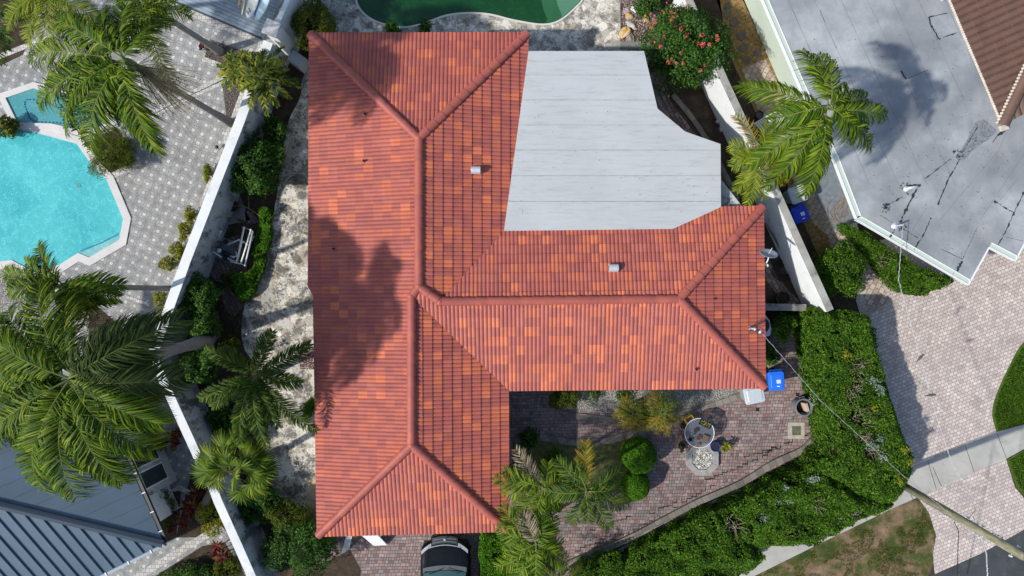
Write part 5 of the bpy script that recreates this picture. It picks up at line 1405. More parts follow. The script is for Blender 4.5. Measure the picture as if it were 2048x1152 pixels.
for (a, b, r, h, mm, nm) in ((425, 486, .17, .62, gy, 'filter_tank'), (448, 515, .10, .35, bk, 'pump'), (465, 490, .08, .30, gy, 'pump'), (449, 483, .09, .28, bk, 'pump'), (420, 506, .09, .3, gy, 'tank')):
    q = P(a, b, h); mb = MB(); mb.lathe((q.x, q.y, 0), [(r * .9, .08), (r, .12), (r, h * .75), (r * .8, h * .92), (r * .3, h), (0, h)], 20); mb.build(nm, mm, t, smooth=True)
q = P(437, 501, .45); mb = MB(); mb.lathe((q.x, q.y, .36), [(.09, 0), (.09, .04), (.07, .05), (0, .055)], 20); mb.build('white_cap', pm, t)
q0_ = P(442, 503, .3); q1_ = P(462, 512, .3); mb = MB(); mb.tube([q0_, q0_.lerp(q1_, .1), q0_.lerp(q1_, .8), q1_], [.06, .09, .09, .05], 14); mb.build('motor', bk, t, smooth=True)
# --- white tilted panel box beside the pillar
c = P(592, 117, .75)
t = thing('cabinet', 'grey white metal cabinet standing askew at the foot of the upper white wall', 'cabinet', (c.x, c.y, 0))
mb = MB(); mb.box((c.x, c.y, .37), (.62, .48, .74), rz=R(-35)); mb.build('casing', plain('grey_cabinet_material', (.42, .43, .43), .5, var=.08), t, bevel=.015)
mb = MB(); mb.box((c.x + .02, c.y - .0, .755), (.56, .42, .02), rz=R(-35)); mb.build('lid', plain('grey_lid_material', (.50, .51, .51), .5, var=.08), t)
# --- lamp on the patio
for (a, b, a2, b2, lab) in ((402, 98, 420, 114, 'small black spike lamp standing in the patio gravel bed below the spiky red plant'), (434, 294, 440, 300, 'small black spike lamp against the long white wall on the patio side'), (231, 258, 226, 262, 'small black spike lamp at the right corner of the spa')):
    top_ = P(a, b, .5 if a2 - a > 10 else .2); bt = P(a2, b2, 0); t = thing('spike_lamp', lab, 'lamp', tuple(bt), 'patio spike lamps')
    mb = MB(); mb.tube([bt, top_], .012, 6); mb.build('stem', bk, t); mb = MB(); mb.lathe(top_, [(.05, 0), (.075, .03), (.03, .07), (0, .08)], 14); mb.build('lamp_head', bk, t)
# --- white shutters / slatted panel by the garage
def panel(label, pts, zs, slats, mat=None):
    v = [P(a, b, z) for (a, b), z in zip(pts, zs)]; t = thing('garden_shutter', label, 'shutter', (v[0].x, v[0].y, 0))
    n = (v[1] - v[0]).cross(v[3] - v[0]).normalized()
    if n.z < 0: n = -n
    mb = MB(); mb.add(v + [p - n * .03 for p in v], [(0, 1, 2, 3), (7, 6, 5, 4), (0, 4, 5, 1), (1, 5, 6, 2), (2, 6, 7, 3), (3, 7, 4, 0)]); mb.build('back_board', mat or M['white'], t)
    for i in range(slats):
        f = (i + .5) / slats; a = v[0].lerp(v[3], f); b = v[1].lerp(v[2], f); d = (b - a); s = (v[3] - v[0]).normalized() * .022
        mb = MB(); mb.add([a + n * .002, b + n * .002, b + s + n * .022, a + s + n * .022, a + s * 1.1 + n * .0, b + s * 1.1], [(0, 1, 2, 3), (3, 2, 5, 4)]); mb.build('slat', mat or M['white'], t)
panel('white slatted shutter panel leaning out from under the bottom eave left of the black car', [(718, 1066), (750, 1064), (774, 1090), (747, 1091)], [1.6, 1.6, .1, .1], 12)
panel('plain grey white board leaning under the bottom left eave behind the dark shrub', [(694, 1066), (706, 1066), (698, 1098), (683, 1106)], [1.4, 1.4, .1, .1], 2, plain('grey_board_material', (.45, .48, .47), .6))
# --- surfboards leaning in a rack
def board(label, tip, tail, z0, z1, wd, col, roll, stripe=None, swirl=False):
    a = P(*tip, z0); b = P(*tail, z1); t = thing('surfboard', label, 'surfboard', tuple(a), 'surfboards at the edge of the timber deck')
    d = (b - a); L = d.length; d.normalize(); s = d.cross(Vector((0, 0, 1))).normalized(); s = Matrix.Rotation(roll, 3, d) @ s; u = s.cross(d)
    if u.z < 0: u = -u
    def prf(f): return wd * (math.sin(math.pi * min(1, f * 1.02)) ** .55) * (1 - .15 * f)
    mb = MB(); vs = []; N = 24; Kk = 12
    for i in range(N + 1):
        f = i / N
        for j in range(Kk):
            a_ = 2 * math.pi * j / Kk; vs.append(a + d * (L * f) + s * (prf(f) * math.cos(a_)) + u * (.035 * math.sin(a_) * (prf(f) / wd) ** .5))
    mb.add(vs, [(i * Kk + j, i * Kk + (j + 1) % Kk, (i + 1) * Kk + (j + 1) % Kk, (i + 1) * Kk + j) for i in range(N) for j in range(Kk)])
    body = mb.build('board_body', plain('board_' + col[1] + '_material', col[0], .3, .5, var=.05), t, smooth=True)
    if stripe:
        mb = MB(); vs = []
        for i in range(2, N - 1):
            f = i / N; w_ = prf(f); q = a + d * (L * f) + u * .034
            vs += [q + s * (w_ * stripe[1]), q + s * (w_ * stripe[2])]
        mb.add(vs, [(2 * i, 2 * i + 2, 2 * i + 3, 2 * i + 1) for i in range(N - 4)]); mb.build('stripe', plain('stripe_material', stripe[0], .4), body)
    if swirl:
        km = plain('black_graphic_material', (.02, .02, .025), .4)
        q = a + d * .30 + u * .037 - s * .02; mb = MB(); pts = [q + s * (.055 * math.cos(x)) + d * (.055 * math.sin(x)) for x in np.linspace(0, 6.2832, 21)]; mb.tube(pts, .009, 4)
        mb.build('ring_mark', km, body)
        mb = MB(); q = a + d * .42 + s * .055 + u * .037; vs = []
        for x in np.linspace(-.35, 1.9, 12):
            w_ = .032 * math.sin((x + .35) / 2.25 * math.pi); r_ = s * math.cos(x) + d * math.sin(x); vs += [q + r_ * (.10 - w_) - s * .1, q + r_ * (.10 + w_) - s * .1]
        mb.add(vs, [(2 * i, 2 * i + 1, 2 * i + 3, 2 * i + 2) for i in range(11)]); mb.build('swirl_mark', km, body)
board('white surfboard with a black ring and swirl mark, middle of the rack', (494, 36), (520, -40), .35, 1.9, .25, ((.74, .76, .74), 'white'), R(10), swirl=True)
board('orange and cream surfboard furthest left in the rack', (483, 31), (496, -50), .3, 1.8, .17, ((.72, .68, .55), 'cream'), R(-35), ((.55, .22, .02), -.2, .55))
board('pale blue surfboard with a bright blue edge, nearest the pillar in the rack', (511, 42), (545, -40), .35, 1.9, .22, ((.45, .62, .72), 'pale_blue'), R(22), ((.03, .12, .65), -.95, -.55))
board('slim yellow and purple surfboard at the very top left of the rack', (477, 12), (480, -50), .3, 1.7, .12, ((.65, .5, .12), 'yellow'), R(-20), ((.2, .05, .3), -.3, .3))

# ================================================================ UTILITY POLE AND WIRES
pb_ = P(1775, 952); pt_ = P(2047, 1113, 7.6)
t = thing('utility_pole', 'tall weathered wooden utility pole rising from the verge at the bottom right', 'pole', tuple(pb_))
def mat_pole():
    m = Mat('weathered_pole_material', .85, .2); f = m.noise(4, 5, vec=m.sc(m.pos(), (3, 3, .5)))
    c = m.ramp(f, [(.3, (.15, .14, .085)), (.55, (.26, .25, .16)), (.75, (.34, .32, .22))]); m.base(m.vary(c, 30, .85, 1.15)); m.bump(f, .4, .01); return m.m
mb = MB(); mb.tube([pb_ - Vector((0, 0, .2)), pb_.lerp(pt_, .5), pt_], [.15, .135, .12], 16); mb.build('shaft', mat_pole(), t, smooth=True)
mb = MB(); mb.tube([pb_.lerp(pt_, .30) + Vector((-.10, -.09, 0)), pb_.lerp(pt_, .62) + Vector((-.09, -.08, 0))], .02, 6); mb.build('conduit', M['cgrey'], t)
wm_ = plain('white_cable_material', (.46, .48, .50), .5); bkc = plain('black_wire_material', (.02, .02, .022), .6)
def on_pole(f): return pb_.lerp(pt_, f)
for f, sd_ in ((.95, 1), (.95, -1), (.74, 1), (.52, -1), (.64, 1)):
    q = on_pole(f) + Vector((.12 * sd_, .14 * sd_, 0)); mb = MB(); mb.tube([on_pole(f), q], .012, 5); mb.tube([q + Vector((0, 0, -.03)), q + Vector((0, 0, .06))], [.035, .028], 8); mb.build('insulator', plain('white_insulator_material', (.65, .67, .68), .3), t)
mb = MB(); rr = random.Random(9)
for k in range(6):
    f0 = .62 + .02 * k; a = on_pole(f0); pts = [a + Vector((rr.uniform(-.08, .12) , rr.uniform(-.1, .16), 0)) + (on_pole(f0 + .16) - a) * x + Vector((.10 * math.sin(5 * x + k), .12 * math.sin(4 * x + k), .1)) for x in np.linspace(0, 1, 9)]; mb.tube(pts, .013, 5)
mb.build('cable_loops', wm_, t)
M['cgrey2'] = plain('grey_wire_material', (.30, .31, .32), .5)
def wire(label, pts, r, mat, twist=False, sag=0.0, group=None):
    pp = []
    for a, b in zip(pts[:-1], pts[1:]):
        a = Vector(a); b = Vector(b)
        for i in range(14):
            f = i / 14; q = a.lerp(b, f); q.z -= sag * 4 * f * (1 - f); pp.append(q)
    pp.append(Vector(pts[-1])); mb = MB(); mb.tube(pp, r, 6)
    if twist:
        d = (pp[-1] - pp[0]).normalized(); s = d.cross(Vector((0, 0, 1))).normalized()
        q2 = []
        for i in range(len(pp) - 1):
            for j in range(8):
                f = (i + j / 8); p = pp[i].lerp(pp[i + 1], j / 8); a = f * 3.1; q2.append(p + s * (.016 * math.cos(a)) + Vector((0, 0, .016 * math.sin(a))))
        mb.tube(q2, r * .8, 5)
    tag(mb.build('overhead_wire', mat), label, 'wire', 'overhead wires')
wire('overhead wire from the tiled roof mast across the hedge to the utility pole', [MAST, P(1640, 800, 3.9), P(1805, 950, 4.2), P(1940, 1060, 4.55), on_pole(.74)], .0055, M['cgrey2'], True)
wire('white twisted cable from the grey flat roof over the driveway to the pole', [NMAST, P(1797, 560, 3.6), P(1840, 715, 3.7), P(1872, 830, 3.9), P(1905, 930, 4.2), P(1942, 990, 4.4), P(1951, 1020, 4.5), P(1937, 1038, 4.6), on_pole(.70)], .0065, wm_, True)
wire('white cable hanging from the utility pole off the bottom edge over the street', [on_pole(.74), P(1966, 1085, 4.8), P(1973, 1108, 4.9), P(1974, 1130, 5.0), P(1978, 1200, 5.0)], .013, wm_, True)
wire('thin black guy cable running straight down to the bottom edge beside the brown lawn', [on_pole(.60) + Vector((-.15, -.12, 0)), P(1917, 1062, 3.6), P(1913, 1200, 1.2)], .014, bkc)
for (a, b, z, lab) in ((1840, 715, 3.72, 'small brown bird perched on the upper part of the white cable over the driveway'), (1861, 790, 3.86, 'small brown bird perched on the lower part of the white cable over the driveway')):
    c = P(a, b, z + .05); dv_ = Vector((.55, .8, 0)).normalized() if a == 1840 else Vector((1, .12, 0)).normalized(); mb = MB()
    mb.tube([c - dv_ * .20, c - dv_ * .10, c - dv_ * .03 + Vector((0, 0, .01)), c + dv_ * .05 + Vector((0, 0, .03)), c + dv_ * .09 + Vector((0, 0, .05)), c + dv_ * .12 + Vector((0, 0, .06)), c + dv_ * .14 + Vector((0, 0, .058)), c + dv_ * .165 + Vector((0, 0, .055))], [.012, .022, .045, .048, .03, .034, .026, .004], 10)
    tag(mb.build('bird', plain('brown_feather_material', (.10, .075, .06), .9, var=.3), smooth=True), lab, 'bird', 'birds on the white cable')
# ================================================================ VEGETATION
rng = np.random.default_rng(5)
def unit(v): return v / np.maximum(np.linalg.norm(v, axis=-1, keepdims=True), 1e-9)
def leaf_quads(p, nrm, L, Wd, rg, direction=None, fold=.25):
    n = len(p); nrm = unit(nrm)
    r = rg.normal(size=(n, 3)) if direction is None else direction
    d = unit(r - nrm * (r * nrm).sum(1, keepdims=True)); s = np.cross(nrm, d)
    L = np.broadcast_to(np.asarray(L, float).reshape(-1, 1), (n, 1)); Wd = np.broadcast_to(np.asarray(Wd, float).reshape(-1, 1), (n, 1))
    base = p - d * L * .5; tip = p + d * L * .5 - nrm * L * .10; mid = p - d * L * .04
    a = mid + s * Wd * .5 + nrm * Wd * fold; b = mid - s * Wd * .5 + nrm * Wd * fold
    V = np.stack([base, a, tip, b], 1)
    return V
def quads_obj(name, Vs, mat, parent):
    V = np.concatenate(Vs).reshape(-1, 3); F = np.arange(len(V)).reshape(-1, 4)
    return np_mesh(name, V, F, mat, parent)
LM = {
 'hedge': mat_leaf('hedge_leaf_material', [(.013, .042, .005), (.040, .11, .008), (.085, .19, .012), (.16, .28, .022)], .5),
 'ball': mat_leaf('clipped_ball_leaf_material', [(.015, .055, .004), (.05, .15, .006), (.09, .24, .008), (.15, .33, .015)], .5),
 'darkbush': mat_leaf('dark_bush_leaf_material', [(.015, .045, .007), (.035, .10, .013), (.06, .15, .018), (.11, .22, .04)], .38),
 'bright': mat_leaf('bright_shrub_leaf_material', [(.035, .11, .006), (.07, .19, .008), (.11, .27, .012)], .5),
 'yellow': mat_leaf('yellow_green_leaf_material', [(.10, .13, .012), (.24, .27, .02), (.42, .40, .04)], .5),
 'croton': mat_leaf('croton_leaf_material', [(.018, .045, .010), (.045, .085, .012), (.12, .15, .016), (.34, .33, .03)], .4),
 'olive': mat_leaf('olive_leaf_material', [(.035, .055, .008), (.085, .12, .012), (.17, .19, .018)], .5),
 'red': mat_leaf('red_leaf_material', [(.06, .008, .012), (.17, .016, .028), (.24, .05, .04), (.20, .18, .03)], .4),
 'flower': mat_leaf('coral_petal_material', [(.50, .05, .05), (.72, .11, .09), (.78, .20, .16), (.75, .30, .24)], .7, .2),
 'palm': mat_leaf('palm_leaf_material', [(.020, .048, .003), (.055, .120, .006), (.120, .205, .010), (.26, .31, .022)], .36, .3),
 'palmy': mat_leaf('yellowing_palm_leaf_material', [(.07, .13, .012), (.17, .23, .016), (.32, .34, .03)], .36, .3),
 'palmd': mat_leaf('dark_palm_leaf_material', [(.012, .035, .004), (.030, .075, .007), (.065, .125, .010), (.14, .18, .02)], .34, .25),
 'oldpalm': mat_leaf('old_palm_leaf_material', [(.020, .040, .010), (.05, .085, .018), (.10, .135, .035)], .6, .2),
 'dead': mat_leaf('dry_frond_material', [(.10, .075, .05), (.24, .19, .12), (.40, .35, .26)], .8, .1),
 'orange': mat_leaf('orange_tipped_leaf_material', [(.05, .09, .01), (.14, .17, .02), (.36, .24, .02), (.45, .22, .02)], .5),
 'silver': mat_leaf('silver_leaf_material', [(.14, .20, .14), (.32, .39, .31)], .7, .1),
 'white': mat_leaf('white_petal_material', [(.6, .62, .55), (.8, .8, .75)], .7, .1),
}
BARK = plain('brown_bark_material', (.12, .09, .065), .9, var=.3, scale=10)
TWIG = plain('grey_twig_material', (.26, .21, .16), .9, var=.3)
def mat_trunk(name, c1, c2, s=9):
    m = Mat(name, .85, .2); x, y, z = m.xy(m.pos()); f = (z * s + (m.noise(3, 3) - .5) * .8).fract(); c = m.ramp(f, [(0, c1), (.14, c2), (.9, c2), (1, c1)]); c = m.vary(c, 4, .8, 1.2)
    m.base(c); m.bump(f, .4, .01); return m.m
PT = mat_trunk('grey_palm_trunk_material', (.11, .10, .09), (.26, .245, .225)); PTB = mat_trunk('brown_palm_trunk_material', (.06, .045, .035), (.15, .12, .095), 14)
def lump(p, seed, f=1.3):
    return vnoise(p[:, 0] * f, p[:, 1] * f + p[:, 2] * .7 * f, seed)
def bush(label, px, py, z, rpx, h, mat, n=5000, leaf=.085, aspect=.45, cat='shrub', name='leafy_shrub', group=None, ry=None, seed=0, blobs=5, extra=None, droop=0.0, shape=.35, core=True, base=None, upright=0.0):
    """z = height of the visual middle; rpx = half width in photo pixels at that height"""
    rg = np.random.default_rng(seed + 100); c = P(px, py, z); k = (H - z) / FPX; rx = rpx * k; ryy = (ry or rpx) * k
    t = thing(name, label, cat, (c.x, c.y, 0), group)
    cs = [(c.x, c.y, h * .52, rx * .86, ryy * .86, h * .48)]
    for i in range(blobs):
        a = 6.28 * (i + rg.random() * .6) / max(1, blobs); q = .48 + .22 * rg.random(); s = .36 + .2 * rg.random()
        cs.append((c.x + rx * q * math.cos(a), c.y + ryy * q * math.sin(a), h * (.45 + .22 * rg.random()), rx * s, ryy * s, h * (.28 + .14 * rg.random())))
    vol = np.array([q[3] * q[4] * .5 + q[3] * q[5] for q in cs]); cnt = (n * vol / vol.sum()).astype(int); Vs = []; PP = []; NN = []
    for q, m_ in zip(cs, cnt):
        u = unit(rg.normal(size=(m_, 3))); u[:, 2] = np.abs(u[:, 2]) * np.where(rg.random(m_) < .85, 1, -1)
        rad = (1 - shape * rg.random((m_, 1)) ** 1.6)
        p = np.array(q[:3]) + u * rad * np.array(q[3:])
        PP.append(p); NN.append(u)
    p = np.concatenate(PP); u = np.concatenate(NN)
    l = lump(p, seed + 3, 2.6 / max(.6, rx) * .9 + .8); hole = lump(p, seed + 9, 5.0)
    lk = .35 if blobs == 0 else 1.0
    p[:, 2] *= (1 + lk * (.38 * l - .20)); p[:, :2] = np.array([c.x, c.y]) + (p[:, :2] - np.array([c.x, c.y])) * (1 + lk * (.24 * lump(p, seed + 5, 3.2) - .12)).reshape(-1, 1)
    keep = (p[:, 2] > .03) & ~((hole < (.27 if blobs else .1)) & (rg.random(len(p)) < .8)); p = p[keep]; u = u[keep]
    nr = u * .8 + rg.normal(size=u.shape) * .55 + np.array([0, 0, .5])
    L = leaf * (.65 + .7 * rg.random(len(p)))
    dr = None
    if upright or droop: dr = u * np.array([1, 1, 0]) + np.array([0, 0, upright - droop]) + rg.normal(size=u.shape) * .35; 
    quads_obj('foliage', [leaf_quads(p, nr, L, L * aspect, rg, dr)], LM[mat] if isinstance(mat, str) else mat, t)
    mb = MB()
    for i in range(5 + blobs):
        a = rg.random() * 6.28; q = .55 * rg.random() + .15; e = Vector((c.x + rx * q * math.cos(a), c.y + ryy * q * math.sin(a), h * (.5 + .3 * rg.random())))
        b0 = Vector((c.x + rg.normal() * .04, c.y + rg.normal() * .04, 0)); md = b0.lerp(e, .5) + Vector((rg.normal() * .05, rg.normal() * .05, .08)); mb.tube([b0, md, e], [.022, .016, .008], 5)
    mb.build('stems', BARK, t)
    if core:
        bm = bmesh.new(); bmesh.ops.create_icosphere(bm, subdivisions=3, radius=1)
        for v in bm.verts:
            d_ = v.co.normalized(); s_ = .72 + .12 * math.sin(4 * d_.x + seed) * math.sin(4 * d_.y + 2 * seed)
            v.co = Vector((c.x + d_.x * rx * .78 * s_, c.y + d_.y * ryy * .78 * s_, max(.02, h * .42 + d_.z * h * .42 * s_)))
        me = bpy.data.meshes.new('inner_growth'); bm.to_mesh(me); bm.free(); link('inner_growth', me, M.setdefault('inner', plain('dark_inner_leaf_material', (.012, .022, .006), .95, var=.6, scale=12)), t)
    if extra: extra(t, c, rx, ryy, h, rg)
    return t
def inpoly(x, y, poly):
    c = np.zeros(len(x), bool); n = len(poly); j = n - 1
    for i in range(n):
        xi, yi = poly[i]; xj, yj = poly[j]
        with np.errstate(divide='ignore', invalid='ignore'):
            cond = ((yi > y) != (yj > y)) & (x < (xj - xi) * (y - yi) / (yj - yi + 1e-12) + xi)
        c ^= cond; j = i
    return c
def edgedist(x, y, poly):
    d = np.full(len(x), 1e9); n = len(poly)
    for i in range(n):
        ax, ay = poly[i]; bx, by = poly[(i + 1) % n]; vx, vy = bx - ax, by - ay; t = np.clip(((x - ax) * vx + (y - ay) * vy) / (vx * vx + vy * vy + 1e-9), 0, 1)
        d = np.minimum(d, np.hypot(x - ax - t * vx, y - ay - t * vy))
    return d
def hedge(label, poly_px, zt, n, mat='hedge', leaf=.085, name='hedge', cat='hedge', seed=0, rough=.35, edge=.35, gaps=(), hlow=.72, mats2=None, group=None, holef=.30, lumpf=.9):
    rg = np.random.default_rng(seed); poly = [tuple(P(a, b, zt * .9)[:2]) for a, b in catmull(poly_px, 4)]
    xs = np.array([p[0] for p in poly]); ys = np.array([p[1] for p in poly]); x0, x1, y0, y1 = xs.min(), xs.max(), ys.min(), ys.max()
    t = thing(name, label, cat, (float(xs.mean()), float(ys.mean()), 0), group)
    X_ = []; Y_ = []
    tot = 0
    while tot < n:
        x = rg.uniform(x0, x1, n); y = rg.uniform(y0, y1, n); k = inpoly(x, y, poly); X_.append(x[k]); Y_.append(y[k]); tot += k.sum()
    x = np.concatenate(X_)[:n]; y = np.concatenate(Y_)[:n]
    x = x + (vnoise(x * 3, y * 3, seed + 1) - .5) * .25; y = y + (vnoise(x * 3, y * 3, seed + 2) - .5) * .25
    d = edgedist(x, y, poly)
    prof = np.sqrt(np.clip(d / edge, 0, 1)) * (1 - hlow) + hlow
    def top(x, y, prof):
        return zt * prof * (1 - rough * .5 + rough * (.6 * vnoise(x * lumpf, y * lumpf, seed + 4) + .4 * vnoise(x * 2.7, y * 2.7, seed + 6)))
    zz = top(x, y, prof); z = zz - rg.random(len(x)) ** 2.2 * .32
    hole = vnoise(x * 4.2, y * 4.2, seed + 7); kp = ~((hole < holef) & (rg.random(len(x)) < .85))
    for (gx, gy, gr) in gaps:
        g = P(gx, gy, zt); dd = np.hypot(x - g.x, y - g.y) / (gr * (H - zt) / FPX); kp &= ~((dd + .5 * (vnoise(x * 5, y * 5, 3) - .5) < .8) & (rg.random(len(x)) < .82))
    p = np.stack([x, y, z], 1)[kp]
    nr = rg.normal(size=p.shape) * .55 + np.array([0, 0, 1.0])
    Ls = leaf * (.6 + .8 * rg.random(len(p)))
    # sides
    m_ = int(n * .35); per = []; 
    L_ = [math.hypot(poly[(i + 1) % len(poly)][0] - poly[i][0], poly[(i + 1) % len(poly)][1] - poly[i][1]) for i in range(len(poly))]
    idx = rg.choice(len(poly), m_, p=np.array(L_) / sum(L_)); f = rg.random(m_)
    a = np.array(poly)[idx]; b = np.array(poly)[(idx + 1) % len(poly)]; q = a + (b - a) * f[:, None]; dv = unit(b - a); area = sum(poly[i][0] * poly[(i + 1) % len(poly)][1] - poly[(i + 1) % len(poly)][0] * poly[i][1] for i in range(len(poly)))
    nn = np.stack([dv[:, 1], -dv[:, 0]], 1) * (1 if area > 0 else -1)
    zs = rg.random(m_) * zt * hlow; off = -(rg.random(m_) * .15) - .06 * (zs / zt) + (vnoise(q[:, 0] * 3, q[:, 1] * 3 + zs, seed + 8) - .5) * .22
    ps = np.stack([q[:, 0] + nn[:, 0] * off, q[:, 1] + nn[:, 1] * off, zs], 1); ns = np.stack([nn[:, 0], nn[:, 1], np.full(m_, .3)], 1) + rg.normal(size=(m_, 3)) * .5
    V = [leaf_quads(p, nr, Ls, Ls * .52, rg), leaf_quads(ps, ns, leaf, leaf * .52, rg)]
    quads_obj('foliage', V, LM[mat], t)
    # woody inside
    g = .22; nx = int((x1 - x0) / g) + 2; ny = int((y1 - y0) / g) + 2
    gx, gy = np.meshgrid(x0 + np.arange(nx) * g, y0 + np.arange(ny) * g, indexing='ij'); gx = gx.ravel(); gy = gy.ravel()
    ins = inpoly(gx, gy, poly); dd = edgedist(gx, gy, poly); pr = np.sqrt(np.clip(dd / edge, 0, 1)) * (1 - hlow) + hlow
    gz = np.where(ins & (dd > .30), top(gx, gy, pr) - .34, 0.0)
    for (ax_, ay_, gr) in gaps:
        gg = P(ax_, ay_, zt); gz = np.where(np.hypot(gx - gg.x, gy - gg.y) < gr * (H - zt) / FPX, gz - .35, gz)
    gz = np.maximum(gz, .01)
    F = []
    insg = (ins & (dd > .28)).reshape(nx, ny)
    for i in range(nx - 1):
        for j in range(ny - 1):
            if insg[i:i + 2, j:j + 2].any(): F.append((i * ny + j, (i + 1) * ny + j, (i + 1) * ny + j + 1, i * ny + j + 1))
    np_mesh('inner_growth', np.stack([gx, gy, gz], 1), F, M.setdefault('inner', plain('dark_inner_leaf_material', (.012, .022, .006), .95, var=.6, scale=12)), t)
    # bare twigs at the gaps
    mb = MB()
    for (ax_, ay_, gr) in gaps:
        gg = P(ax_, ay_, zt)
        for k in range(int(gr * 1.6)):
            a_ = rg.random() * 6.28; r_ = gr * (H - zt) / FPX * rg.random(); s = Vector((gg.x + r_ * math.cos(a_), gg.y + r_ * math.sin(a_), zt - .38)); a2 = rg.random() * 6.28
            e = s + Vector((math.cos(a2) * .28, math.sin(a2) * .28, .22 + .2 * rg.random())); md = s.lerp(e, .5) + Vector((rg.normal() * .03, rg.normal() * .03, .05)); mb.tube([s, md, e], [.015, .011, .006], 4)
    if gaps: mb.build('bare_twigs', TWIG, t)
    return t
def sprig(t, spots, z, mat, name, n=40, r=.16, leaf=.07):
    V = []
    for (a, b) in spots:
        c = P(a, b, z); p = np.array(c) + rng.normal(size=(n, 3)) * r * np.array([.5, .5, .25]); V.append(leaf_quads(p, rng.normal(size=(n, 3)) * .6 + np.array([0, 0, 1]), leaf, leaf * .3, rng))
    quads_obj(name, V, LM[mat], t)

# ---- palms
def frond_mesh(rg, C0, D, a, b, n=44, ll=.55, side_bend=0.0, wleaf=.036, shag=.3, fwd=.75, tw=0.0, droopl=.45, start=.10):
    """C0 start, D horizontal displacement of the tip; returns verts, faces(quads)"""
    D = np.array([D[0], D[1], 0.0]); Ln = np.linalg.norm(D); dn = D / Ln; sn = np.array([-dn[1], dn[0], 0.0])
    def pos(t): t = np.asarray(t); return np.array(C0) + D * t[:, None] + sn * (side_bend * Ln * (t ** 2))[:, None] + np.array([0, 0, 1.0]) * (a * t - b * t ** 2)[:, None]
    V = []; F = []
    t = np.linspace(0, 1, 14); p = pos(t); base = 0
    # rachis
    w_ = .020 * (1 - t) ** .8 + .004
    up = np.array([0, 0, 1.0])
    for i in range(14): V += [p[i] - sn * w_[i], p[i] + up * w_[i] * .9, p[i] + sn * w_[i]]
    for i in range(13):
        for k in range(2): F.append((3 * i + k, 3 * i + k + 1, 3 * (i + 1) + k + 1, 3 * (i + 1) + k))
    nr = len(V)
    RV, RF = V, F; V = []; F = []
    tt = start + (1 - start) * (np.arange(n) + .5) / n
    for s in (-1, 1):
        ti = np.clip(tt + rg.normal(size=n) * .006, 0, .999); q = pos(ti); q2 = pos(np.clip(ti + .02, 0, 1.02)); T = unit(q2 - q); S = unit(np.cross(T, up)) * s; N = unit(np.cross(S * s, T))
        f = (ti - start) / (1 - start); Lf = ll * (np.sin(np.pi * np.clip(.12 + .80 * f, 0, 1)) ** .7) * (.85 + .3 * rg.random(n))
        fw = fwd * (.75 + .6 * f) + rg.normal(size=n) * .14
        lift = .30 + rg.normal(size=n) * shag + tw * s
        d = unit(S + T * fw[:, None] + N * lift[:, None])
        wd = unit(np.cross(d, N + rg.normal(size=(n, 3)) * .25))
        dro = np.array([0, 0, -1.0])
        m1 = q + d * (Lf * .45)[:, None] + dro * (Lf * .06 * droopl)[:, None]; m2 = q + d * (Lf * .78)[:, None] + dro * (Lf * .30 * droopl)[:, None]; e = q + d * (Lf * .98)[:, None] + dro * (Lf * .75 * droopl)[:, None]
        ww = wleaf
        b0 = len(V)
        for i in range(n):
            h_ = wd[i] * ww * .5
            V += [q[i] - h_ * .5, q[i] + h_ * .5, m1[i] - h_, m1[i] + h_, m2[i] - h_ * .75, m2[i] + h_ * .75, e[i] - h_ * .08, e[i] + h_ * .08]
            k = b0 + 8 * i; F += [(k, k + 1, k + 3, k + 2), (k + 2, k + 3, k + 5, k + 4), (k + 4, k + 5, k + 7, k + 6)]
    return RV, RF, V, F
RACH = mat_leaf('frond_stalk_material', [(.09, .13, .025), (.17, .19, .045)], .5, .05)
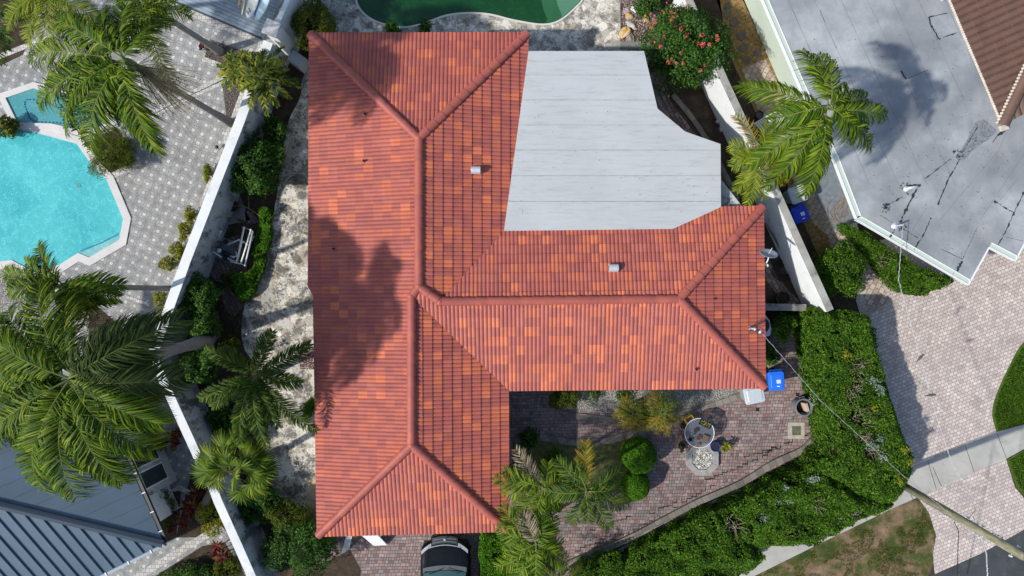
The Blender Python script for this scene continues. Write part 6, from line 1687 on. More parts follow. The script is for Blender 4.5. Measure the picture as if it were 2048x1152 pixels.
def palm(label, base, crown, zc, tips, mat='palm', ll=.6, wleaf=.036, n=44, seed=0, trunk_r=.14, trunk_mat=None, extra_tips=0, rise=(.55, 1.0), ztip=None, bend=(0, 0), name='palm_tree', shag=.3, ymat=None, fwd=.75, droopl=.45, shaft=True, group='palms', fruit=None, drop=1.0):
    rg = np.random.default_rng(seed); B = P(*base); Cc = P(*crown, zc); t = thing(name, label, 'tree' if 'croton' in name else 'palm tree', tuple(B), group)
    mb = MB(); pts = []; NN = 14
    for i in range(NN + 1):
        f = i / NN; q = B.lerp(Cc, f); q += Vector((bend[0], bend[1], 0)) * math.sin(math.pi * f); pts.append(q)
    mb.tube(pts, [trunk_r * (1.25 - .5 * min(1, i / 4) if i < 4 else .78 - .12 * i / NN) for i in range(NN + 1)], 14)
    mb.build('trunk', trunk_mat or PT, t, smooth=True)
    if shaft:
        mb = MB(); d = (pts[-1] - pts[-2]).normalized(); mb.tube([Cc - d * .1, Cc + d * .15 + Vector((0, 0, .1)), Cc + Vector((0, 0, .55))], [trunk_r * .75, trunk_r * .8, trunk_r * .2], 12); mb.build('crown_shaft', plain('green_shaft_material', (.12, .17, .05), .45), t, smooth=True)
    RV, RF, LV, LF, YV, YF = [], [], [], [], [], []
    alltips = [(a, b, 0) if len(q) == 2 else q for q in tips for a, b in [q[:2]]]
    for i in range(extra_tips):
        q = alltips[rg.integers(len(tips))]; ang = rg.normal() * .35; s = rg.uniform(.55, .9); dx, dy = (q[0] - crown[0]) * s, (q[1] - crown[1]) * s
        alltips.append((crown[0] + dx * math.cos(ang) - dy * math.sin(ang), crown[1] + dx * math.sin(ang) + dy * math.cos(ang), 0))
    for i, (a, b, kind) in enumerate(alltips):
        e = P(a, b, zc - .2); D = e - Cc; Ln = math.hypot(D.x, D.y)
        up_ = rg.uniform(*rise) * Ln * .55; dn = up_ + drop * rg.uniform(.18, .42) * Ln
        if kind == 3: up_, dn = 0.0, Ln * .9 + 1.0
        o = np.array(Cc) + np.array([rg.normal() * .03, rg.normal() * .03, .30 + .02 * i if i < len(tips) else .45])
        rv, rf, lv, lf = frond_mesh(rg, o, (D.x, D.y), up_, dn, n=max(14, int(n * min(1.3, Ln / 2.4 + .25))), ll=ll, side_bend=rg.normal() * .07, wleaf=wleaf, shag=shag, tw=rg.normal() * .25, fwd=fwd, droopl=droopl)
        k = len(RV); RV += rv; RF += [tuple(k + x for x in f) for f in rf]
        if kind: k = len(YV); YV += lv; YF += [tuple(k + x for x in f) for f in lf]
        else: k = len(LV); LV += lv; LF += [tuple(k + x for x in f) for f in lf]
    np_mesh('frond_stalks', RV, RF, RACH, t); np_mesh('leaflets', LV, LF, LM[mat], t)
    if YV: np_mesh('old_fronds', YV, YF, LM[ymat or 'dead'], t)
    if fruit:
        mb = MB()
        for k in range(170):
            a_ = rg.normal() * .9; e = Cc + Vector((.25 + .75 * rg.random(), -.25 + .55 * rg.normal() * .5 - .35 * rg.random(), -.2 - .5 * rg.random())) * fruit; s0 = Cc + Vector((.1, 0, 0)); md = s0.lerp(e, .5) + Vector((rg.normal() * .05, rg.normal() * .05, .12)); mb.tube([s0, md, e], .006, 3, caps=False)
            if k % 2 == 0: mb.lathe(e, [(0, -.02), (.022, 0), (0, .02)], 5)
        mb.build('fruit_stalk', plain('tan_fruit_stalk_material', (.46, .36, .18), .7, var=.35), t)
    return t
palm('biggest coconut palm, its trunk leaning left over the white wall above the metal roof', (428, 676), (165, 752), 9.0,
     [(-60, 742), (-25, 690), (20, 620), (-15, 800), (60, 545), (128, 590), (40, 1000), (88, 975), (140, 1000) , (200, 985), (15, 905), (232, 968), (282, 915), (330, 845), (352, 765, 1), (350, 655, 1), (285, 640, 1), (300, 700, 1), (-30, 650), (-40, 880), (100, 900)],
     ll=.88, wleaf=.034, n=112, seed=1, trunk_r=.26, extra_tips=2, fwd=.8, shag=.22, droopl=1.15, ymat='oldpalm')
palm('tall slim palm with yellow fruit stalks at the top left above the spa', (462, 246), (266, 130), 8.6,
     [(38, 72), (52, 155), (62, 200), (92, 228), (118, 245), (170, 302), (215, 225), (306, 300), (262, 262), (318, 40), (255, 20), (185, 28), (120, 35)],
     ll=.66, wleaf=.040, n=84, seed=2, trunk_r=.15, extra_tips=0, ymat='palmy', mat='palm', fruit=1.5, droopl=1.0, drop=1.3)
palm('bushy foxtail palm with light green plumes at the top left beside the timber deck', (441, 104), (300, 14), 5.6,
     [(215, -5), (240, 70), (290, 96), (345, 62), (362, 8), (330, -50), (250, -60), (392, 40), (360, 176, 1)], ll=.42, wleaf=.03, n=90, seed=3, trunk_r=.15, extra_tips=4, ymat='palmy', mat='palm', shag=1.2, fwd=.5, name='foxtail_palm')
palm('yellow green palm at the very top left edge behind the slim palm', (120, 40), (120, -5), 5.0, [(30, 20), (52, 88), (105, 100), (160, 70), (205, 45), (60, -50), (180, -50), (20, 60)], ll=.55, wleaf=.03, n=60, seed=4, extra_tips=3, mat='palmy')
palm('small dark palm in the far top left corner bed', (10, 40), (-8, 30), 2.2, [(-40, 90), (20, 100), (60, 40), (40, -20), (8, 130), (-50, 0)], ll=.4, n=40, seed=5, extra_tips=2, ymat='orange', mat='palmd', trunk_r=.1)
palm('medium palm below the turquoise pool with one dead brown frond hanging down', (372, 578), (140, 572), 8.0,
     [(78, 486), (60, 520), (-5, 545), (20, 575), (252, 568), (244, 600), (146, 668, 3), (170, 640, 3), (90, 610)],
     ll=.50, wleaf=.036, n=80, seed=6, trunk_r=.13, extra_tips=1, mat='palm', droopl=.6)
palm('broad dark palm in the garden between the left white wall and the tiled roof', (528, 752), (522, 744), 3.6,
     [(418, 688), (448, 700), (396, 806), (418, 818), (622, 695), (604, 768), (620, 872), (522, 892), (470, 880), (545, 660), (560, 850)],
     ll=.44, wleaf=.032, n=120, seed=7, trunk_r=.13, extra_tips=1, mat='palmd', shag=.7, trunk_mat=PTB, fwd=.8)
palm('tall palm on the right leaning over the white wall onto the grey flat roof', (1486, 334), (1640, 222), 7.9,
     [(1492, 178), (1520, 325), (1560, 372), (1628, 388), (1612, 340), (1748, 300), (1768, 240), (1735, 205), (1612, 98), (1640, 112), (1700, 280), (1540, 250), (1690, 190)],
     ll=.52, wleaf=.034, n=84, seed=8, trunk_r=.14, extra_tips=0, droopl=1.3, drop=1.35)
palm('low pale palm in front of the white wall below the tall leaning palm', (1502, 340), (1508, 312), 3.4,
     [(1480, 225, 1), (1460, 290), (1475, 385), (1520, 395), (1495, 410), (1575, 330), (1560, 370, 1), (1545, 270), (1530, 250), (1455, 330)], ll=.42, wleaf=.028, n=52, seed=9, trunk_r=.1, extra_tips=5, mat='palmy', ymat='orange', trunk_mat=PTB)
palm('palm with one dead pale frond, nearest the tiled roof in the courtyard', (1078, 948), (1085, 968), 3.3,
     [(1032, 900, 1), (988, 962), (1006, 985), (1024, 1040), (1060, 1035), (1150, 960), (1120, 1010), (1098, 920), (1130, 930)], ll=.46, wleaf=.034, n=46, seed=10, trunk_r=.10, extra_tips=3, trunk_mat=PTB, group='courtyard palms')
palm('dark palm with a brown topmost frond in the middle of the courtyard bed', (1160, 945), (1170, 975), 3.8,
     [(1160, 882, 1), (1112, 922), (1244, 935), (1256, 1010), (1222, 1048), (1140, 1042), (1095, 975), (1180, 1035), (1235, 970)], ll=.46, wleaf=.034, n=50, seed=11, trunk_r=.10, extra_tips=2, mat='palmd', ymat='orange', trunk_mat=PTB, group='courtyard palms')
palm('bright palm overhanging the hedge block right of the parked black car', (1070, 1048), (1072, 1078), 3.6,
     [(998, 1024), (994, 1062), (990, 1140), (1030, 1165), (1136, 1128), (1120, 1090), (1088, 1010), (1108, 1030), (1072, 1165), (1050, 1020, 1)], ll=.50, wleaf=.036, n=50, seed=12, trunk_r=.10, extra_tips=3, mat='palm', ymat='dead', trunk_mat=PTB, group='courtyard palms')
palm('grey green wispy palm at the bottom edge right of the bright courtyard palm', (1118, 1150), (1122, 1158), 1.6, [(1085, 1130), (1118, 1105), (1160, 1120), (1100, 1180), (1150, 1170)], ll=.3, wleaf=.02, n=50, seed=13, trunk_r=.08, extra_tips=4, mat='olive', trunk_mat=PTB, group='courtyard palms')
# pygmy palms by the gravel bed
for (px, py, r, lab, s) in ((1262, 822, 36, 'smaller orange tipped pygmy palm beside the white gravel bed', 14), (1316, 820, 44, 'larger orange tipped pygmy palm beside the white gravel bed', 15)):
    tips = [(px + r * math.cos(a + .2 * s), py + r * math.sin(a + .2 * s), 1 if math.cos(a + .2 * s) < -.1 or math.sin(a + .2 * s) > .55 else 0) for a in np.linspace(0, 6.28, 17)[:-1]]
    palm(lab, (px - 12, py - 10), (px, py), 1.5, tips, ll=.26, wleaf=.014, n=56, seed=s, trunk_r=.07, extra_tips=12, mat='olive', ymat='orange', trunk_mat=PTB, name='pygmy_palm', group='pygmy palms', shag=.5, drop=1.3)
# fan palm
def fan_palm(label, base, crown, zc, bend, leaves, seed, mat='palmy'):
    rg = np.random.default_rng(seed); B = P(*base); Cc = P(*crown, zc); t = thing('fan_palm', label, 'palm tree', tuple(B), 'palms')
    mb = MB(); pts = []
    for i in range(15):
        f = i / 14; q = B.lerp(Cc, f) + Vector((bend[0], bend[1], 0)) * math.sin(math.pi * f); pts.append(q)
    mb.tube(pts, [.15 - .035 * i / 14 for i in range(15)], 14); mb.build('trunk', PTB, t, smooth=True)
    V = []; F = []; SV = MB()
    for (a, b, r, dz) in leaves:
        e = P(a, b, zc + dz); s = Cc + Vector((0, 0, .1)); c = s.lerp(e, .62); dirn = (e - s); dirn.normalize()
        SV.tube([s, s.lerp(c, .5) + Vector((0, 0, .12)), c], [.018, .014, .010], 5)
        up = Vector((rg.normal() * .25, rg.normal() * .25, 1)); sd = dirn.cross(up).normalized(); nn = sd.cross(dirn).normalized(); K = 34
        for k in range(K):
            th = -2.15 + 4.3 * (k + .5) / K; d0 = dirn * math.cos(th) + sd * math.sin(th); Lr = r * (1 - .28 * abs(th) / 2.15) * rg.uniform(.92, 1.06)
            wv = nn.cross(d0).normalized(); half = math.tan(4.3 / K / 2)
            rr_ = [0.02, Lr * .35, Lr * .62, Lr]
            hw = [.002, half * Lr * .35, half * Lr * .58, .003]; z_ = [0, .0, -.02 * Lr, -.30 * Lr * (.4 + rg.random() * .6)]
            k0 = len(V)
            for q, h_, zz in zip(rr_, hw, z_):
                p = c + d0 * q + Vector((0, 0, zz)); al = nn * (.012 if k % 2 else -.012) * (q / Lr); V += [tuple(p - wv * h_ - al), tuple(p + wv * h_ + al)]
            F += [(k0 + 2 * i, k0 + 2 * i + 1, k0 + 2 * i + 3, k0 + 2 * i + 2) for i in range(3)]
    np_mesh('fan_leaves', V, F, LM[mat], t); SV.build('leaf_stalks', RACH, t)
LM['fan'] = mat_leaf('fan_palm_leaf_material', [(.02, .055, .006), (.05, .11, .009), (.11, .18, .014), (.26, .30, .03)], .36, .32)
fan_palm('fan palm with a dark curved trunk leaning over the lower white wall', (398, 1036), (468, 940), 3.3, (-.05, .35),
         [(a, b, r, dz) for a, b, r, dz in ((400, 905, .75, -.1), (435, 872, .75, .1), (478, 862, .7, .2), (530, 905, .8, .1), (545, 950, .75, .0), (520, 985, .75, -.2), (492, 1008, .7, -.5), (520, 1000, .6, -.5), (388, 945, .85, -.1), (455, 925, .6, .5), (490, 930, .6, .5), (470, 960, .6, .5), (430, 935, .65, .4), (505, 905, .6, .4), (560, 930, .7, -.2), (415, 970, .6, .2), (385, 912, .7, -.3), (440, 905, .6, .3), (520, 950, .6, .3))], 3, 'fan')

# ---- hedges
def extra_silver(t): sprig(t, [(1757, 775), (1745, 762), (1740, 890), (1752, 895), (1762, 880), (1768, 915), (1690, 905)], 1.95, 'silver', 'silver_foliage', 45, .17, .10)
hd = hedge('tall clipped green hedge between the courtyard and the pink driveway with bare twiggy gaps', [(1625, 618), (1680, 622), (1738, 628), (1760, 700), (1785, 790), (1812, 880), (1832, 930), (1822, 968), (1796, 1010), (1740, 1002), (1655, 955), (1618, 948), (1656, 898), (1648, 838), (1634, 775), (1624, 700)], 1.9, 60000, seed=20, gaps=[(1720, 738, 26), (1718, 780, 20), (1730, 832, 30), (1704, 800, 14), (1748, 905, 20), (1735, 880, 14)], leaf=.085, rough=.3, holef=.22)
sprig(hd, [(1757, 775), (1763, 783), (1745, 762), (1740, 890), (1752, 895), (1762, 880), (1768, 915)], 1.98, 'silver', 'silver_foliage', 45, .17, .10)
sprig(hd, [(1691, 706), (1695, 712), (1822, 925), (1810, 900), (1800, 962), (1750, 815)], 1.98, 'yellow', 'yellow_foliage', 50, .14, .11)
sprig(hd, [(1622, 795), (1630, 800), (1625, 808)], 1.75, 'white', 'white_blossom', 16, .12, .04)
hd2 = hedge('long lower stretch of the street hedge below the courtyard kerb, beside the pavement', [(1618, 945), (1665, 955), (1745, 1000), (1798, 1012), (1775, 1030), (1700, 1060), (1640, 1090), (1560, 1098), (1525, 1108), (1470, 1092), (1440, 1060), (1432, 1034), (1510, 994), (1570, 962)], 1.7, 42000, seed=21, rough=.5, leaf=.085, gaps=[(1640, 1010, 14), (1470, 1060, 20)], holef=.26)
sprig(hd2, [(1622, 960), (1632, 955), (1568, 998), (1580, 1000), (1572, 978), (1530, 1038), (1536, 1034), (1555, 1000)], 1.75, 'silver', 'silver_foliage', 50, .14, .10)
hedge('rounded bright green shrub mass at the bottom edge left of the pavement', [(1430, 1030), (1480, 1080), (1522, 1105), (1520, 1130), (1490, 1155), (1430, 1190), (1330, 1200), (1255, 1170), (1262, 1125), (1300, 1094), (1360, 1066)], 1.6, 40000, seed=22, rough=.6, leaf=.09, holef=.28, lumpf=1.1)
hedge('low bright shrub mass at the bottom edge under the courtyard kerb', [(1150, 1142), (1190, 1118), (1240, 1112), (1252, 1135), (1258, 1200), (1150, 1220)], 1.1, 9000, seed=23, leaf=.075)
hedge('clipped bright green hedge block right of the parked black car', [(962, 1068), (1000, 1064), (1040, 1075), (1060, 1110), (1062, 1200), (965, 1200), (958, 1120)], 1.2, 15000, 'bright', seed=24, leaf=.075, rough=.2, edge=.15)
hedge('dark clipped hedge strip under the white gutter of the grey roofed house', [(1700, 446), (1760, 482), (1830, 522), (1905, 556), (1900, 572), (1850, 588), (1805, 580), (1770, 540), (1735, 500), (1702, 470)], 1.0, 20000, seed=25, leaf=.075, rough=.4, gaps=[(1768, 520, 8)])
# strips and small shrubs
hedge('narrow row of bright green ground shrubs along the stone patio beside the pool pipework', [(516, 415), (545, 418), (538, 470), (528, 520), (512, 560), (505, 585), (490, 600), (475, 590), (470, 560), (500, 535), (505, 490), (512, 450)], .5, 9000, 'bright', seed=26, leaf=.075, name='ground_shrubs', cat='shrub', rough=.8, edge=.12)
bush('round leafy green shrub nearest the driveway beside the end of the mossy wall', 1693, 538, 1.3, 56, 1.7, 'hedge', 9000, .085, name='leafy_shrub', cat='shrub', seed=30, ry=58)
bush('large glossy green shrub against the long white wall below the croton tree', 503, 330, 1.4, 60, 1.8, 'darkbush', 9000, .11, seed=31, ry=72)
bush('round green shrub against the white wall just above the big palm trunk', 385, 590, 1.4, 44, 1.7, 'darkbush', 6500, .10, seed=32, ry=48)
bush('green shrub joined below the upper round shrub, beside the big palm trunk', 396, 648, 1.4, 38, 1.6, 'darkbush', 4500, .10, seed=33, ry=34)
bush('round green shrub against the white wall just below the big palm trunk', 388, 735, 1.5, 48, 1.7, 'darkbush', 7000, .10, seed=34, ry=44)
bush('dark green round shrub right of the curved fan palm trunk', 506, 1012, 1.2, 50, 1.4, 'darkbush', 7500, .085, seed=35, ry=46)
bush('broad dark green bush at the top between the white wall and the tiled roof corner', 622, 42, 1.7, 52, 2.2, 'olive', 9000, .07, seed=36, ry=52)
bush('bright tuft of a shrub peeping out from the left eave of the tiled roof', 622, 818, .8, 22, .9, 'bright', 1200, .10, seed=37)
bush('small rounded shrub under the bottom eave at the left end of the white gravel bed', 1130, 800, .8, 33, .9, 'olive', 3500, .06, seed=38, ry=22)
bush('low leafy plant under the bottom eave in the middle of the white gravel bed', 1190, 790, .4, 14, .5, 'darkbush', 500, .08, seed=39, core=False)
bush('small green plant under the bottom eave right of the shrub in the gravel', 1248, 792, .4, 18, .5, 'darkbush', 700, .08, seed=40, core=False)
def topiary(label, px, py, z, rpx, seed):
    bush(label, px, py, z, rpx, z * 1.35, 'ball', 13000, .065, seed=seed, blobs=0, shape=.12, name='clipped_ball_shrub', group='clipped ball shrubs', aspect=.35)
topiary('larger clipped ball shrub beside the glass table, upper of the two', 1279, 914, 1.0, 43, 41)
topiary('smaller clipped ball shrub, lower of the two in the courtyard', 1272, 974, .9, 35, 42)
bush('leafy green plant below the low grey block wall near the air conditioner', 1574, 655, 1.1, 24, 1.2, 'hedge', 2400, .08, seed=43, ry=32, blobs=3)
bush('dark leafy plant against the right eave above the bright blue bin', 1548, 712, .7, 22, .8, 'darkbush', 900, .12, seed=44, ry=22, blobs=3)
bush('small green shrub under the palms in the courtyard bed', 1108, 925, .6, 26, .8, 'bright', 2200, .075, seed=45)
bush('bushy shrub under the courtyard palms beside the hedge block', 1105, 1000, .7, 30, .9, 'hedge', 2500, .08, seed=46)
bush('dark leafy shrub in shadow at the right edge of the tiled roof by the courtyard', 1058, 878, .7, 24, .9, 'darkbush', 1200, .10, seed=47)
# yellow strips left of the wall
for i, (a, b, r, ry_, lab) in enumerate(((378, 428, 9, 22, 'topmost yellow green plant tuft along the patio side of the long white wall'), (366, 462, 11, 22, 'second yellow green plant tuft down the patio side of the long white wall'), (352, 500, 13, 20, 'third yellow green plant tuft down the patio side of the long white wall'), (334, 528, 16, 18, 'widest yellow green plant tuft along the patio side of the long white wall'), (318, 604, 13, 26, 'lowest yellow green tuft by the wall just above the big palm fronds'), (412, 345, 7, 22, 'thin yellow green plant tuft on the patio below the black spike lamp'))):
    bush(lab, a, b, .5, r, .7, 'yellow', 700, .13, aspect=.22, seed=50 + i, ry=ry_, group='yellow plants along the wall', upright=.8, core=False, name='yellow_plant', cat='plant', blobs=3)
bush('yellow green shrub between the curved palm trunk and the white wall', 418, 1035, .8, 34, .9, 'yellow', 2600, .08, seed=57, ry=42, name='yellow_plant', cat='plant')
bush('round yellow shrub seen through the lower fronds of the big coconut palm', 298, 790, .8, 22, .8, 'yellow', 1200, .09, seed=58, name='yellow_plant', cat='plant')
bush('fine leaved dark round papyrus clump between the spa and the turquoise pool', 216, 305, 1.0, 52, 1.3, 'olive', 9000, .14, aspect=.10, seed=59, ry=46, name='papyrus_clump', cat='plant', shape=.5)
bush('low leafy green plant at the left edge beside the spa', 8, 252, .6, 26, .8, 'croton', 900, .14, aspect=.3, seed=60, name='leafy_shrub')
def spiky(label, base, c, z, r, n, seed, mat, ll=.24, wl=.050, nl=22, name='croton_tree', cat='tree', ymat=None, tr=.05):
    rg = np.random.default_rng(seed); tips = []
    for i in range(n):
        a = 6.283 * i / n + rg.normal() * .1; q = r * (.62 + .42 * rg.random()); tips.append((c[0] + q * math.cos(a), c[1] + q * 1.02 * math.sin(a), 1 if rg.random() < .22 else 0))
    palm(label, base, c, z, tips, ll=ll, wleaf=wl, n=nl, seed=seed, trunk_r=tr, extra_tips=n // 2, mat=mat, ymat=ymat or 'yellow', trunk_mat=BARK, name=name, shaft=False, group=None, fwd=1.2, shag=.5, rise=(.5, 1.4), drop=.8, droopl=.2)

spiky('croton tree with yellow green upright leaves growing over the upper white wall', (528, 185), (536, 165), 2.3, 68, 24, 61, 'croton')
spiky('yellow green croton branches hanging over the white wall on the patio side', (500, 150), (486, 150), 2.2, 46, 15, 62, 'croton', name='croton_shrub')
bush('big dark ferny shrub at the bottom edge left of the slatted panel', 600, 1100, 1.6, 80, 2.0, 'darkbush', 8000, .15, aspect=.2, seed=63, ry=62, blobs=7, upright=.3)
bush('feathery dark green shrub right below the round shrub by the lower wall', 575, 1040, 1.2, 48, 1.5, 'olive', 3600, .14, aspect=.18, seed=64, ry=40)
bush('dark shrub in the bottom garden bed between the metal roof and the white wall', 385, 1158, .6, 62, .8, 'darkbush', 4000, .09, seed=65, ry=30)
bush('low olive green shrub at the bottom edge of the left garden bed', 455, 1140, .6, 26, .8, 'olive', 1600, .09, seed=66, ry=30)
bush('dark green shrub tucked at the right corner of the metal roof', 325, 1025, .6, 24, .9, 'olive', 2600, .08, seed=67, ry=52)
bush('leafy green shrub filling the gap between the croton tree and the large glossy shrub', 545, 258, .9, 26, 1.1, 'darkbush', 2200, .10, seed=130, ry=30)
bush('small olive shrub on the dark soil below the pool pipework', 462, 560, .5, 26, .6, 'olive', 1500, .08, seed=131, ry=22)
bush('shadowed green shrub between the broad dark palm and the white wall', 442, 842, .8, 34, 1.0, 'darkbush', 2600, .10, seed=132, ry=30)
bush('olive shrub on the soil above the broad dark palm beside the stone patio', 452, 690, .6, 26, .7, 'olive', 1400, .09, seed=133, ry=26)
# flowering bush
def blossoms(t, c, rx, ry, h, rg):
    spots = [(1337, 4), (1364, 20), (1344, 22), (1346, 36), (1338, 46), (1350, 52), (1362, 50), (1361, 61), (1326, 22), (1373, 58), (1374, 66), (1373, 80), (1329, 70), (1322, 92), (1404, 70), (1432, 72), (1434, 78), (1400, 84), (1407, 87), (1396, 88), (1403, 92), (1418, 92), (1362, 102), (1343, 120), (1350, 131), (1334, 127), (1369, 129), (1404, 133), (1402, 138), (1306, 56), (1308, 82), (1310, 46), (1305, 26), (1373, 13), (1333, 0), (1349, 26)]
    V = []
    for (a, b) in spots:
        q = np.array(P(a + rg.normal() * 1.5, b + rg.normal() * 1.5, 2.5)) ; rad = rg.uniform(.035, .085); m_ = int(520 * rad); u = unit(rg.normal(size=(m_, 3))); u[:, 2] = np.abs(u[:, 2]); p = q + u * rad * np.array([1, 1, .8]) * np.array([1 + .3 * rg.normal(), 1, 1]) if False else q + u * rad * np.array([1 + .25 * rg.normal(), 1 + .25 * rg.normal(), .8]) + np.array([0, 0, rg.uniform(-.12, .22)]); V.append(leaf_quads(p, u + rg.normal(size=u.shape) * .5, .05, .036, rg))
    quads_obj('blossoms', V, LM['flower'], t)
bush('large bush dotted with coral red flower heads beside the right end of the flat roof', 1382, 84, 2.1, 84, 2.7, 'darkbush', 17000, .11, seed=68, ry=88, name='flowering_bush', cat='bush', extra=blossoms, blobs=8, aspect=.4)
bush('dark green shrub with pale dots at the top edge beside the flowering bush', 1298, 0, 1.2, 30, 1.6, 'darkbush', 3000, .09, seed=69, ry=24)
# red leaved rosettes (ti plants)
def ti(label, px, py, r, n=26, z=.5, seed=0, mat='red', k=3, group='red leaved ti plants', name='ti_plant', wv=.24):
    rg = np.random.default_rng(seed); c = P(px, py, z); t = thing(name, label, 'plant', (c.x, c.y, 0), group); V = []
    mb = MB()
    for j in range(k):
        o = np.array([c.x + rg.normal() * r * .45 * (k > 1), c.y + rg.normal() * r * .45 * (k > 1), z * (.8 + .5 * rg.random())]); mb.tube([(o[0] * .7 + c.x * .3, o[1] * .7 + c.y * .3, 0), tuple(o)], .018, 5)
        a = rg.random(n) * 6.28; el = rg.uniform(-.1, 1.1, n); d = np.stack([np.cos(a) * np.cos(el), np.sin(a) * np.cos(el), np.sin(el)], 1); L = r * (.6 + .5 * rg.random(n)); s = unit(np.cross(d, np.array([0, 0, 1.0]))); nn = np.cross(s, d)
        b0 = np.tile(o, (n, 1)); m_ = b0 + d * L[:, None] * .5; e = b0 + d * L[:, None] - np.array([0, 0, 1]) * (L * .25)[:, None]; w_ = (L * wv * .5)[:, None]
        V.append(np.stack([b0, m_ + s * w_ - nn * w_ * .3, e, m_ - s * w_ - nn * w_ * .3], 1))
    mb.build('stems', BARK, t); quads_obj('leaves', V, LM[mat], t)
for i, (a, b, r, lab) in enumerate(((322, 886, .40, 'red leaved ti plant near the white wall, left one of the pair'), (346, 878, .36, 'red leaved ti plant against the white wall, right one of the pair'), (268, 738, .34, 'dark red ti plant beneath the big palm trunk on the patio side'), (392, 1008, .42, 'dense red ti plant at the foot of the curved fan palm'), (372, 1030, .34, 'dark ti plant left of the fan palm trunk over the garden bed'), (440, 1105, .34, 'bronze ti plant near the bottom of the lower white wall'), (335, 1045, .34, 'dark red ti plant in shade beside the metal roof corner'), (440, 1148, .28, 'small bronze ti plant at the bottom edge of the picture'), (405, 92, .18, 'small spiky red plant in the white patio pot'))):
    ti(lab, a, b, r, seed=80 + i, k=1 if i == 8 else 4)
ti('bright yellow green rosette plant leaning over from the deep blue pot', 1452, 896, .24, 30, .35, 95, 'yellow', 2, 'rosette plants', 'rosette_plant', .3)
ti('small yellow rosette on the dark pot by the lower left of the table', 1363, 899, .12, 20, .3, 96, 'olive', 2, 'rosette plants', 'rosette_plant', .4)
ti('pale green rosette beside the terracotta pot below the leafy shrub', 480, 442, .17, 14, .5, 97, 'olive', 1, 'rosette plants', 'rosette_plant', .4)
ti('pale green rosette at the end of the bare stem by the leafy shrub', 496, 392, .15, 14, .6, 98, 'olive', 1, 'rosette plants', 'rosette_plant', .4)
ti('spiky dark green plant on the stone patio above the broad dark palm', 545, 695, .26, 26, .35, 99, 'darkbush', 1, 'rosette plants', 'rosette_plant', .14)
mb = MB(); mb.tube([P(466, 412, .3), P(482, 410, .5), P(500, 418, .6), P(520, 432, .55)], .012, 5); mb.tube([P(497, 418, .6), P(498, 405, .7), P(496, 392, .62)], .010, 5)
tag(mb.build('bare_stem', plain('tan_stem_material', (.34, .24, .14), .8)), 'thin tan bare stem arching out of the round terracotta pot', 'stem')
for (a, b, s, lab) in ((790, 60, 100, 'green plant tuft peeping above the top eave, left of the pair'), (853, 58, 101, 'green plant tuft peeping above the top eave, right of the pair')):
    ti(lab, a, b, .34, 34, .6, s, 'darkbush', 4, 'tufts above the top eave', 'green_tuft', .22)
# lawn blades
def blades(name, poly_px, n, mat, h, label, seed, kindstuff=True, z=.03):
    rg = np.random.default_rng(seed); poly = W2(poly_px); xs = [p[0] for p in poly]; ys = [p[1] for p in poly]
    x = rg.uniform(min(xs), max(xs), n * 3); y = rg.uniform(min(ys), max(ys), n * 3); k = inpoly(x, y, poly); x = x[k][:n]; y = y[k][:n]
    keep = vnoise(x * 1.2, y * 1.2, seed) + .5 * vnoise(x * 4, y * 4, seed + 1) > (.85 if mat == 'olive' else .3); x, y = x[keep], y[keep]
    p = np.stack([x, y, np.full(len(x), z + h * .5)], 1); d = rg.normal(size=p.shape) * .6 + np.array([0, 0, .8]); nr = rg.normal(size=p.shape); V = leaf_quads(p, nr, h * (.6 + .8 * rg.random(len(p))), .022, rg, d)
    o = quads_obj(name, [V], LM[mat], None); tag(o, label, 'grass', kind='stuff')
blades('lawn_grass', [(2100, 660), (2048, 686), (2017, 740), (1993, 795), (1987, 830), (1995, 862), (2048, 846), (2100, 830)], 14000, 'hedge', .08, 'short green grass of the lawn at the right edge above the pavement', 1)
blades('lawn_grass', [(2016, 920), (2048, 902), (2100, 880), (2100, 1000), (2062, 1006), (2036, 975)], 4000, 'hedge', .08, 'short green grass of the lawn patch below the pavement at the right edge', 2)
blades('dry_grass', [(1795, 1016), (1832, 1002), (1858, 1032), (1870, 1075), (1862, 1130), (1780, 1190), (1480, 1190), (1520, 1150), (1640, 1092)], 12000, 'olive', .06, 'thin olive grass in patches on the brown verge at the bottom', 3)
blades('bed_grass', [(1180, 888), (1258, 875), (1280, 900), (1280, 950), (1240, 975), (1180, 965)], 5000, 'olive', .06, 'sparse olive grass in the courtyard bed beside the ball shrubs', 4, z=.02)

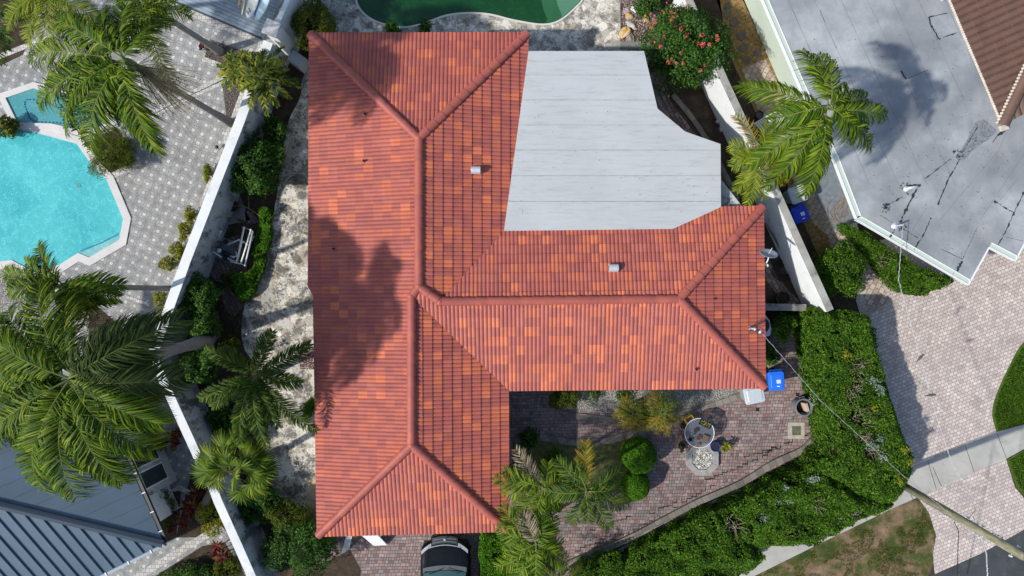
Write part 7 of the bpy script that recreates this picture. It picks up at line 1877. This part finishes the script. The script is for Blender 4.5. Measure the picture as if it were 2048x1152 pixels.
def litter(label, poly_px, n, z, seed, cols):
    rg = np.random.default_rng(seed); poly = W2(poly_px, z) if False else [tuple(P(a, b, z)[:2]) for a, b in poly_px]; xs = [p[0] for p in poly]; ys = [p[1] for p in poly]
    x = rg.uniform(min(xs), max(xs), n * 3); y = rg.uniform(min(ys), max(ys), n * 3); k = inpoly(x, y, poly); x = x[k]; y = y[k]
    k = vnoise(x * .9, y * .9, seed) + rg.random(len(x)) * .6 > .75; x = x[k][:n]; y = y[k][:n]
    p = np.stack([x, y, np.full(len(x), z + .012)], 1); V = leaf_quads(p, rg.normal(size=p.shape) * .18 + np.array([0, 0, 1]), .03 + .05 * rg.random(len(p)), .022, rg)
    o = quads_obj('fallen_leaves', [V], mat_leaf('fallen_leaf_material', cols, .8, .05), None); tag(o, label, 'fallen leaves', kind='stuff')
DRY = [(.10, .05, .02), (.25, .15, .06), (.38, .27, .12)]
litter('dry fallen leaves scattered over the pale stone patio left of the tiled house', [(600, 160), (575, 300), (530, 520), (490, 640), (550, 830), (600, 960), (640, 960), (640, 160)], 420, .02, 1, DRY)
litter('dry fallen leaves scattered over the reddish courtyard paving', [(1030, 800), (1530, 800), (1620, 860), (1400, 1000), (1150, 1110), (1100, 1110)], 500, .02, 2, DRY)
litter('brown leaf litter scattered on the dark soil beside the left white wall', [(500, 200), (560, 200), (540, 420), (490, 620), (520, 800), (420, 900), (400, 600)], 1500, .004, 3, DRY)
litter('a few dry leaves scattered over the pink paved driveway', [(1740, 560), (2040, 500), (1980, 820), (1850, 920)], 110, .02, 4, DRY)
litter('golden brown litter on the mulch of the right side yard', [(1440, 0), (1480, 0), (1560, 180), (1640, 380), (1700, 520), (1660, 540), (1560, 360), (1480, 180)], 2600, .012, 5, [(.18, .10, .03), (.40, .24, .09), (.55, .38, .18)])

litter('a few dry leaves caught on the grey flat terrace roof', [(1060, 120), (1280, 120), (1430, 300), (1430, 400), (1340, 440), (1020, 440)], 60, 3.0, 6, DRY)
litter('small dark litter specks on the weathered grey roof of the right house', [(1620, 60), (1860, 40), (1990, 260), (2040, 300), (1930, 540), (1740, 430)], 160, ZN + .004, 7, [(.05, .05, .05), (.10, .09, .08), (.2, .16, .1)])
